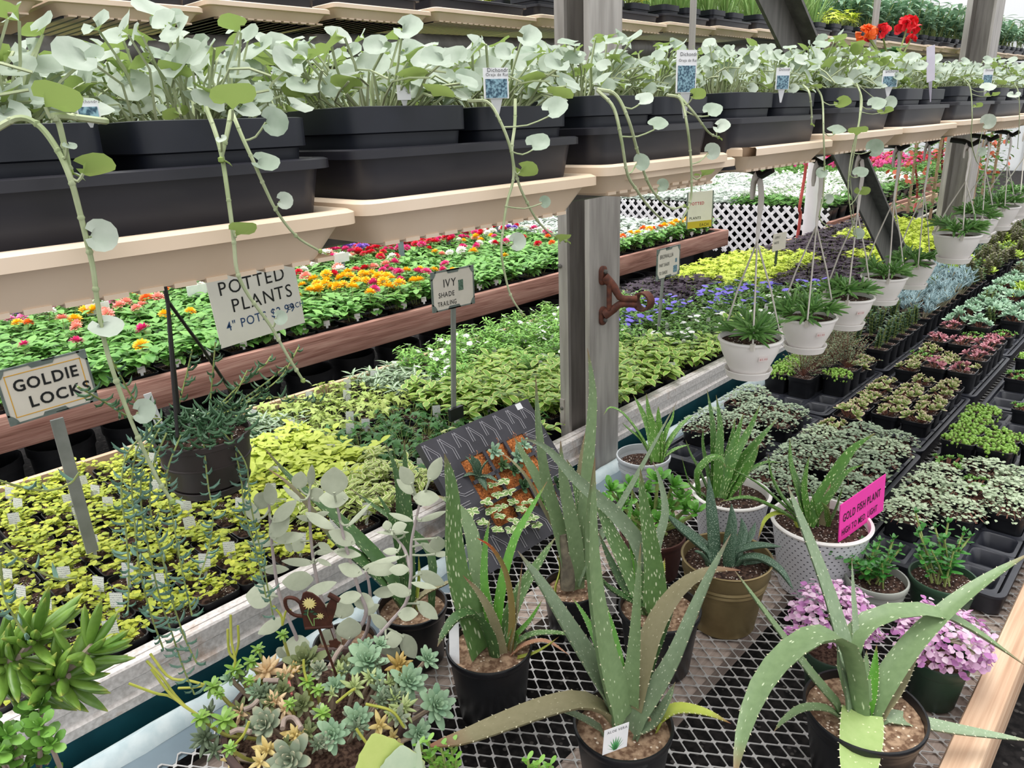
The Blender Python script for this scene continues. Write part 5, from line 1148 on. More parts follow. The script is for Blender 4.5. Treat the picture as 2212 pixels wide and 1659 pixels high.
# aloe behind the front one
c, D = potpos(1425, 1310, 175, .14); d = depth(c); t = thing('potted_aloe', 'heavily spotted aloe in a black pot just behind the front middle one', 'potted plant', (c.x, c.y, BZ)); round_pot(t, c, D, .14, taper=.78)
for m, p, w, dd, pr in ((ALOES, [(1417, 1312), (1413, 1230), (1402, 1150), (1390, 1080), (1383, 1012)], 54, -.05, AP2), (ALOEG, [(1400, 1250), (1378, 1170), (1330, 1110), (1287, 1072), (1240, 1030), (1200, 985), (1165, 957), (1125, 948)], 34, .0, AP), (ALOES, [(1400, 1305), (1362, 1230), (1325, 1160), (1300, 1105), (1285, 1075)], 52, .02, AP2), (ALOEG, [(1412, 1260), (1418, 1180), (1437, 1110), (1428, 1045), (1410, 995)], 22, .04, AP),
                        (ALOEK, [(1400, 1310), (1355, 1292), (1315, 1268), (1293, 1240)], 28, -.02, AP), (ALOEBR, [(1375, 1240), (1358, 1140), (1362, 1095), (1366, 1057)], 13, .02, AP), (ALOEK, [(1395, 1300), (1350, 1270), (1315, 1205), (1292, 1148)], 30, .04, AP), (ALOEY, [(1425, 1280), (1432, 1240), (1436, 1205)], 12, .03, AP)):
    aloe(t, m, p, w, d, dd, pr, axis=c, up=(CAM - c).normalized() if m in (ALOES, ALOEG) else None)
# tall dark aloe with bare trunk
c, D = potpos(1235, 1265, 125, .11); d = depth(c); t = thing('potted_aloe', 'tallest aloe on a bare trunk in a small black pot, leaf tips against the post', 'potted plant', (c.x, c.y, BZ)); round_pot(t, c, D, .11, taper=.8)
b = MB(); b.tube(pxs([(1226, 1272), (1224, 1220), (1216, 1155)], d, d - .01, 6), [.016, .017, .016, .015, .014, .012, .008], 10); b.build('trunk', pmat('grey_brown_trunk', '5c564a', '7a7260', 60, .9, bump=.6), t)
for m, p, w, dd, pr in ((ALOE, [(1232, 1250), (1200, 1120), (1176, 1030), (1162, 920), (1157, 812)], 36, -.05, AP), (ALOE, [(1240, 1245), (1212, 1140), (1160, 1035), (1128, 980), (1110, 943)], 34, .0, AP), (ALOE, [(1250, 1255), (1240, 1160), (1222, 1070), (1213, 1010), (1211, 952)], 34, -.05, AP), (ALOE, [(1252, 1240), (1262, 1110), (1273, 980), (1281, 870), (1278, 810), (1269, 752)], 30, -.02, AP), (ALOEB, [(1250, 1150), (1252, 1040), (1258, 980), (1266, 926)], 17, .02, AP),
                        (ALOES, [(1268, 1235), (1262, 1120), (1245, 1040), (1224, 992)], 32, .0, AP), (ALOEB, [(1225, 1190), (1180, 1110), (1140, 1035), (1105, 995), (1076, 975)], 11, .02, AP), (ALOEG, [(1245, 1245), (1295, 1165), (1350, 1075), (1398, 988), (1463, 866)], 30, .02, AP2), (ALOEY, [(1198, 1272), (1210, 1230), (1202, 1194)], 12, -.01, AP)):
    aloe(t, m, p, w, d, dd, pr, axis=c)
# dark leaning aloe at the left
c, D = potpos(890, 1305, 150, .13); d = depth(c); t = thing('potted_aloe', 'dark green aloe leaning left in the black pot behind the grey-leaved plant', 'potted plant', (c.x, c.y, BZ)); round_pot(t, c, D, .13, taper=.8)
for m, p, w, dd, pr in ((ALOEK, [(880, 1300), (818, 1212), (757, 1148), (697, 1092), (632, 1038), (571, 968)], 40, .04, AP), (ALOEB, [(870, 1300), (790, 1225), (710, 1145), (630, 1052), (578, 1012)], 22, .06, AP), (ALOEK, [(880, 1305), (810, 1235), (745, 1185), (690, 1138)], 50, -.02, AP), (ALOEK, [(930, 1300), (930, 1195), (870, 1135), (815, 1098), (753, 1053)], 20, .04, AP), (ALOEK, [(887, 1300), (884, 1180), (880, 1090), (876, 1010), (873, 948)], 26, -.05, AP),
                        (ALOEK, [(880, 1300), (866, 1150), (862, 1060), (850, 1000), (832, 958)], 20, -.02, AP), (ALOEK, [(870, 1250), (850, 1140), (832, 1095), (809, 1060)], 15, 0, AP), (ALOEB, [(885, 1310), (920, 1280), (960, 1262), (985, 1250)], 24, -.02, AP), (ALOEY, [(900, 1300), (906, 1240), (904, 1195)], 10, 0, AP)):
    aloe(t, m, p, w, d, dd, pr, axis=c)

# brass pail with the warty dark succulent
BRASS = pmat('dull_brass_pail', '7a6a48', '94835c', 14, .42, .45, bump=.04)
GAST = leafm('dark_speckled_tongue_leaf', '36503e', '48644e', rough=.45, spots='9db09c', sscale=(26, 60), spot_t=.24, transl=0)
c, D = potpos(1570, 1200, 190, .165); d = depth(c); R = D / 2; t = thing('potted_succulent', 'dark speckled tongue-leaved succulent in the tarnished brass pail', 'potted plant', (c.x, c.y, BZ))
b = MB(); pr = [(R * .70, -.165), (R * .72, -.163), (R * .72, -.158)]
for zz in [-.15 + .005 * k for k in range(23)]: pr.append((R * (.72 + .26 * (zz + .158) / .155) + (.0030 * max(0, cos((zz + .045) * 2 * pi / .011)) if -.065 < zz < -.028 else 0), zz))
pr += [(R * .985, -.03), (R * .985, -.004), (R, -.003), (R + .002, 0), (R, .002), (R - .003, 0), (R - .004, -.006), (R * .93, -.035)]; b.lathe(pr, c, 48, cap0=True); b.build('pail', BRASS, t)
b = MB(); b.lathe([(R * .95, -.022), (R * .5, -.018), (R * .1, -.02)], c, 30, cap1=True); b.build('soil', PERL, t)
GP = [.8, .95, 1, 1, .98, .95, .9, .84, .75, .62, .45, .25, .05]
for p, w, dd in (([(1545, 1208), (1540, 1140), (1535, 1085), (1531, 1030)], 30, -.02), ([(1573, 1215), (1578, 1160), (1582, 1125), (1580, 1088)], 26, -.01), ([(1540, 1195), (1505, 1165), (1470, 1138), (1440, 1110)], 36, .03), ([(1583, 1190), (1615, 1180), (1650, 1177), (1688, 1181)], 26, -.01), ([(1590, 1205), (1640, 1203), (1685, 1230), (1714, 1274)], 30, -.07), ([(1575, 1225), (1574, 1190), (1576, 1150), (1577, 1118)], 26, -.04),
                 ([(1590, 1205), (1600, 1170), (1606, 1145), (1601, 1118)], 24, .02), ([(1590, 1200), (1615, 1165), (1625, 1150), (1632, 1128)], 20, .03), ([(1530, 1215), (1515, 1195), (1500, 1190)], 16, -.03), ([(1600, 1215), (1640, 1210), (1670, 1195)], 22, .02)):
    aloe(t, GAST, p, w, d, dd, GP, .15, 0, .5)
# white dotted pots
def dotted():
    m, n, b, out = _base('white_dotted_ceramic'); b.inputs['Roughness'].default_value = .35; uv = N(n, 'ShaderNodeUVMap'); mp = N(n, 'ShaderNodeMapping'); mp.inputs['Scale'].default_value = (44, 17, 1); n.links.new(uv.outputs[0], mp.inputs[0])
    sx = N(n, 'ShaderNodeSeparateXYZ'); n.links.new(mp.outputs[0], sx.inputs[0])
    def M(op, a, bb=None):
        q = N(n, 'ShaderNodeMath', operation=op); n.links.new(a, q.inputs[0]) if not isinstance(a, float) else None
        if bb is not None:
            if isinstance(bb, float): q.inputs[1].default_value = bb
            else: n.links.new(bb, q.inputs[1])
        return q.outputs[0]
    row = M('FLOOR', sx.outputs[1]); off = M('MULTIPLY', M('MODULO', row, 2.0), .5); u = M('SUBTRACT', M('FRACT', M('ADD', sx.outputs[0], off)), .5); v = M('SUBTRACT', M('FRACT', sx.outputs[1]), .5)
    dd = M('SQRT', M('ADD', M('MULTIPLY', u, u), M('MULTIPLY', v, v))); k = ramp(n, dd, [(.13, (1, 1, 1)), (.18, (0, 0, 0))])
    n.links.new(mixc(n, k, hexc('d3d3d8'), hexc('3d4048')), b.inputs['Base Color']); return m
DOT = dotted()
def dotpot(px, py, w, h, label):
    c, D = potpos(px, py, w, h); R = D / 2; t = thing('potted_aloe', label, 'potted plant', (c.x, c.y, BZ)); b = MB()
    rows = [(R * (.74 + .23 * k / 12), -h + h * .96 * k / 12) for k in range(13)]; b.lathe(rows, c, 48, cap0=True); b.build('pot', DOT, t)
    b = MB(); b.lathe([(R * .966, -h * .045), (R, -h * .04), (R + .002, -.002), (R, .001), (R - .006, .001), (R - .008, -.004), (R * .9, -.03)], c, 48); b.build('rim', WHITEP, t)
    b = MB(); b.lathe([(R * .92, -.02), (R * .5, -.015), (R * .1, -.017)], c, 30, cap1=True); b.build('soil', PERL, t); return t, c, depth(c)
t, c, d = dotpot(1580, 1062, 165, .15, 'lace-spotted aloe in the rear white dotted pot beside the brass pail')
for p, w, dd in (([(1545, 1065), (1542, 980), (1538, 910), (1527, 840)], 22, .03), ([(1548, 1065), (1552, 980), (1555, 920), (1547, 853)], 26, .0), ([(1558, 1065), (1585, 990), (1618, 930), (1643, 873)], 24, .02), ([(1560, 1065), (1600, 1000), (1640, 950), (1679, 905)], 28, .03), ([(1553, 1065), (1575, 990), (1592, 940), (1606, 893)], 22, .03), ([(1550, 1065), (1568, 1000), (1580, 950), (1588, 903)], 20, .05),
                 ([(1538, 1065), (1525, 1000), (1518, 960), (1519, 923)], 18, .02), ([(1535, 1070), (1508, 1010), (1492, 980), (1481, 950)], 16, 0), ([(1530, 1075), (1505, 1060), (1488, 1040), (1472, 985)], 18, -.02), ([(1510, 1060), (1505, 1020), (1530, 990), (1556, 988), (1568, 1010)], 28, -.05), ([(1570, 1068), (1600, 1035), (1625, 995), (1640, 962)], 38, -.03), ([(1575, 1065), (1600, 1030), (1650, 1000), (1690, 1000)], 18, 0), ([(1530, 1080), (1500, 1078), (1478, 1060), (1462, 1030)], 16, -.03), ([(1598, 1078), (1600, 1050), (1606, 1020)], 14, -.03)):
    aloe(t, LACE, p, w, d, dd, AP, .5, 10, .3, axis=c)
t, c, d = dotpot(1774, 1122, 207, .17, 'lace-spotted aloe in the larger white dotted pot behind the pink sign')
for m, p, w, dd in ((LACE, [(1750, 1120), (1790, 1050), (1838, 975), (1890, 936)], 34, .04), (LACE, [(1755, 1122), (1800, 1060), (1830, 1020), (1867, 1003)], 20, -.02), (LACE, [(1742, 1120), (1722, 1050), (1708, 1000), (1706, 946)], 30, .02), (LACE, [(1746, 1120), (1736, 1060), (1740, 1020), (1748, 986)], 26, .0), (LACE, [(1735, 1120), (1695, 1080), (1668, 1030), (1659, 980)], 22, .0), (LACE, [(1730, 1125), (1690, 1088), (1635, 1042), (1571, 1008)], 17, -.02),
                    (LACE, [(1730, 1130), (1690, 1105), (1620, 1075), (1554, 1084)], 24, -.09), (ALOEY, [(1725, 1128), (1690, 1108), (1655, 1120), (1637, 1166)], 16, -.07), (LACE, [(1768, 1122), (1760, 1090), (1752, 1060)], 14, -.02), (LACE, [(1790, 1130), (1785, 1100), (1775, 1085)], 13, -.04), (LACE, [(1792, 1130), (1806, 1100), (1822, 1046)], 13, -.03), (ALOEB, [(1778, 1118), (1785, 1080), (1794, 1045)], 20, .0), (LACE, [(1745, 1122), (1720, 1100), (1700, 1070)], 18, -.03)):
    aloe(t, m, p, w, d, dd, AP, .5, 10, .3, axis=c)
c, D = potpos(1390, 982, 115, .1); d = depth(c); t = thing('potted_aloe', 'small aloe with curling leaf in the plain white pot at the post foot', 'potted plant', (c.x, c.y, BZ)); round_pot(t, c, D, .1, pmat('pale_grey_pot', 'c3c7cb', 'b4b9be', 8, .4), soil=PERL, fill=.03)
for p, w, dd in (([(1408, 985), (1380, 935), (1345, 892), (1318, 880), (1304, 896)], 12, -.02), ([(1412, 985), (1402, 930), (1385, 885), (1368, 853)], 16, .02), ([(1418, 985), (1412, 930), (1402, 890), (1396, 850)], 20, .0), ([(1425, 985), (1425, 930), (1423, 900), (1422, 877)], 20, .02), ([(1408, 988), (1385, 950), (1362, 930), (1342, 912)], 14, -.02), ([(1428, 985), (1455, 940), (1480, 910), (1500, 895)], 18, .03), ([(1430, 988), (1460, 970), (1490, 960)], 18, -.01), ([(1424, 985), (1440, 930), (1452, 905), (1457, 880)], 14, .03)):
    aloe(t, LACE, p, w, d, dd, AP, .5, 8, .3, axis=c)

# bush of green spoon leaves in a brown pot
SPOON = leafm('green_spoon_leaf', '4c8a2e', '74b04a', rough=.32, spec=.5, transl=.05)
def fat_leaf(mb, c, d, up, L, W, T, prof, chan=.2, mi=0, n=7, bend=0.0):
    d = V(d).normalized(); u = V(up); u = u - d * u.dot(d); u = u.normalized() if u.length > 1e-5 else d.orthogonal().normalized(); m = len(prof) - 1
    pts = [V(c) + d * (L * i / m) + u * (bend * L * (i / m) ** 2) for i in range(m + 1)]; mb.fat(pts, u, W, T, prof, chan, mi, n)
SPN = [.25, .35, .6, .9, 1.0, .85, .4]; FNG = [.6, .9, 1, .98, .85, .55, .1]
def rosette(mb, c, ax, R, n, W=.45, T=.14, prof=OBT, mi=0, open_=1.0, chan=.25, seed=0, tilt0=80, tilt1=15, k=7):
    rr = random.Random(seed); ax = V(ax).normalized(); o = ax.orthogonal().normalized(); p = ax.cross(o)
    for i in range(n):
        f = (i + .5) / n; el = radians(tilt0 + (tilt1 - tilt0) * f ** .8) ; a = i * 2.39996 + rr.uniform(-.2, .2); h = o * cos(a) + p * sin(a); d = h * cos(el) + ax * sin(el); L = R * (.45 + .55 * f) * rr.uniform(.9, 1.08)
        fat_leaf(mb, V(c) + ax * (R * .12 * (1 - f)), d, ax * cos(el) - h * sin(el), L, L * W, L * T, prof, chan, mi, k, .05)
c, D = potpos(1410, 1150, 140, .11); d = depth(c); t = thing('potted_succulent', 'glossy green spoon-leaved bush in the red-brown pot behind the aloes', 'potted plant', (c.x, c.y, BZ)); round_pot(t, c, D, .11, pmat('red_brown_pot', '4e2f2a', '5a3a34', 8, .45), soil=PERL, taper=.8)
mb = MB(); random.seed(8)
for (px, py, r) in [(1318, 1050, 30), (1345, 1082, 30), (1392, 1052, 30), (1420, 1030, 32), (1452, 1042, 34), (1480, 1092, 30), (1440, 1088, 34), (1503, 1098, 26), (1370, 1112, 30), (1328, 1104, 28), (1408, 1090, 34), (1425, 1118, 28), (1360, 1040, 26), (1470, 1068, 28), (1310, 1075, 22), (1455, 1120, 24), (1385, 1130, 26)]:
    dd = U(-.05, .04); q = atd(px, py + 10, d + dd); mb.tube(spline([c + V((U(-.03, .03), U(-.03, .03), -.01)), c.lerp(q, .5) + V((0, 0, -.01)), q], 5), .0045, 6, 1); rosette(mb, q, V((U(-.4, .2), U(-.5, .1), 1)), r * 1.25 / FPX * d, 11, .52, .12, SPN, seed=px)
mb.build('foliage', [SPOON, STEM], t)

# gold fish plants
GFL = leafm('glossy_dark_green_leaf', '2f6a2c', '4f9440', rough=.22, spec=.6, transl=.05)
def goldfish(px, py, w, h, potm, label, sprigs, soil=PERL):
    c, D = potpos(px, py, w, h); d = depth(c); t = thing('potted_goldfish_plant', label, 'potted plant', (c.x, c.y, BZ)); round_pot(t, c, D, h, potm, soil=soil, taper=.78, lipw=.014); mb = MB()
    for (sx, sy, dd) in sprigs:
        q = atd(sx, sy, d + dd); b0 = c + V((U(-.02, .02), U(-.02, .02), -.015)); sp_ = spline([b0, b0.lerp(q, .5) + V((0, 0, .006)), q], 8); mb.tube(sp_, .0022, 5, 1)
        for i in range(2, 9):
            for s in (0, pi): L = U(.016, .024) * (.75 + .4 * (i < 7)); fat_leaf(mb, sp_[i], rdir(i * 1.57 + s + U(-.3, .3), U(.0, .7)), (0, 0, 1), L, L * .45, L * .06, OBT, .4, 0, 6, -.1)
        for s in range(4): fat_leaf(mb, q, rdir(s * 1.57 + .4, .9), (0, 0, 1), .014, .006, .001, OBT, .4, 0, 6)
    mb.build('foliage', [GFL, STEM], t)
random.seed(21)
goldfish(1894, 1247, 126, .085, pmat('pale_grey_green_pot', 'a9aca4', '9a9e96', 8, .4), 'glossy dark-leaved plant in the pale grey pot in front of the pink sign', [(1822, 1190, .0), (1862, 1170, .02), (1888, 1185, -.01), (1900, 1170, .03), (1930, 1165, .02), (1945, 1185, .0), (1925, 1200, -.03), (1850, 1215, -.03), (1905, 1215, -.04), (1870, 1225, -.04), (1795, 1195, -.01)])
goldfish(2038, 1245, 134, .09, pmat('dark_green_pot', '2c4634', '34503c', 8, .4), 'glossy dark-leaved plant in the dark green pot beside the empty cell tray', [(1978, 1108, .03), (1985, 1150, .0), (2048, 1130, .02), (2040, 1165, .0), (2082, 1150, .03), (2010, 1185, -.02), (1985, 1195, -.02), (2060, 1190, -.02), (2095, 1160, .02), (2020, 1140, .03)])
# pink leaved mounds
PINKL = leafm('pink_white_leaf', 'cc8fc0', 'f0dde8', rough=.45, mid=None, transl=.15); PINKD = leafm('mauve_leaf', 'a465a0', 'c98abf', rough=.45, transl=.1); DGP = pmat('dark_green_nursery_pot', '26392c', '2e4434', 8, .42)
def pinkmound(px, py, w, h, label, fx, fy, frw, frh, extra=()):
    c, D = potpos(px, py, w, h); d = depth(c); t = thing('potted_pink_plant', label, 'potted plant', (c.x, c.y, BZ)); round_pot(t, c, D, h, DGP, soil=SOIL, taper=.76, lipw=.02); mb = MB(); q = atd(fx, fy, d); rx = frw / FPX * d; rz = frh / FPX * d
    for i in range(560):
        e = math.asin(U(-.25, 1)); n_ = rdir(U(0, 6.3), e); p = q + V((n_.x * rx, n_.y * rx, n_.z * rz)) * U(.75, 1.02); up = n_ + V((0, 0, .4)); mb.flat(p, rdir(U(0, 6.3), U(-.3, .5)), up, U(.010, .017), U(.009, .014), OVAL4, U(-.3, .9), .35, 0, 1 if U(0, 1) < .3 else 0, nj=1)
    for (ex, ey) in extra:
        e = atd(ex, ey, d - .02); mb.tube(spline([q, q.lerp(e, .6) + V((0, 0, .01)), e], 5), .001, 4, 2)
        for k in range(9): mb.flat(e + rdir(U(0, 6), U(-1, 1)) * .006, rdir(U(0, 6.3), U(-.3, .6)), (0, 0, 1), .013, .010, OVAL4, .3, .2, 0, k % 2, nj=1)
    mb.build('foliage', [PINKL, PINKD, STEM], t)
random.seed(31)
pinkmound(1800, 1400, 125, .1, 'pink-leaved mound in a dark green pot below the large dotted pot', 1800, 1335, 88, 74, [(1708, 1365), (1745, 1378), (1895, 1382), (1905, 1375), (1722, 1360)])
pinkmound(2028, 1415, 122, .1, 'pink-leaved mound in a dark green pot against the front rail', 2042, 1385, 96, 62, [(2140, 1380), (2120, 1425), (1955, 1365), (2010, 1312), (2005, 1300)])

# silver-grey paddle leaved plant
PADM = leafm('silver_grey_paddle_leaf', 'adb49c', 'c3c9b3', rough=.6, spec=.25, transl=.08); PSTM = pmat('mauve_grey_stem', 'b3a7a6', 'a39796', 30, .7)
c, D = potpos(745, 1385, 135, .12); d = depth(c); t = thing('potted_succulent', 'silver-grey oval-leaved plant on upright mauve stems behind the succulent bowl', 'potted plant', (c.x, c.y, BZ)); round_pot(t, c, D, .12, taper=.8)
STEMS = [([(720, 1405), (655, 1400), (637, 1368), (604, 1286), (590, 1199), (583, 1120), (581, 1085)], .0, .0), ([(735, 1400), (700, 1310), (685, 1254), (673, 1179), (668, 1090), (667, 1070)], .02, .02), ([(745, 1400), (790, 1330), (775, 1275), (747, 1179), (738, 1140), (729, 1095)], -.02, -.02), ([(760, 1405), (800, 1390), (844, 1343), (878, 1300), (888, 1240), (888, 1179), (897, 1130), (906, 1090)], -.03, -.01), ([(760, 1405), (790, 1370), (800, 1310), (797, 1262), (790, 1235)], .03, .04), ([(888, 1235), (875, 1190), (858, 1165)], -.0, .02)]
sps = []
for k, (p, a0, a1) in enumerate(STEMS):
    if k == 5: sp_ = pxs(p, d - .01, d + .02, 10)
    else: sp_ = pxs(p, d + a0, d + a1 - .04, 24)
    sps.append(sp_); b = MB(); b.tube(sp_, [.0042 * (1 - .45 * i / len(sp_)) for i in range(len(sp_))], 8); b.build('stem', PSTM, t)
allp = [p for s in sps for p in s]
LV = [(640, 390, 180, 145, 80), (765, 340, 220, 70, 85), (1015, 400, 280, 250, 90), (1010, 585, 290, 180, 0), (830, 545, 150, 150, 45), (230, 610, 190, 160, 60), (320, 540, 230, 120, 100), (110, 715, 290, 110, -55), (475, 725, 320, 130, 42), (420, 890, 280, 160, 45), (520, 1010, 310, 110, 8), (230, 1070, 280, 70, -3), (560, 540, 250, 50, -40), (700, 800, 180, 60, -10), (870, 760, 170, 60, 15), (860, 830, 330, 100, -30), (1280, 770, 350, 45, 45), (1100, 1010, 290, 140, -25), (620, 1100, 140, 120, 60),
      (520, 1110, 130, 60, -60), (910, 1110, 150, 70, -30), (1160, 1180, 270, 90, -10), (620, 1275, 320, 80, -3), (370, 1355, 280, 90, 0), (900, 1165, 190, 60, 8), (905, 1280, 160, 50, -25), (620, 1480, 310, 180, 5), (870, 1560, 330, 110, 20), (1190, 1360, 250, 130, -20), (1530, 1345, 360, 140, -3), (1590, 1255, 310, 60, 12), (1650, 955, 320, 45, 0), (1720, 900, 160, 110, 20), (1590, 880, 100, 90, 100), (1740, 790, 250, 60, -18), (1630, 1160, 160, 70, 0), (1800, 340, 220, 130, -55), (1790, 460, 230, 90, -40),
      (2110, 270, 270, 120, 62), (2015, 580, 260, 150, 0), (2080, 780, 300, 60, 20), (2060, 1130, 220, 70, -30), (2140, 1080, 150, 150, 90), (2180, 1190, 150, 60, 0), (2070, 1450, 290, 120, -25), (1990, 1530, 260, 60, -12), (1580, 1600, 260, 110, 5), (1720, 1580, 250, 120, -20), (1720, 1360, 200, 110, 0), (215, 1640, 290, 240, 0), (330, 1975, 300, 120, 30), (600, 2185, 270, 190, 10), (450, 2260, 120, 140, 60), (1176, 2000, 220, 290, 90), (975, 2120, 220, 220, 60), (1115, 1785, 200, 220, 80), (1508, 1925, 230, 100, -40), (1660, 2115, 170, 160, 0), (1618, 2240, 180, 200, 80), (1825, 2190, 270, 150, -62), (2026, 1800, 270, 120, -40), (1815, 1840, 200, 130, 0), (1330, 1700, 230, 150, -20), (1180, 1660, 240, 120, 10), (1420, 1790, 180, 90, 30), (1000, 1800, 200, 140, -30)]
random.seed(12)
for (x, y, L, W, an) in LV:
    px, py = 520 + x / 5.027, 960 + y / 5.027; sg = 1; lp = L / 5.027 * 1.1; wp = W / 5.027 * 1.15; near = min(allp, key=lambda q: (V(px_of(q)) - V((px, py))).length); dl = depth(near) + U(-.025, .02)
    a = radians(an); e1 = (px - cos(a) * lp / 2, py + sin(a) * lp / 2); e2 = (px + cos(a) * lp / 2, py - sin(a) * lp / 2); npx = px_of(near); d1 = math.hypot(e1[0] - npx[0], e1[1] - npx[1]); d2 = math.hypot(e2[0] - npx[0], e2[1] - npx[1])
    if d2 < d1: e1, e2 = e2, e1
    A_ = atd(*e1, dl); B_ = atd(*e2, dl + U(-.015, .01)); ax = (B_ - A_); tocam = (CAM - A_).normalized(); sd = ax.cross(tocam).normalized(); asp = W / L; n_ = (tocam + V((0, 0, .6)) * (1 - min(1, asp * 1.3)) + V((0, 0, .25))).normalized(); Wd = wp / FPX * dl / max(.45, abs(n_.dot(tocam)))
    if asp > 1: Wd = wp / FPX * dl
    b = MB(); m = 8; pr = [.12, .55, .85, .98, 1, .95, .78, .5, .1]; pts = [A_.lerp(B_, i / m) - n_ * (.04 * ax.length * sin(pi * i / m)) for i in range(m + 1)]; b.fat(pts, n_, min(Wd, ax.length * 1.1), .0042, pr, .25, 0, 10)
    if 8 < min(d1, d2) < 70: b.tube(spline([near, near.lerp(A_, .5) + V((0, 0, -.002)), A_.lerp(B_, .12)], 5), [.0022, .0022, .0021, .002, .0022, .003], 6)
    b.build('leaf', PADM, t)

# wide bowl of mixed succulents
BOWLM = pmat('brown_plastic_bowl', '4d3a36', '5c4742', 7, .45)
c, D = potpos(690, 1530, 400, .13); d = depth(c); R = D / 2; t = thing('succulent_bowl', 'wide brown bowl crowded with mixed succulent rosettes, lower left of centre', 'planter', (c.x, c.y, BZ))
b = MB(); b.lathe([(R * .62, -.13), (R * .66, -.127), (R * .93, -.022), (R * .97, -.02), (R, -.018), (R + .002, -.002), (R, .001), (R - .008, .001), (R - .011, -.004), (R * .9, -.05)], c, 56, cap0=True); b.build('bowl', BOWLM, t)
b = MB(); b.lathe([(R * .93, -.022), (R * .6, -.010), (R * .3, -.012), (.01, -.01)], c, 40, cap1=True); b.build('soil', SOIL, t)
BLUEG = leafm('blue_green_rosette_leaf', '76987a', 'a2bd9a', rough=.5, transl=0); GHOST = leafm('grey_green_rosette_leaf', '76836e', '98a389', rough=.5, tip='a9a58a', tip_at=.8, transl=0); PEACH = leafm('peach_finger_leaf', 'c9aa80', 'dcc49c', rough=.42, transl=0); YELF = leafm('yellow_finger_leaf', 'c0a864', 'd3c184', rough=.42, transl=0)
OLIV = leafm('olive_rosette_leaf', '5d6a44', '7c8558', rough=.45, transl=0); LEAFG = leafm('bright_green_tuft_leaf', '68953a', '96b850', rough=.35, spec=.5, transl=.05); DGF = leafm('dull_green_finger_leaf', '5a6a52', '758468', rough=.45, transl=0); PALEF = leafm('pale_green_finger_leaf', '9aab6c', 'b4c088', rough=.42, transl=0); GOLDB = leafm('golden_brown_finger_leaf', 'a58a4a', 'b99f5e', rough=.42, transl=0)
def bp(x, y): return 400 + x / 3.95, 1270 + y / 3.95
ROS = [(BLUEG, 1550, 620, 150, 26, .42), (BLUEG, 1900, 790, 140, 26, .42), (BLUEG, 2130, 990, 140, 26, .42), (BLUEG, 1990, 1230, 105, 24, .42), (BLUEG, 1470, 1110, 120, 26, .42), (BLUEG, 1250, 1240, 125, 26, .42), (BLUEG, 2060, 600, 90, 22, .42), (BLUEG, 1280, 830, 90, 20, .42), (BLUEG, 1530, 500, 80, 20, .42), (BLUEG, 1680, 890, 55, 18, .42), (GHOST, 690, 1150, 140, 20, .52), (GHOST, 900, 1440, 165, 20, .52), (OLIV, 1020, 620, 150, 24, .45), (OLIV, 1000, 980, 90, 18, .5), (GHOST, 1140, 690, 80, 18, .48), (GHOST, 1180, 1300, 70, 16, .48), (OLIV, 830, 860, 80, 16, .48), (BLUEG, 1660, 480, 70, 18, .42), (OLIV, 1350, 640, 80, 16, .45), (OLIV, 1040, 1180, 70, 16, .45),
       (PEACH, 700, 690, 135, 16, .34), (PEACH, 860, 740, 110, 12, .34), (YELF, 940, 1240, 105, 13, .40), (YELF, 700, 1370, 110, 12, .38), (YELF, 1660, 1160, 100, 10, .36), (GOLDB, 1820, 650, 115, 16, .34), (PEACH, 470, 1060, 85, 10, .36), (PEACH, 770, 960, 100, 12, .34), (YELF, 400, 1440, 90, 9, .42), (YELF, 640, 1470, 90, 9, .38), (PEACH, 850, 1030, 80, 10, .36), (YELF, 1770, 1260, 80, 9, .36), (GOLDB, 930, 700, 80, 12, .34), (PALEF, 1440, 830, 105, 14, .30), (PALEF, 1860, 1010, 115, 14, .26), (PALEF, 1580, 760, 90, 14, .3), (PALEF, 1740, 800, 80, 12, .28), (PALEF, 1790, 940, 80, 10, .28), (DGF, 170, 1260, 120, 18, .34), (DGF, 650, 900, 110, 16, .34), (DGF, 200, 1060, 90, 14, .34), (DGF, 250, 1370, 90, 14, .34), (DGF, 540, 1200, 80, 12, .34), (DGF, 1380, 700, 80, 12, .34), (PALEF, 1250, 900, 60, 10, .3), (DGF, 1130, 1330, 70, 12, .34)]
random.seed(67)
for k in range(26):
    a, q = U(0, 6.3), sqrt(U(.05, .95)); ROS.append((random.choice([DGF, OLIV, GHOST, PALEF, BLUEG, DGF]), 1130 + cos(a) * q * 830, 880 + sin(a) * q * 500, U(60, 95), 14, .36))
for i, (m, x, y, r, n_, w) in enumerate(ROS):
    px, py = bp(x, y); base = atz(px, py, c.z + .035); off = V((base.x - c.x, base.y - c.y, 0)); q = base
    if off.length > R * 1.02: q = atd(px, py, d + (base - c).normalized().dot(AX) * 0 + (depth(base) - d) * .6)
    ax = V((off.x / R * .5 - .35, off.y / R * .5 - .4, 1)); rr = r / 3.95 / FPX * depth(q); finger = m in (PEACH, YELF, GOLDB, PALEF, DGF)
    b = MB(); rosette(b, q - V((0, 0, rr * .2)), ax, rr * 1.38, n_, w * 1.0, .24 if finger else .13, FNG if finger else OBT, 0, seed=i, chan=.05 if finger else .3, tilt0=78, tilt1=-5 if finger else 5)
    b.tube([V((c.x + off.x * .75, c.y + off.y * .75, c.z - .012)), q - V((0, 0, rr * .15))], .004, 6, 1); b.build('rosette', [m, pmat('woody_succulent_stem', '8a7a68', 'a2907c', 50, .8)], t)
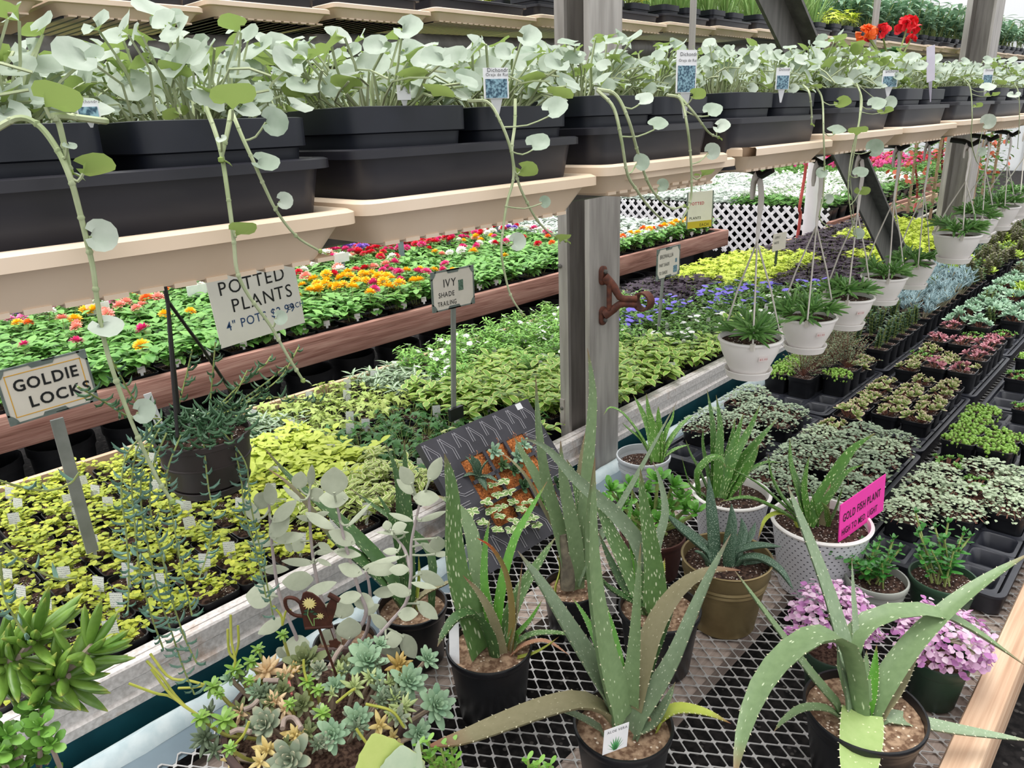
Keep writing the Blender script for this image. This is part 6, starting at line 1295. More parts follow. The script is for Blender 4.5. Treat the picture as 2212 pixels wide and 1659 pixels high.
for i, (x, y, r) in enumerate([(420, 700, 95), (560, 630, 80), (620, 525, 65), (240, 840, 100), (130, 1110, 100), (330, 1130, 120), (1040, 800, 80), (1130, 870, 75), (1170, 1070, 90), (380, 1370, 75), (890, 985, 65), (545, 790, 60), (830, 400, 65), (290, 900, 60)]):
    px, py = bp(x, y); base = atz(px, py, c.z + .05); off = V((base.x - c.x, base.y - c.y, 0)); q = base; rr = r / 3.95 / FPX * depth(q); b = MB(); rr_ = random.Random(i)
    for k in range(16): e = radians(60 - 100 * k / 16); a = k * 2.4; fat_leaf(b, q, rdir(a, e), (0, 0, 1), rr * rr_.uniform(.7, 1.05), rr * .42, rr * .06, OBT, .5, 0, 6, -.3)
    st = V((c.x + off.x * .7, c.y + off.y * .7, c.z - .012)); b.tube(spline([st, st.lerp(q, .5) + V((0, 0, -.012)), q], 5), .003, 6, 1); b.build('leafy_tuft', [LEAFG, pmat('olive_fleshy_stem', '8a8a3c', '9c9a4e', 40, .6)], t)
YST = pmat('yellow_green_stalk', '9aa03c', 'b0b04c', 30, .6)
for pts in ([(420, 690), (425, 600), (395, 450), (388, 230)], [(425, 610), (375, 540), (362, 350)], [(425, 590), (455, 470), (450, 320)], [(180, 830), (60, 850), (-60, 855)], [(120, 1090), (-20, 1000), (-150, 880), (-290, 690)], [(0, 1010), (-100, 900), (-200, 760), (-330, 620)], [(180, 830), (30, 790), (-140, 760), (-300, 560)], [(100, 1080), (-120, 930), (-250, 900), (-480, 815)], [(830, 320), (820, 240), (750, 150)], [(830, 320), (860, 200), (905, 190)], [(1040, 800), (1015, 700), (1010, 610)], [(420, 1340), (500, 1250), (545, 1140)], [(1870, 1190), (1760, 1050), (1540, 990)], [(1560, 1340), (1500, 1260), (1460, 1200)], [(1290, 980), (1400, 890), (1450, 860)]):
    P3 = [atz(*bp(x, y), c.z + .05) for x, y in pts]; b = MB(); dd_ = depth(P3[0]); P3 = [atd(*bp(x, y), dd_) for x, y in pts]; b.tube(spline(P3, 10), .0022, 6); b.build('bare_stalk', YST, t)
WDS = pmat('pinkish_woody_stem', '8f7f76', 'a6958a', 40, .8)
for pts in ([(830, 1200), (850, 1120), (930, 1110), (990, 1200)], [(380, 1240), (460, 1210), (560, 1230)], [(670, 790), (740, 790), (800, 790)], [(500, 1040), (570, 1010), (620, 960)], [(1230, 680), (1290, 570), (1340, 500)]):
    b = MB(); P3 = [atz(*bp(x, y), c.z + .045) for x, y in pts]; b.tube(spline(P3, 8), .0042, 7); b.build('woody_stem', WDS, t)
b = MB(); P3 = [atz(*bp(x, y), c.z + .03) for x, y in ((860, 700), (890, 830), (910, 910))]; b.tube(spline(P3, 5), [.001, .002, .003, .003, .003, .002], 6); b.build('pink_bud_stalk', pmat('coral_pink_stalk', 'd0706a', 'e08a80', 30, .5), t)
# rusty watering can stake standing in that bowl
g = atd(*bp(1120, 210), d - .02); fx_ = V((.73, -.68, 0)); fy_ = V((0, 0, 1)); fn = fx_.cross(fy_); fn = fn if fn.dot(CAM - g) > 0 else -fn; s_ = (d - .02) / FPX / 3.95
t2 = thing('garden_stake', 'rusty watering can shaped garden stake with painted daisies in the succulent bowl', 'garden stake', g - V((0, 0, .09)))
F_ = lambda x, y, o=0: g + fx_ * ((x - 1120) * s_) + fy_ * (-(y - 210) * s_ * 1.03) + fn * o
DRUST = pmat('dark_rusty_sheet', '4c2619', '36190f', 60, .7, .1, bump=.2)
def plate(mb, pts, th=.003, mi=0, o=0.0):
    n = len(pts); vs = [F_(x, y, o + k) for k in (-th / 2, th / 2) for x, y in pts]; mb.add(vs, [tuple(range(n - 1, -1, -1)), tuple(range(n, 2 * n))] + [(i, (i + 1) % n, n + (i + 1) % n, n + i) for i in range(n)], mi)
b = MB(); plate(b, [(1000, 340), (1215, 345), (1225, 310), (1200, 150), (1160, 70), (1110, 20), (1060, 0), (1030, 15), (1015, 60), (985, 110), (1000, 250)][::-1]); plate(b, [(1165, 330), (1225, 350), (1290, 190), (1310, 110), (1265, 75), (1210, 160)][::-1], .0028, 0, -.0003); can_ = b.build('can_body', DRUST, t2, smooth=None)
b = MB(); b.tube(spline([F_(1000, 235), F_(930, 215), F_(880, 150), F_(875, 70), F_(905, 45), F_(960, 60), F_(995, 100)], 18), .0032, 6); b.build('can_handle', DRUST, t2)
b = MB(); b.tube([F_(1245, 45), F_(1325, 110)], .0045, 8); b.tube([F_(1005, 352), F_(1240, 356)], .0034, 8); b.build('rose_and_foot', DRUST, t2)
b = MB(); b.tube([F_(1120, 350), F_(1150, 520), F_(1225, 930)], .0022, 6); b.build('rod', DRUST, t2)
DAIS = pmat('cream_yellow_paint', 'd9c56a', 'e8dca0', 60, .6)
b = MB()
for (cx, cy, r, n) in ((1075, 110, 62, 14), (1150, 240, 34, 9)):
    for k in range(n): a = 2 * pi * k / n; p0, p1 = (cx, cy), (cx + cos(a) * r, cy + sin(a) * r); nx, ny = -sin(a) * r * .14, cos(a) * r * .14; plate(b, [p0, (cx + cos(a) * r * .6 + nx, cy + sin(a) * r * .6 + ny), p1, (cx + cos(a) * r * .6 - nx, cy + sin(a) * r * .6 - ny)], .0006, 0, .0022)
b.build('daisy', DAIS, can_, smooth=None)
b = MB(); b.tube([F_(1060, 160, .002), F_(1045, 220, .002), F_(1075, 330, .002)], .0009, 4); b.tube([F_(1140, 260, .002), F_(1095, 260, .002), F_(1088, 330, .002)], .0009, 4); b.build('painted_stems', pmat('painted_stem_green', '7a9a5a', rough=.6), can_)
b = MB(); 
for x, y in ((1040, 180), (1085, 190), (1110, 215), (1030, 210)): plate(b, [(x - 22, y), (x, y - 14), (x + 22, y), (x, y + 14)], .0006, 0, .0021)
b.build('painted_leaves', pmat('painted_leaf_green', '2c4a34', rough=.6), can_, smooth=None)
b = MB(); b.tube([F_(1215, 370), F_(1225, 430), F_(1235, 490)], .0009, 4); plate(b, [(1235 + 48 * (1 + .18 * cos(5 * a)) * cos(a), 530 + 42 * (1 + .18 * cos(5 * a)) * sin(a)) for a in [2 * pi * k / 30 for k in range(30)]], .002); b.build('hanging_charm', DRUST, t2, smooth=None)
# ------------------------------------------------------------------ succulents in cell trays, right half of the near bench
CELL = pmat('black_cell_tray_plastic', '20222a', '2b2d35', 30, .38, spec=.5)
TL_, TW_, TZ = .60, .312, .652
mb = MB(); mb.rrect([(TL_ / 2 - .006, TW_ / 2 - .006, .022, BZ + .003 - TZ), (TL_ / 2 - .004, TW_ / 2 - .004, .024, -.008), (TL_ / 2, TW_ / 2, .026, -.007), (TL_ / 2, TW_ / 2, .026, -.001), (TL_ / 2 - .003, TW_ / 2 - .003, .024, 0), (TL_ / 2 - .012, TW_ / 2 - .012, .018, 0), (TL_ / 2 - .015, TW_ / 2 - .015, .016, -.006), (TL_ / 2 - .02, TW_ / 2 - .02, .014, -.040)], cap0=True, cap1=True, nc=4)
RIM = mb.mesh('tray_shell', CELL)
mb = MB(); nx_, ny_ = 6, 3; ix, iy = TL_ - .036, TW_ - .036; px_, py_ = ix / nx_, iy / ny_
for i in range(nx_):
    for j in range(ny_):
        cx, cy = -ix / 2 + px_ * (i + .5), -iy / 2 + py_ * (j + .5)
        mb.rrect([(px_ / 2, py_ / 2, .004, -.004), (px_ / 2 - .007, py_ / 2 - .007, .014, -.0015), (px_ / 2 - .010, py_ / 2 - .010, .016, -.005), (px_ / 2 - .017, py_ / 2 - .017, .014, -.038), (.014, .014, .012, -.0385)], (cx, cy, 0), cap1=True)
CELLS = mb.mesh('cells', CELL)
PILEA = leafm('silvery_small_leaf', '6d8168', 'a9b99c', rough=.5, transl=.05); PILEAP = leafm('pale_silvery_small_leaf', '93a684', 'c2cfb0', rough=.5, transl=.05); THYM = leafm('tiny_grey_green_leaf', '596b50', '8a9872', rough=.6, transl=.05)
CRAS = leafm('cream_pink_edged_leaf', '6f8a45', '9fae68', edge='d5b59a', edge_w=.9, rough=.4, tip='d9bba8', tip_at=.75, transl=0); JADE = leafm('dark_jade_leaf', '2f4a30', '4a6844', rough=.35, transl=0); CHALK = leafm('blue_chalk_finger', '7f9aa0', 'a4b9bb', rough=.6, transl=0)
RSED = leafm('rosy_sedum_leaf', 'a05a68', 'd09aa0', rough=.45, transl=0); GRS = leafm('fresh_green_succulent_leaf', '5c8f3c', '86b25a', rough=.4, transl=0); DKS = leafm('brown_green_succulent_leaf', '5a5a44', '7a7658', rough=.45, transl=0); MINT = leafm('mint_rosette_leaf', '7fa38a', 'a9c4a6', rough=.45, transl=0); DRK = leafm('dark_green_succulent_leaf', '3f5a38', '5e7a4c', rough=.4, transl=0)
REDST = pmat('thin_red_brown_stem', '6e4438', '855848', 40, .7)
def pilea(seed, mat, n=230, R=.066, H=.04, r=.0052):
    random.seed(seed); mb = MB()
    for i in range(n):
        a = U(0, 6.3); q = sqrt(U(0, 1)); p = V((cos(a) * q * R, sin(a) * q * R, H * (1 - q * q * .7) * U(.7, 1.1) - (.02 * U(0, 1) if q > .9 else 0))); mb.flat(p, rdir(U(0, 6.3), U(-.2, .4)), V((U(-.5, .5), U(-.5, .5), 1)), r * U(1.4, 2.4), r * U(1.3, 2.1), [.3, 1, .85, .1], .3, .15, 0, nj=1)
    for i in range(20): a = U(0, 6.3); mb.tube([V((cos(a) * .01, sin(a) * .01, 0)), V((cos(a) * R * .6, sin(a) * R * .6, H * .6)), V((cos(a) * R, sin(a) * R, H * .2))], .0006, 3, 1)
    return mb.mesh('foliage', [mat, REDST])
def thyme(seed):
    random.seed(seed); mb = MB()
    for s_ in range(46):
        a = U(0, 6.3); e = U(.3, 1.5); tp = rdir(a, e) * U(.08, .14); tp.z *= 1.1; mb.tube([V((0, 0, 0)), tp * .5 + V((0, 0, .006)), tp], .0006, 3, 1)
        for k in range(16): f = .35 + .65 * k / 15; mb.flat(tp * f + rdir(U(0, 6.3), 0) * .002, rdir(U(0, 6.3), U(-.2, .9)), (0, 0, 1), .007, .0045, [.3, 1, .1], 0, 0, 0, nj=1)
    return mb.mesh('foliage', [THYM, REDST])
def rosets(seed, mat, n=5, r=.028, k=10, w=.5, H=.02, R=.035, T=.16, prof=OBT, **kw):
    random.seed(seed); mb = MB()
    for i in range(n):
        a = i * 2.4 + U(-.4, .4); q = R * sqrt((i + .3) / n); c = V((cos(a) * q, sin(a) * q, H * U(.5, 1.2) * (1.2 - q / R * .5))); mb.tube([V((c.x * .4, c.y * .4, -.004)), c], .003, 5, 1); rosette(mb, c, V((cos(a) * q / R * .7, sin(a) * q / R * .7, 1)), r * U(.75, 1.15), k, w, T, prof, seed=seed * 10 + i, k=6, **kw)
    return mb.mesh('foliage', [mat, REDST])
def stacks(seed, mat, n=5, H=.09, L=.02, w=.6):
    random.seed(seed); mb = MB()
    for i in range(n):
        a = U(0, 6.3); q = U(.0, .028); b0 = V((cos(a) * q, sin(a) * q, 0)); tp = b0 + V((U(-.02, .02), U(-.02, .02), H * U(.6, 1.1))); mb.tube([b0, tp], .003, 5, 1); m = int(H / .009)
        for k in range(m):
            for s in (0, pi): fat_leaf(mb, b0.lerp(tp, .15 + .85 * k / (m - 1)), rdir(k * 1.57 + s + .2, .35), (0, 0, 1), L * U(.8, 1.1) * (1 - .35 * k / m), L * w, L * .14, OBT, .3, 0, 6)
    return mb.mesh('foliage', [mat, STEM])
def chalk(seed, mat, n=9, H=.10):
    random.seed(seed); mb = MB()
    for i in range(n):
        a = U(0, 6.3); q = U(0, .03); b0 = V((cos(a) * q, sin(a) * q, 0)); tp = b0 + rdir(a, U(.9, 1.5)) * H * U(.5, 1); mb.tube([b0, b0.lerp(tp, .5), tp], .0028, 5, 1)
        for k in range(13): p = b0.lerp(tp, .55 + .45 * k / 12); fat_leaf(mb, p, rdir(U(0, 6.3), U(.5, 1.3)), (0, 0, 1), U(.025, .045), .0045, .004, FNG, 0, 0, 5)
    return mb.mesh('foliage', [mat, pmat('grey_tan_stem', 'a09a80', '8c876e', 40, .8)])
SUC = {'pilea': ([pilea(s, PILEA) for s in (1, 2, 3)], 'silvery small-leaved mat', 'potted_silvery_mat'), 'pileap': ([pilea(s, PILEAP) for s in (4, 5)], 'pale silvery small-leaved mat', 'potted_silvery_mat'), 'thyme': ([thyme(s) for s in (6, 7)], 'fine grey-green bushy plant', 'potted_bushy_plant'), 'cras': ([rosets(s, CRAS, 6, .026, 10, .55) for s in (8, 9, 10)], 'cream-tinged rosette succulent', 'potted_rosette_succulent'),
       'jade': ([stacks(s, JADE) for s in (11, 12)], 'dark stacked-leaf succulent', 'potted_stacked_succulent'), 'chalk': ([chalk(s, CHALK) for s in (13, 14)], 'blue finger-leaved succulent', 'potted_blue_succulent'), 'pearl': ([pearl_plant(s, .048, 110, .0046, PEARLM) for s in (15, 16)], 'green bead-leaved succulent', 'potted_bead_succulent'), 'rsed': ([rosets(s, RSED, 5, .022, 10, .5) for s in (17, 18)], 'rosy pink succulent', 'potted_pink_succulent'),
       'grs': ([rosets(s, GRS, 9, .016, 9, .5, .015, .045) for s in (19, 20)], 'small fresh green succulent', 'potted_green_succulent'), 'dks': ([stacks(s, DKS, 7, .085, .026, .5) for s in (21, 22)], 'brown-green leafy succulent', 'potted_brown_green_succulent'), 'mint': ([rosets(s, MINT, 6, .034, 14, .4, .03, .04) for s in (23, 24)], 'pale mint rosette succulent', 'potted_mint_succulent'), 'drk': ([stacks(s, DRK, 6, .07, .024, .45) for s in (25, 26)], 'dark green leafy succulent', 'potted_dark_succulent'),
       'lime': ([rosets(s, leafm('lime_succulent_leaf', '8fae3a', 'b9cc5c', rough=.4, transl=0), 4, .055, 14, .3, .04, .03) for s in (27, 28)], 'lime spiky succulent', 'potted_lime_succulent'), 'ech': ([rosets(29, DRK, 1, .062, 16, .5, .02, .001)], 'single dark rosette succulent', 'potted_rosette_succulent')}
POT_S, SOIL_S = sq_pot_mesh(.0425, .083, BLACK2, lip=.012); POT_T, SOIL_T = sq_pot_mesh(.0455, .112, BLACK2, lip=.014)
def kind_at(col, x, r):
    """what stands in a cell of column col at x (r: 0..1 random)"""
    if col == 0:
        if x < 1.86: return ''
        if x < 2.12: return 'pileap'
        if x < 2.24: return 'grs' if r < .7 else 'pileap'
        if x < 2.75: return 'pearl' if r < .6 else ''
        if x < 3.6: return 'pearl' if r < .25 else 'grs' if r < .33 else ''
        if x < 4.6: return 'mint' if r < .3 else 'dks' if r < .45 else ''
        return 'dks' if r < .4 else 'lime' if r < .8 else 'mint'
    if col == 1:
        if x < 2.24: return 'pilea' if r < .74 else 'pileap' if r < .9 else ''
        if x < 2.34: return 'cras' if r < .6 else 'pilea'
        if x < 3.02: return 'cras' if r < .93 else ''
        if x < 3.22: return 'cras' if r < .4 else 'rsed' if r < .75 else 'grs'
        if x < 3.75: return 'rsed' if r < .4 else 'grs' if r < .6 else 'cras' if r < .72 else ''
        if x < 4.5: return 'mint' if r < .55 else 'drk' if r < .7 else ''
        return 'drk' if r < .35 else 'dks' if r < .65 else 'lime' if r < .85 else 'mint'
    if x < 1.98: return ''
    if x < 2.42: return 'pilea' if r < .88 else ''
    if x < 2.60: return '' if r < .55 else 'cras'
    if x < 2.95: return 'thyme' if r < .8 else 'pearl'
    if x < 3.10: return 'thyme' if r < .45 else 'ech' if r < .55 else 'cras'
    if x < 3.75: return 'jade' if r < .85 else ''
    if x < 4.7: return 'chalk' if r < .75 else 'jade'
    return 'dks' if r < .45 else 'lime' if r < .8 else 'drk'
cells_seen = {}; tcount = 0
for col, (yc, xs0) in enumerate(((.325, 1.672), (.668, 1.74), (1.005, 1.86))):
    x = xs0 + TL_ / 2; k = 0
    while x < 9.0:
        yo = yc + (.006 if k % 2 else 0)
        if inframe((x, yc, .68), 250) or inframe((x - .28, yc, .68), 100):
            tr = thing('cell_tray', 'black cell tray, %s from the near end, %s column from the front rail' % (ordn(k), ORD[col]) if (col or k) else 'black plastic cell tray with empty cells at the front rail, nearest the pink mounds', 'tray', (x, yo, TZ), 'black cell trays on the near bench')
            obj('tray_shell', RIM, tr); obj('cells', CELLS, tr)
            for i in range(nx_):
                for j in range(ny_):
                    random.seed(int(x * 100) * 31 + col * 7 + i * 13 + j * 101); p = V((x - ix / 2 + px_ * (i + .5), yo - iy / 2 + py_ * (j + .5), 0)); r = U(0, 1); kd = kind_at(col, p.x + U(-.05, .05), r)
                    if col == 0 and j == 0 and p.x < 2.0: kd = ''
                    if kd and inframe(p + V((0, 0, .72)), 40): cells_seen.setdefault((kd, col), []).append((p, U(0, 6.3), U(.9, 1.12), int(U(0, 99))))
        x += TL_ + .014; k += 1
COLN = ['column nearest the front rail', 'middle tray column', 'column nearest the foam edge']
for (kd, col), lst in cells_seen.items():
    mes, word, nm_ = SUC[kd]; lst.sort(key=lambda q: round(q[0].x, 1) * 10 + q[0].y)
    for i, (p, rot, s, vi) in enumerate(lst):
        tall = kd in ('jade', 'chalk', 'mint', 'rsed', 'dks', 'thyme', 'pearl'); hh = .112 if tall else .083; z0 = TZ - .036
        t = thing(nm_, '%s, %s from the near end, %s' % (word, ordn(i), COLN[col]), 'potted plant', (p.x, p.y, z0), word + 's in the cell trays')
        for nm, me in (('pot', POT_T if tall else POT_S), ('soil', SOIL_T if tall else SOIL_S), ('foliage', mes[vi % len(mes)])): q = obj(nm, me, t); q.location = (0, 0, hh)
        q.rotation_euler = (0, 0, rot); q.scale = (s, s, s); q.location.z -= .004

# ------------------------------------------------------------------ fleshy plants at the left and bottom edges
FATG = leafm('fat_green_sedum_leaf', '4a7029', '7a9c42', rough=.35, spec=.45, tip='9aa24a', tip_at=.85, transl=0)
def edgepot(px, py, z, D, h, label, nm='potted_succulent', potm=BLACK2):
    c = atz(px, py, z); t = thing(nm, label, 'potted plant', (c.x, c.y, BZ)); round_pot(t, c, D, h, potm, soil=SOIL); return t, c
c = V((.05, .90, .80)); t = thing('potted_succulent', 'stout green finger-leaved succulent leaning in from the left edge over the bench rim', 'potted plant', (c.x, c.y, BZ)); round_pot(t, c, .17, .20, BLACK2, soil=SOIL, taper=.7)
random.seed(90)
for pts in ([(-60, 1500), (60, 1490), (130, 1460), (175, 1420), (200, 1395)], [(-70, 1490), (30, 1430), (70, 1385), (85, 1370)], [(-60, 1510), (40, 1500), (120, 1470), (150, 1462)], [(-80, 1480), (0, 1440), (40, 1420)]):
    sp_ = pxs(pts, 1.06, 1.02, 18); b = MB(); b.tube(sp_, .0055, 7, 1); n = len(sp_)
    for i in range(5, n, 2):
        for k in range(3 if i < n - 3 else 6):
            tt = (sp_[min(i + 1, n - 1)] - sp_[i - 1]).normalized(); a = U(0, 6.3); o = tt.orthogonal().normalized(); h = o * cos(a) + tt.cross(o) * sin(a); up = U(.3, 1.2) if i < n - 2 else U(.6, 2.2); d_ = (h + tt * up + V((0, 0, -.25 if i < n - 3 else .2))).normalized(); L = U(.050, .074)
            fat_leaf(b, sp_[i] + h * .004, d_, (tt - d_ * tt.dot(d_)) + V((0, 0, .5)), L, L * .24, L * .15, [.5, .85, 1, 1, .85, .55, .08], .1, 0, 8, .12)
    b.build('leafy_stem', [FATG, WDS], t)
c = V((.07, .74, .74)); t = thing('potted_succulent', 'round-leaved green bushy succulent in the bottom left corner', 'potted plant', (c.x, c.y, BZ)); round_pot(t, c, .15, .14, BLACK2, soil=SOIL)
b = MB(); ROUNDG = leafm('round_green_leaf', '4a7a2c', '79a848', rough=.35, spec=.45, transl=.04)
for i in range(46):
    px, py = U(-60, 122), U(1515, 1760)
    if px > 90 and py < 1560: continue
    q = atd(px, py, U(.93, 1.02)); b.tube([q + V((U(-.01, .01), .01, -.05)), q], .003, 5, 1); rosette(b, q, V((U(-.2, .4), U(-.6, .1), 1)), U(.024, .032), 8, .62, .10, SPN, seed=i, chan=.3)
b.build('foliage', [ROUNDG, WDS], t)
c = atz(845, 1735, .705); t = thing('potted_succulent', 'pale felty succulent with broad scalloped leaves at the bottom edge before the bowl', 'potted plant', (c.x, c.y, BZ)); round_pot(t, c, .12, .105, BLACK2, soil=SOIL)
PALEA = leafm('pale_scalloped_leaf', 'a9bfa0', 'c6d4b6', rough=.6, edge='cfd58a', edge_w=.95, transl=.05); LIMEA = leafm('lime_scalloped_leaf', 'b3c667', 'c9d67e', rough=.55, transl=.1); d = depth(c) - .05
def scallop(mat, pts, W, u, T=.10):
    b = MB(); n = 14; sp_ = pxs(pts, d, d, n); pr = [max(.06, sin(pi * (.12 + .86 * (i / n)) ** 1.25)) * (1 + .09 * (i % 2)) for i in range(n + 1)]; b.fat(sp_, u, W, W * T, pr, .35, 0, 12); b.build('leaf', mat, t)
tc_ = (CAM - c).normalized()
scallop(LIMEA, [(852, 1715), (826, 1650), (806, 1585)], .070, tc_ + V((0, 0, .3))); scallop(PALEA, [(868, 1710), (870, 1665), (868, 1610)], .062, tc_); scallop(PALEA, [(880, 1705), (900, 1660), (905, 1600)], .03, V((-1, .2, .2))); scallop(PALEA, [(850, 1720), (822, 1690), (812, 1638)], .034, tc_ + V((-.5, 0, 0))); scallop(PALEA, [(868, 1720), (900, 1690), (912, 1655)], .045, tc_ + V((.3, 0, .4)))
SHINY = leafm('shiny_light_green_leaf', '6fae3a', '9fd060', rough=.25, spec=.6, transl=.08)
for (px, py, tips, label) in ((985, 1760, [(905, 1608), (925, 1600), (952, 1612), (975, 1605), (955, 1640), (930, 1635), (985, 1640)], 'shiny small-leaved green sprigs at the bottom edge beside the pale scalloped plant'), (1160, 1790, [(1140, 1640), (1165, 1648), (1190, 1650), (1152, 1660)], 'shiny green sprig just showing at the bottom edge left of the front aloe')):
    c = atz(px, py, .69); t = thing('potted_succulent', label, 'potted plant', (c.x, c.y, BZ)); round_pot(t, c, .09, .09, BLACK2, soil=SOIL); b = MB()
    for (sx, sy) in tips:
        q = atd(sx, sy, depth(c) - .02 + U(-.01, .01)); sp_ = spline([c - V((0, 0, .015)), c.lerp(q, .6) + V((0, 0, .004)), q], 8); b.tube(sp_, .002, 5, 1)
        for i in range(3, 9):
            for s in (0, pi): fat_leaf(b, sp_[i], rdir(i * 1.57 + s, .5), (0, 0, 1), .013, .007, .002, OBT, .4, 0, 6)
    b.build('foliage', [SHINY, STEM], t)

# ------------------------------------------------------------------ zigzag-patterned framed planter leaning in the middle
A_, B_, C_ = V((1.066, 1.345, .907)), V((1.476, 1.345, .907)), V((1.085, 1.115, .628)); B_.x = 1.476
ex = V((1, 0, 0)); L_ = .405; dn = V((0, C_.y - A_.y, C_.z - A_.z)); Hh = dn.length; dn.normalize(); nn = dn.cross(ex); nn = -nn if nn.z < 0 else nn
t = thing('framed_planter', 'black zigzag-patterned frame planter of coir and little succulents leaning against the bench rim', 'planter', C_ + ex * L_ / 2)
SLATE = pmat('dark_slate_plastic', '35343a', '44434a', 9, .5); GRV = pmat('pale_engraved_line', 'a9a7ad', rough=.5)
Q_ = lambda u, v, o=0: A_ + ex * u + dn * v + nn * o
MF = Matrix((ex, dn, nn)).transposed(); bw = .085
for nm, (u0, u1, v0, v1) in (('top_rail', (0, L_, 0, bw)), ('bottom_rail', (0, L_, Hh - bw, Hh)), ('left_rail', (0, bw, bw, Hh - bw)), ('right_rail', (L_ - bw, L_, bw, Hh - bw))):
    b = MB(); b.box(Q_((u0 + u1) / 2, (v0 + v1) / 2, -.012), (u1 - u0, v1 - v0, .024), 0, MF)
    def seg(a, c_):
        pa, pc = Q_(a[0], a[1], .0006), Q_(c_[0], c_[1], .0006); b.beam(pa, pc, .0011, .0012, nn, 1)
    n = 8 if u1 - u0 > .2 else 4
    for k in range(n):
        if u1 - u0 > .2: w = (u1 - u0) / n; P0 = lambda f, g: (u0 + w * (k + f), v0 + .008 + (v1 - v0 - .016) * g)
        else: w = (v1 - v0) / n; P0 = lambda f, g: (u0 + .008 + (u1 - u0 - .016) * g, v0 + w * (k + f))
        for off in (0, .14): seg(P0(.05 + off, 0), P0(.05 + off, .62)); seg(P0(.05 + off, 0), P0(.62 + off, .55)); seg(P0(.62 + off, .55), P0(.62 + off, 1)); 
    b.build(nm, [SLATE, GRV], t, smooth=None)
def coirm():
    m, n, b, out = _base('coir_fibre'); b.inputs['Roughness'].default_value = .95; tcn = N(n, 'ShaderNodeTexCoord'); nz = N(n, 'ShaderNodeTexNoise'); nz.inputs['Scale'].default_value = 60; nz.inputs['Detail'].default_value = 6; nz.inputs['Distortion'].default_value = 3.5
    n.links.new(tcn.outputs['Object'], nz.inputs['Vector']); n.links.new(ramp(n, nz.outputs['Fac'], [(.35, hexc('6b3a1c')), (.52, hexc('b5692f')), (.68, hexc('d9935a'))]), b.inputs['Base Color']); bumpn(n, b, nz.outputs['Fac'], 1.0, .004); return m
COIR = coirm(); b = MB(); b.grid([[Q_(bw - .004 + (L_ - 2 * bw + .008) * i / 20, bw - .004 + (Hh - 2 * bw + .008) * j / 20, -.004 + .008 * sin(pi * (i % 7) / 6.67) * sin(pi * (j % 7) / 6.67)) for i in range(21)] for j in range(21)][::-1])
random.seed(14)
for k in range(260):
    u, v = U(bw, L_ - bw), U(bw, Hh - bw); a = U(0, 6.3); l = U(.012, .03); b.tube(spline([Q_(u, v, .003), Q_(u + cos(a) * l * .5 + .003, v + sin(a) * l * .5, .009), Q_(u + cos(a) * l, v + sin(a) * l, .004)], 4), .0005, 3)
b.build('coir', COIR, t)
b = MB()
for k in (1, 2):
    f = k / 3; b.beam(Q_(bw + (L_ - 2 * bw) * f, bw, .006), Q_(bw + (L_ - 2 * bw) * f, Hh - bw, .006), .010, .006, nn); b.beam(Q_(bw, bw + (Hh - 2 * bw) * f, .006), Q_(L_ - bw, bw + (Hh - 2 * bw) * f, .006), .010, .006, nn)
b.build('divider', SLATE, t, smooth=None)
def onpl(px, py, o=.01): r = ray(px, py); p0 = Q_(0, 0, o); return CAM + r * ((p0 - CAM).dot(nn) / r.dot(nn))
for i, (px, py, r, m, k, w) in enumerate([(1066, 976, 22, MINT, 14, .42), (1118, 985, 26, MINT, 14, .42), (1085, 1005, 18, DRK, 14, .42), (1110, 1015, 20, JADE, 16, .45), (1130, 960, 18, MINT, 12, .42), (1205, 1045, 22, JADE, 10, .6), (1130, 1050, 20, JADE, 10, .6), (1170, 1085, 20, SPOON, 10, .6)]):
    q = onpl(px, py); b = MB(); rosette(b, q, nn + V((-.2, -.4, .3)), r * 1.15 / FPX * depth(q), k, w, .14, OBT, seed=i); b.build('rosette', m, t)
b = MB(); q = onpl(1033, 1025)
for k, (tx, ty) in enumerate([(1005, 985), (1018, 983), (1055, 993), (1000, 1030), (1078, 1042), (1052, 1060), (1030, 990)]): aloe(t, GAST, [(1033, 1027), ((1033 + tx) / 2, (1025 + ty) / 2 - 4), (tx, ty)], 17, depth(q), -.02, GP, .3, 6, .3)
CRMV = leafm('cream_margined_leaf', '5c8040', '86a45c', edge='d9dcb6', edge_w=.66, rough=.4, transl=.1); b = MB(); random.seed(15)
for (px, py) in [(1065, 1048), (1090, 1040), (1100, 1062), (1075, 1070), (1050, 1085), (1085, 1095), (1110, 1085), (1125, 1100), (1080, 1115), (1060, 1105), (1020, 1105), (1045, 1130), (1110, 1125), (1130, 1135), (1150, 1120), (1160, 1135), (1105, 1145), (1075, 1145), (1012, 1120), (1140, 1085)]:
    q = onpl(px, py, .025)
    for k in range(6): b.flat(q, rdir(k * 1.05 + U(-.3, .3), U(-.1, .5)), (-.3, -.4, 1), U(.014, .022), U(.010, .014), OVAL, .5, .15)
    b.tube([onpl(px + U(-8, 8), py + 10, .0), q], .0012, 4, 1)
b.build('trailing_variegated_foliage', [CRMV, STEM], t)
b = MB(); q = Q_(L_ - .045, .012, .001); b.box(q, (.022, .018, .001), 0, MF); b.build('price_sticker', WHITE, t, smooth=None)
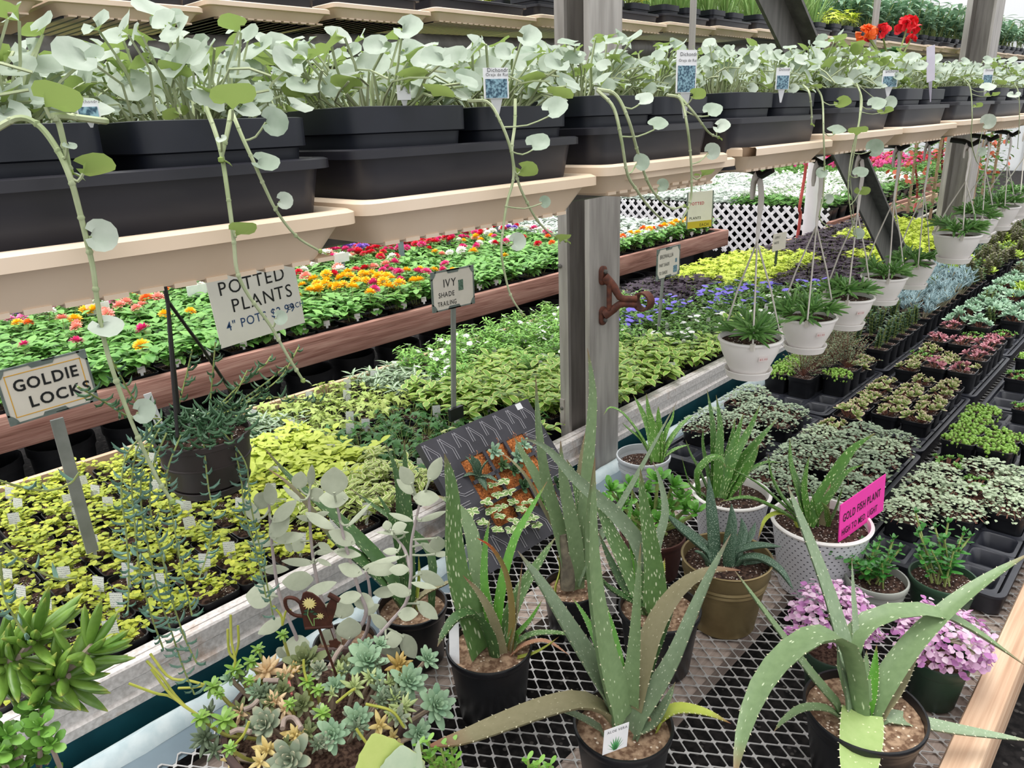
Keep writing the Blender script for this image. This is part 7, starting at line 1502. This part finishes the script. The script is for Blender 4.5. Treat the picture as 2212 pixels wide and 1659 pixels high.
# ------------------------------------------------------------------ benches beyond: white flowers, pink geraniums, hoses
WMAS = leafm('white_mass_petal', 'e8e8e4', 'f6f6f3', rough=.5); GERL = leafm('geranium_leaf', '4f8a3c', '86b85c', rough=.45); HOTP = leafm('hot_pink_petal', 'd93a86', 'f06aa8', rough=.5); SCAR = leafm('scarlet_petal', 'c81f3a', 'e23a55', rough=.5)
def massed(seed, leaf, fl, H=.12, R=.1, nf=22, fr=.016):
    random.seed(seed); mb = MB()
    for i in range(60): a = U(0, 6.3); q = sqrt(U(0, 1)) * R; lobed(mb, V((cos(a) * q, sin(a) * q, H * U(.2, .85))), rdir(a + U(-1, 1), U(-.4, .2)), V((U(-.3, .3), U(-.3, .3), 1)), U(.022, .036), GER)
    for i in range(nf): a = U(0, 6.3); q = sqrt(U(0, 1)) * R; flower5(mb, V((cos(a) * q, sin(a) * q, H * U(.8, 1.15))), V((U(-.9, .3), U(-.9, .3), .8)), fr, 1)
    return mb.mesh('foliage', [leaf, fl])
def geran(seed, fl):
    random.seed(seed); mb = MB()
    for i in range(60): a = U(0, 6.3); q = sqrt(U(0, 1)) * .11; lobed(mb, V((cos(a) * q, sin(a) * q, U(.03, .15))), rdir(a + U(-1, 1), U(-.4, .2)), V((U(-.3, .3), U(-.3, .3), 1)), U(.03, .045), GER)
    for i in range(5):
        a = U(0, 6.3); q = U(.01, .09); c = V((cos(a) * q, sin(a) * q, U(.19, .25))); mb.tube([V((c.x, c.y, .05)), c], .002, 4, 0)
        for k in range(16): d = rdir(U(0, 6.3), U(-.2, 1.5)); flower5(mb, c + d * .026, d, .014, 1)
    return mb.mesh('foliage', [GERL, fl])
POT_B, SOIL_B = sq_pot_mesh(.075, .10, BLACK2, lip=.016)
WM = [massed(1, GERL, WMAS), massed(2, GERL, WMAS)]; SM = [massed(3, SILV, WMAS, .12, .1, 4), massed(4, SILV, WMAS, .13, .1, 3)]; GM = [geran(5, HOTP), geran(6, HOTP)]; GS = [geran(7, SCAR), geran(8, SCAR)]
def field(x0, x1, y0, y1, pitch, z, pick, nm, grp, where, rowname):
    rows = {}; random.seed(int(x0 * 100)); r = 0; y = y0
    while y < y1:
        x = x0; i = 0
        while x < x1:
            p = V((x + U(-.015, .015), y + U(-.015, .015), z)); mes, word = pick(x, y, U(0, 1)); rot, vi = U(0, 6.3), int(U(0, 9))
            if inframe(p + V((0, 0, .15)), 30): rows.setdefault((word, r), []).append((p, mes, rot, vi))
            x += pitch; i += 1
        y += pitch; r += 1
    for (word, r), lst in rows.items():
        for i, (p, mes, rot, vi) in enumerate(lst):
            t = thing(nm, '%s, %s from left in its %s row %s' % (word, ordn(i), ordn(r), where), 'potted plant', p, word + grp)
            for n_, me in (('pot', POT_B), ('soil', SOIL_B), ('foliage', mes[vi % len(mes)])): q = obj(n_, me, t); q.location = (0, 0, .10)
            q.rotation_euler = (0, 0, rot); q.scale = (1.05,) * 3
field(6.72, 9.5, 2.56, 5.2, .19, .74, lambda x, y, r: (WM, 'white-flowered bench plant') if y < 3.45 or r < .08 else (SM, 'silver-leaved bench plant'), 'potted_bench_plant', ' behind the lattice', 'behind the lattice', '')
field(9.85, 12.3, 2.9, 5.3, .24, .70, lambda x, y, r: (GM, 'pink geranium') if r < .86 else (GS, 'scarlet geranium'), 'potted_geranium', 's on the far bench', 'behind the edge boards', '')
# red hoses hanging and looping on the right
HOSE = pmat('red_rubber_hose', 'a8433f', 'b8524c', 9, .5); HOSED = pmat('dark_red_rubber_hose', '6e2429', '7c2e33', 9, .5)
for pts, y_, m, lab, r in (([(1978, 318), (1982, 400), (1978, 440), (1962, 475), (1935, 492), (1880, 510)], 2.25, HOSE, 'red hose hanging and curving below the hanging shelf on the right', .011), ([(2037, 312), (2036, 380), (2030, 430), (2010, 455), (1988, 462)], 2.4, HOSED, 'dark red hose hanging beside the second post', .011), ([(1742, 345), (1735, 400), (1727, 450), (1726, 490)], 2.3, HOSE, 'red hose hanging in front of the white lattice', .012)):
    P3 = [aty(px, py, y_) for px, py in pts]; P3 = [P3[0] + V((0, 0, 2.3 - P3[0].z))] + P3 + [V((P3[-1].x - .1, y_ + .03, .02))]; b = MB(); b.tube(spline(P3, 30), r, 8); tag(b.build('hose', m), lab, 'hose')
b = MB(); A2, B2 = aty(1918, 498, 1.9), aty(2045, 455, 1.9); b.tube(spline([V((A2.x - .05, 1.9, A2.z - .03)), A2, A2.lerp(B2, .5) + V((0, 0, .015)), B2, B2 + V((.1, .03, -.5))], 14), .012, 7); tag(b.build('white_tube', pmat('cream_tube', 'e3dcd0', rough=.5)), 'thin cream tube lying across the dark vines near the second post', 'tube')
b = MB(); cc = aty(1752, 470, 2.28); b.lathe([(.055, 0), (.055, 1.9)], (cc.x, cc.y, 0), 20, cap1=True); tag(b.build('support_column', LAT), 'white round column standing right of the lattice', 'column')
# climbing plants at the far end of the middle bench
random.seed(300); CLIMB = []
for k in range(3):
    mb = MB(); h = U(.62, .85)
    for _ in range(150): z = U(.03, h * 1.05); a = U(0, 6.3); q = U(.01, .12) * (1.2 - .5 * z / h); mb.flat(V((cos(a) * q, sin(a) * q, z)), rdir(a, U(-.5, .5)), (0, 0, 1), U(.04, .07), U(.028, .045), OVAL, .5, .1, 0, nj=1)
    for _ in range(10): z = U(.3, h); a = U(0, 6.3); flower5(mb, V((cos(a) * .11, sin(a) * .11, z)), V((cos(a), sin(a), .5)), .022, 1)
    CLIMB.append(mb.mesh('foliage', [BROWD, leafm('coral_climber_petal', 'e0664e', 'f08c6a', rough=.5)]))
mb = MB(); mb.slab((-.010, -.010), (.010, .010), -.03, .80); CST = mb.mesh('stake', PINE, None)
for i, (x, y) in enumerate([(6.95, 1.60), (7.0, 2.05), (7.25, 1.82), (7.55, 1.58), (7.6, 2.1), (7.9, 1.82), (8.2, 1.58), (8.3, 2.08), (8.7, 1.75), (9.1, 1.95)]):
    t = thing('climbing_plant', 'leafy climber on a wooden stake at the far right, %s from the near end' % ordn(i), 'potted plant', (x, y, MZ), 'climbers at the far end of the middle bench')
    for nm, me in (('pot', POT_B), ('soil', SOIL_B), ('stake', CST), ('foliage', CLIMB[i % 3])): q = obj(nm, me, t); q.location = (0, 0, .10)
    q.rotation_euler = (0, 0, i * 1.3)
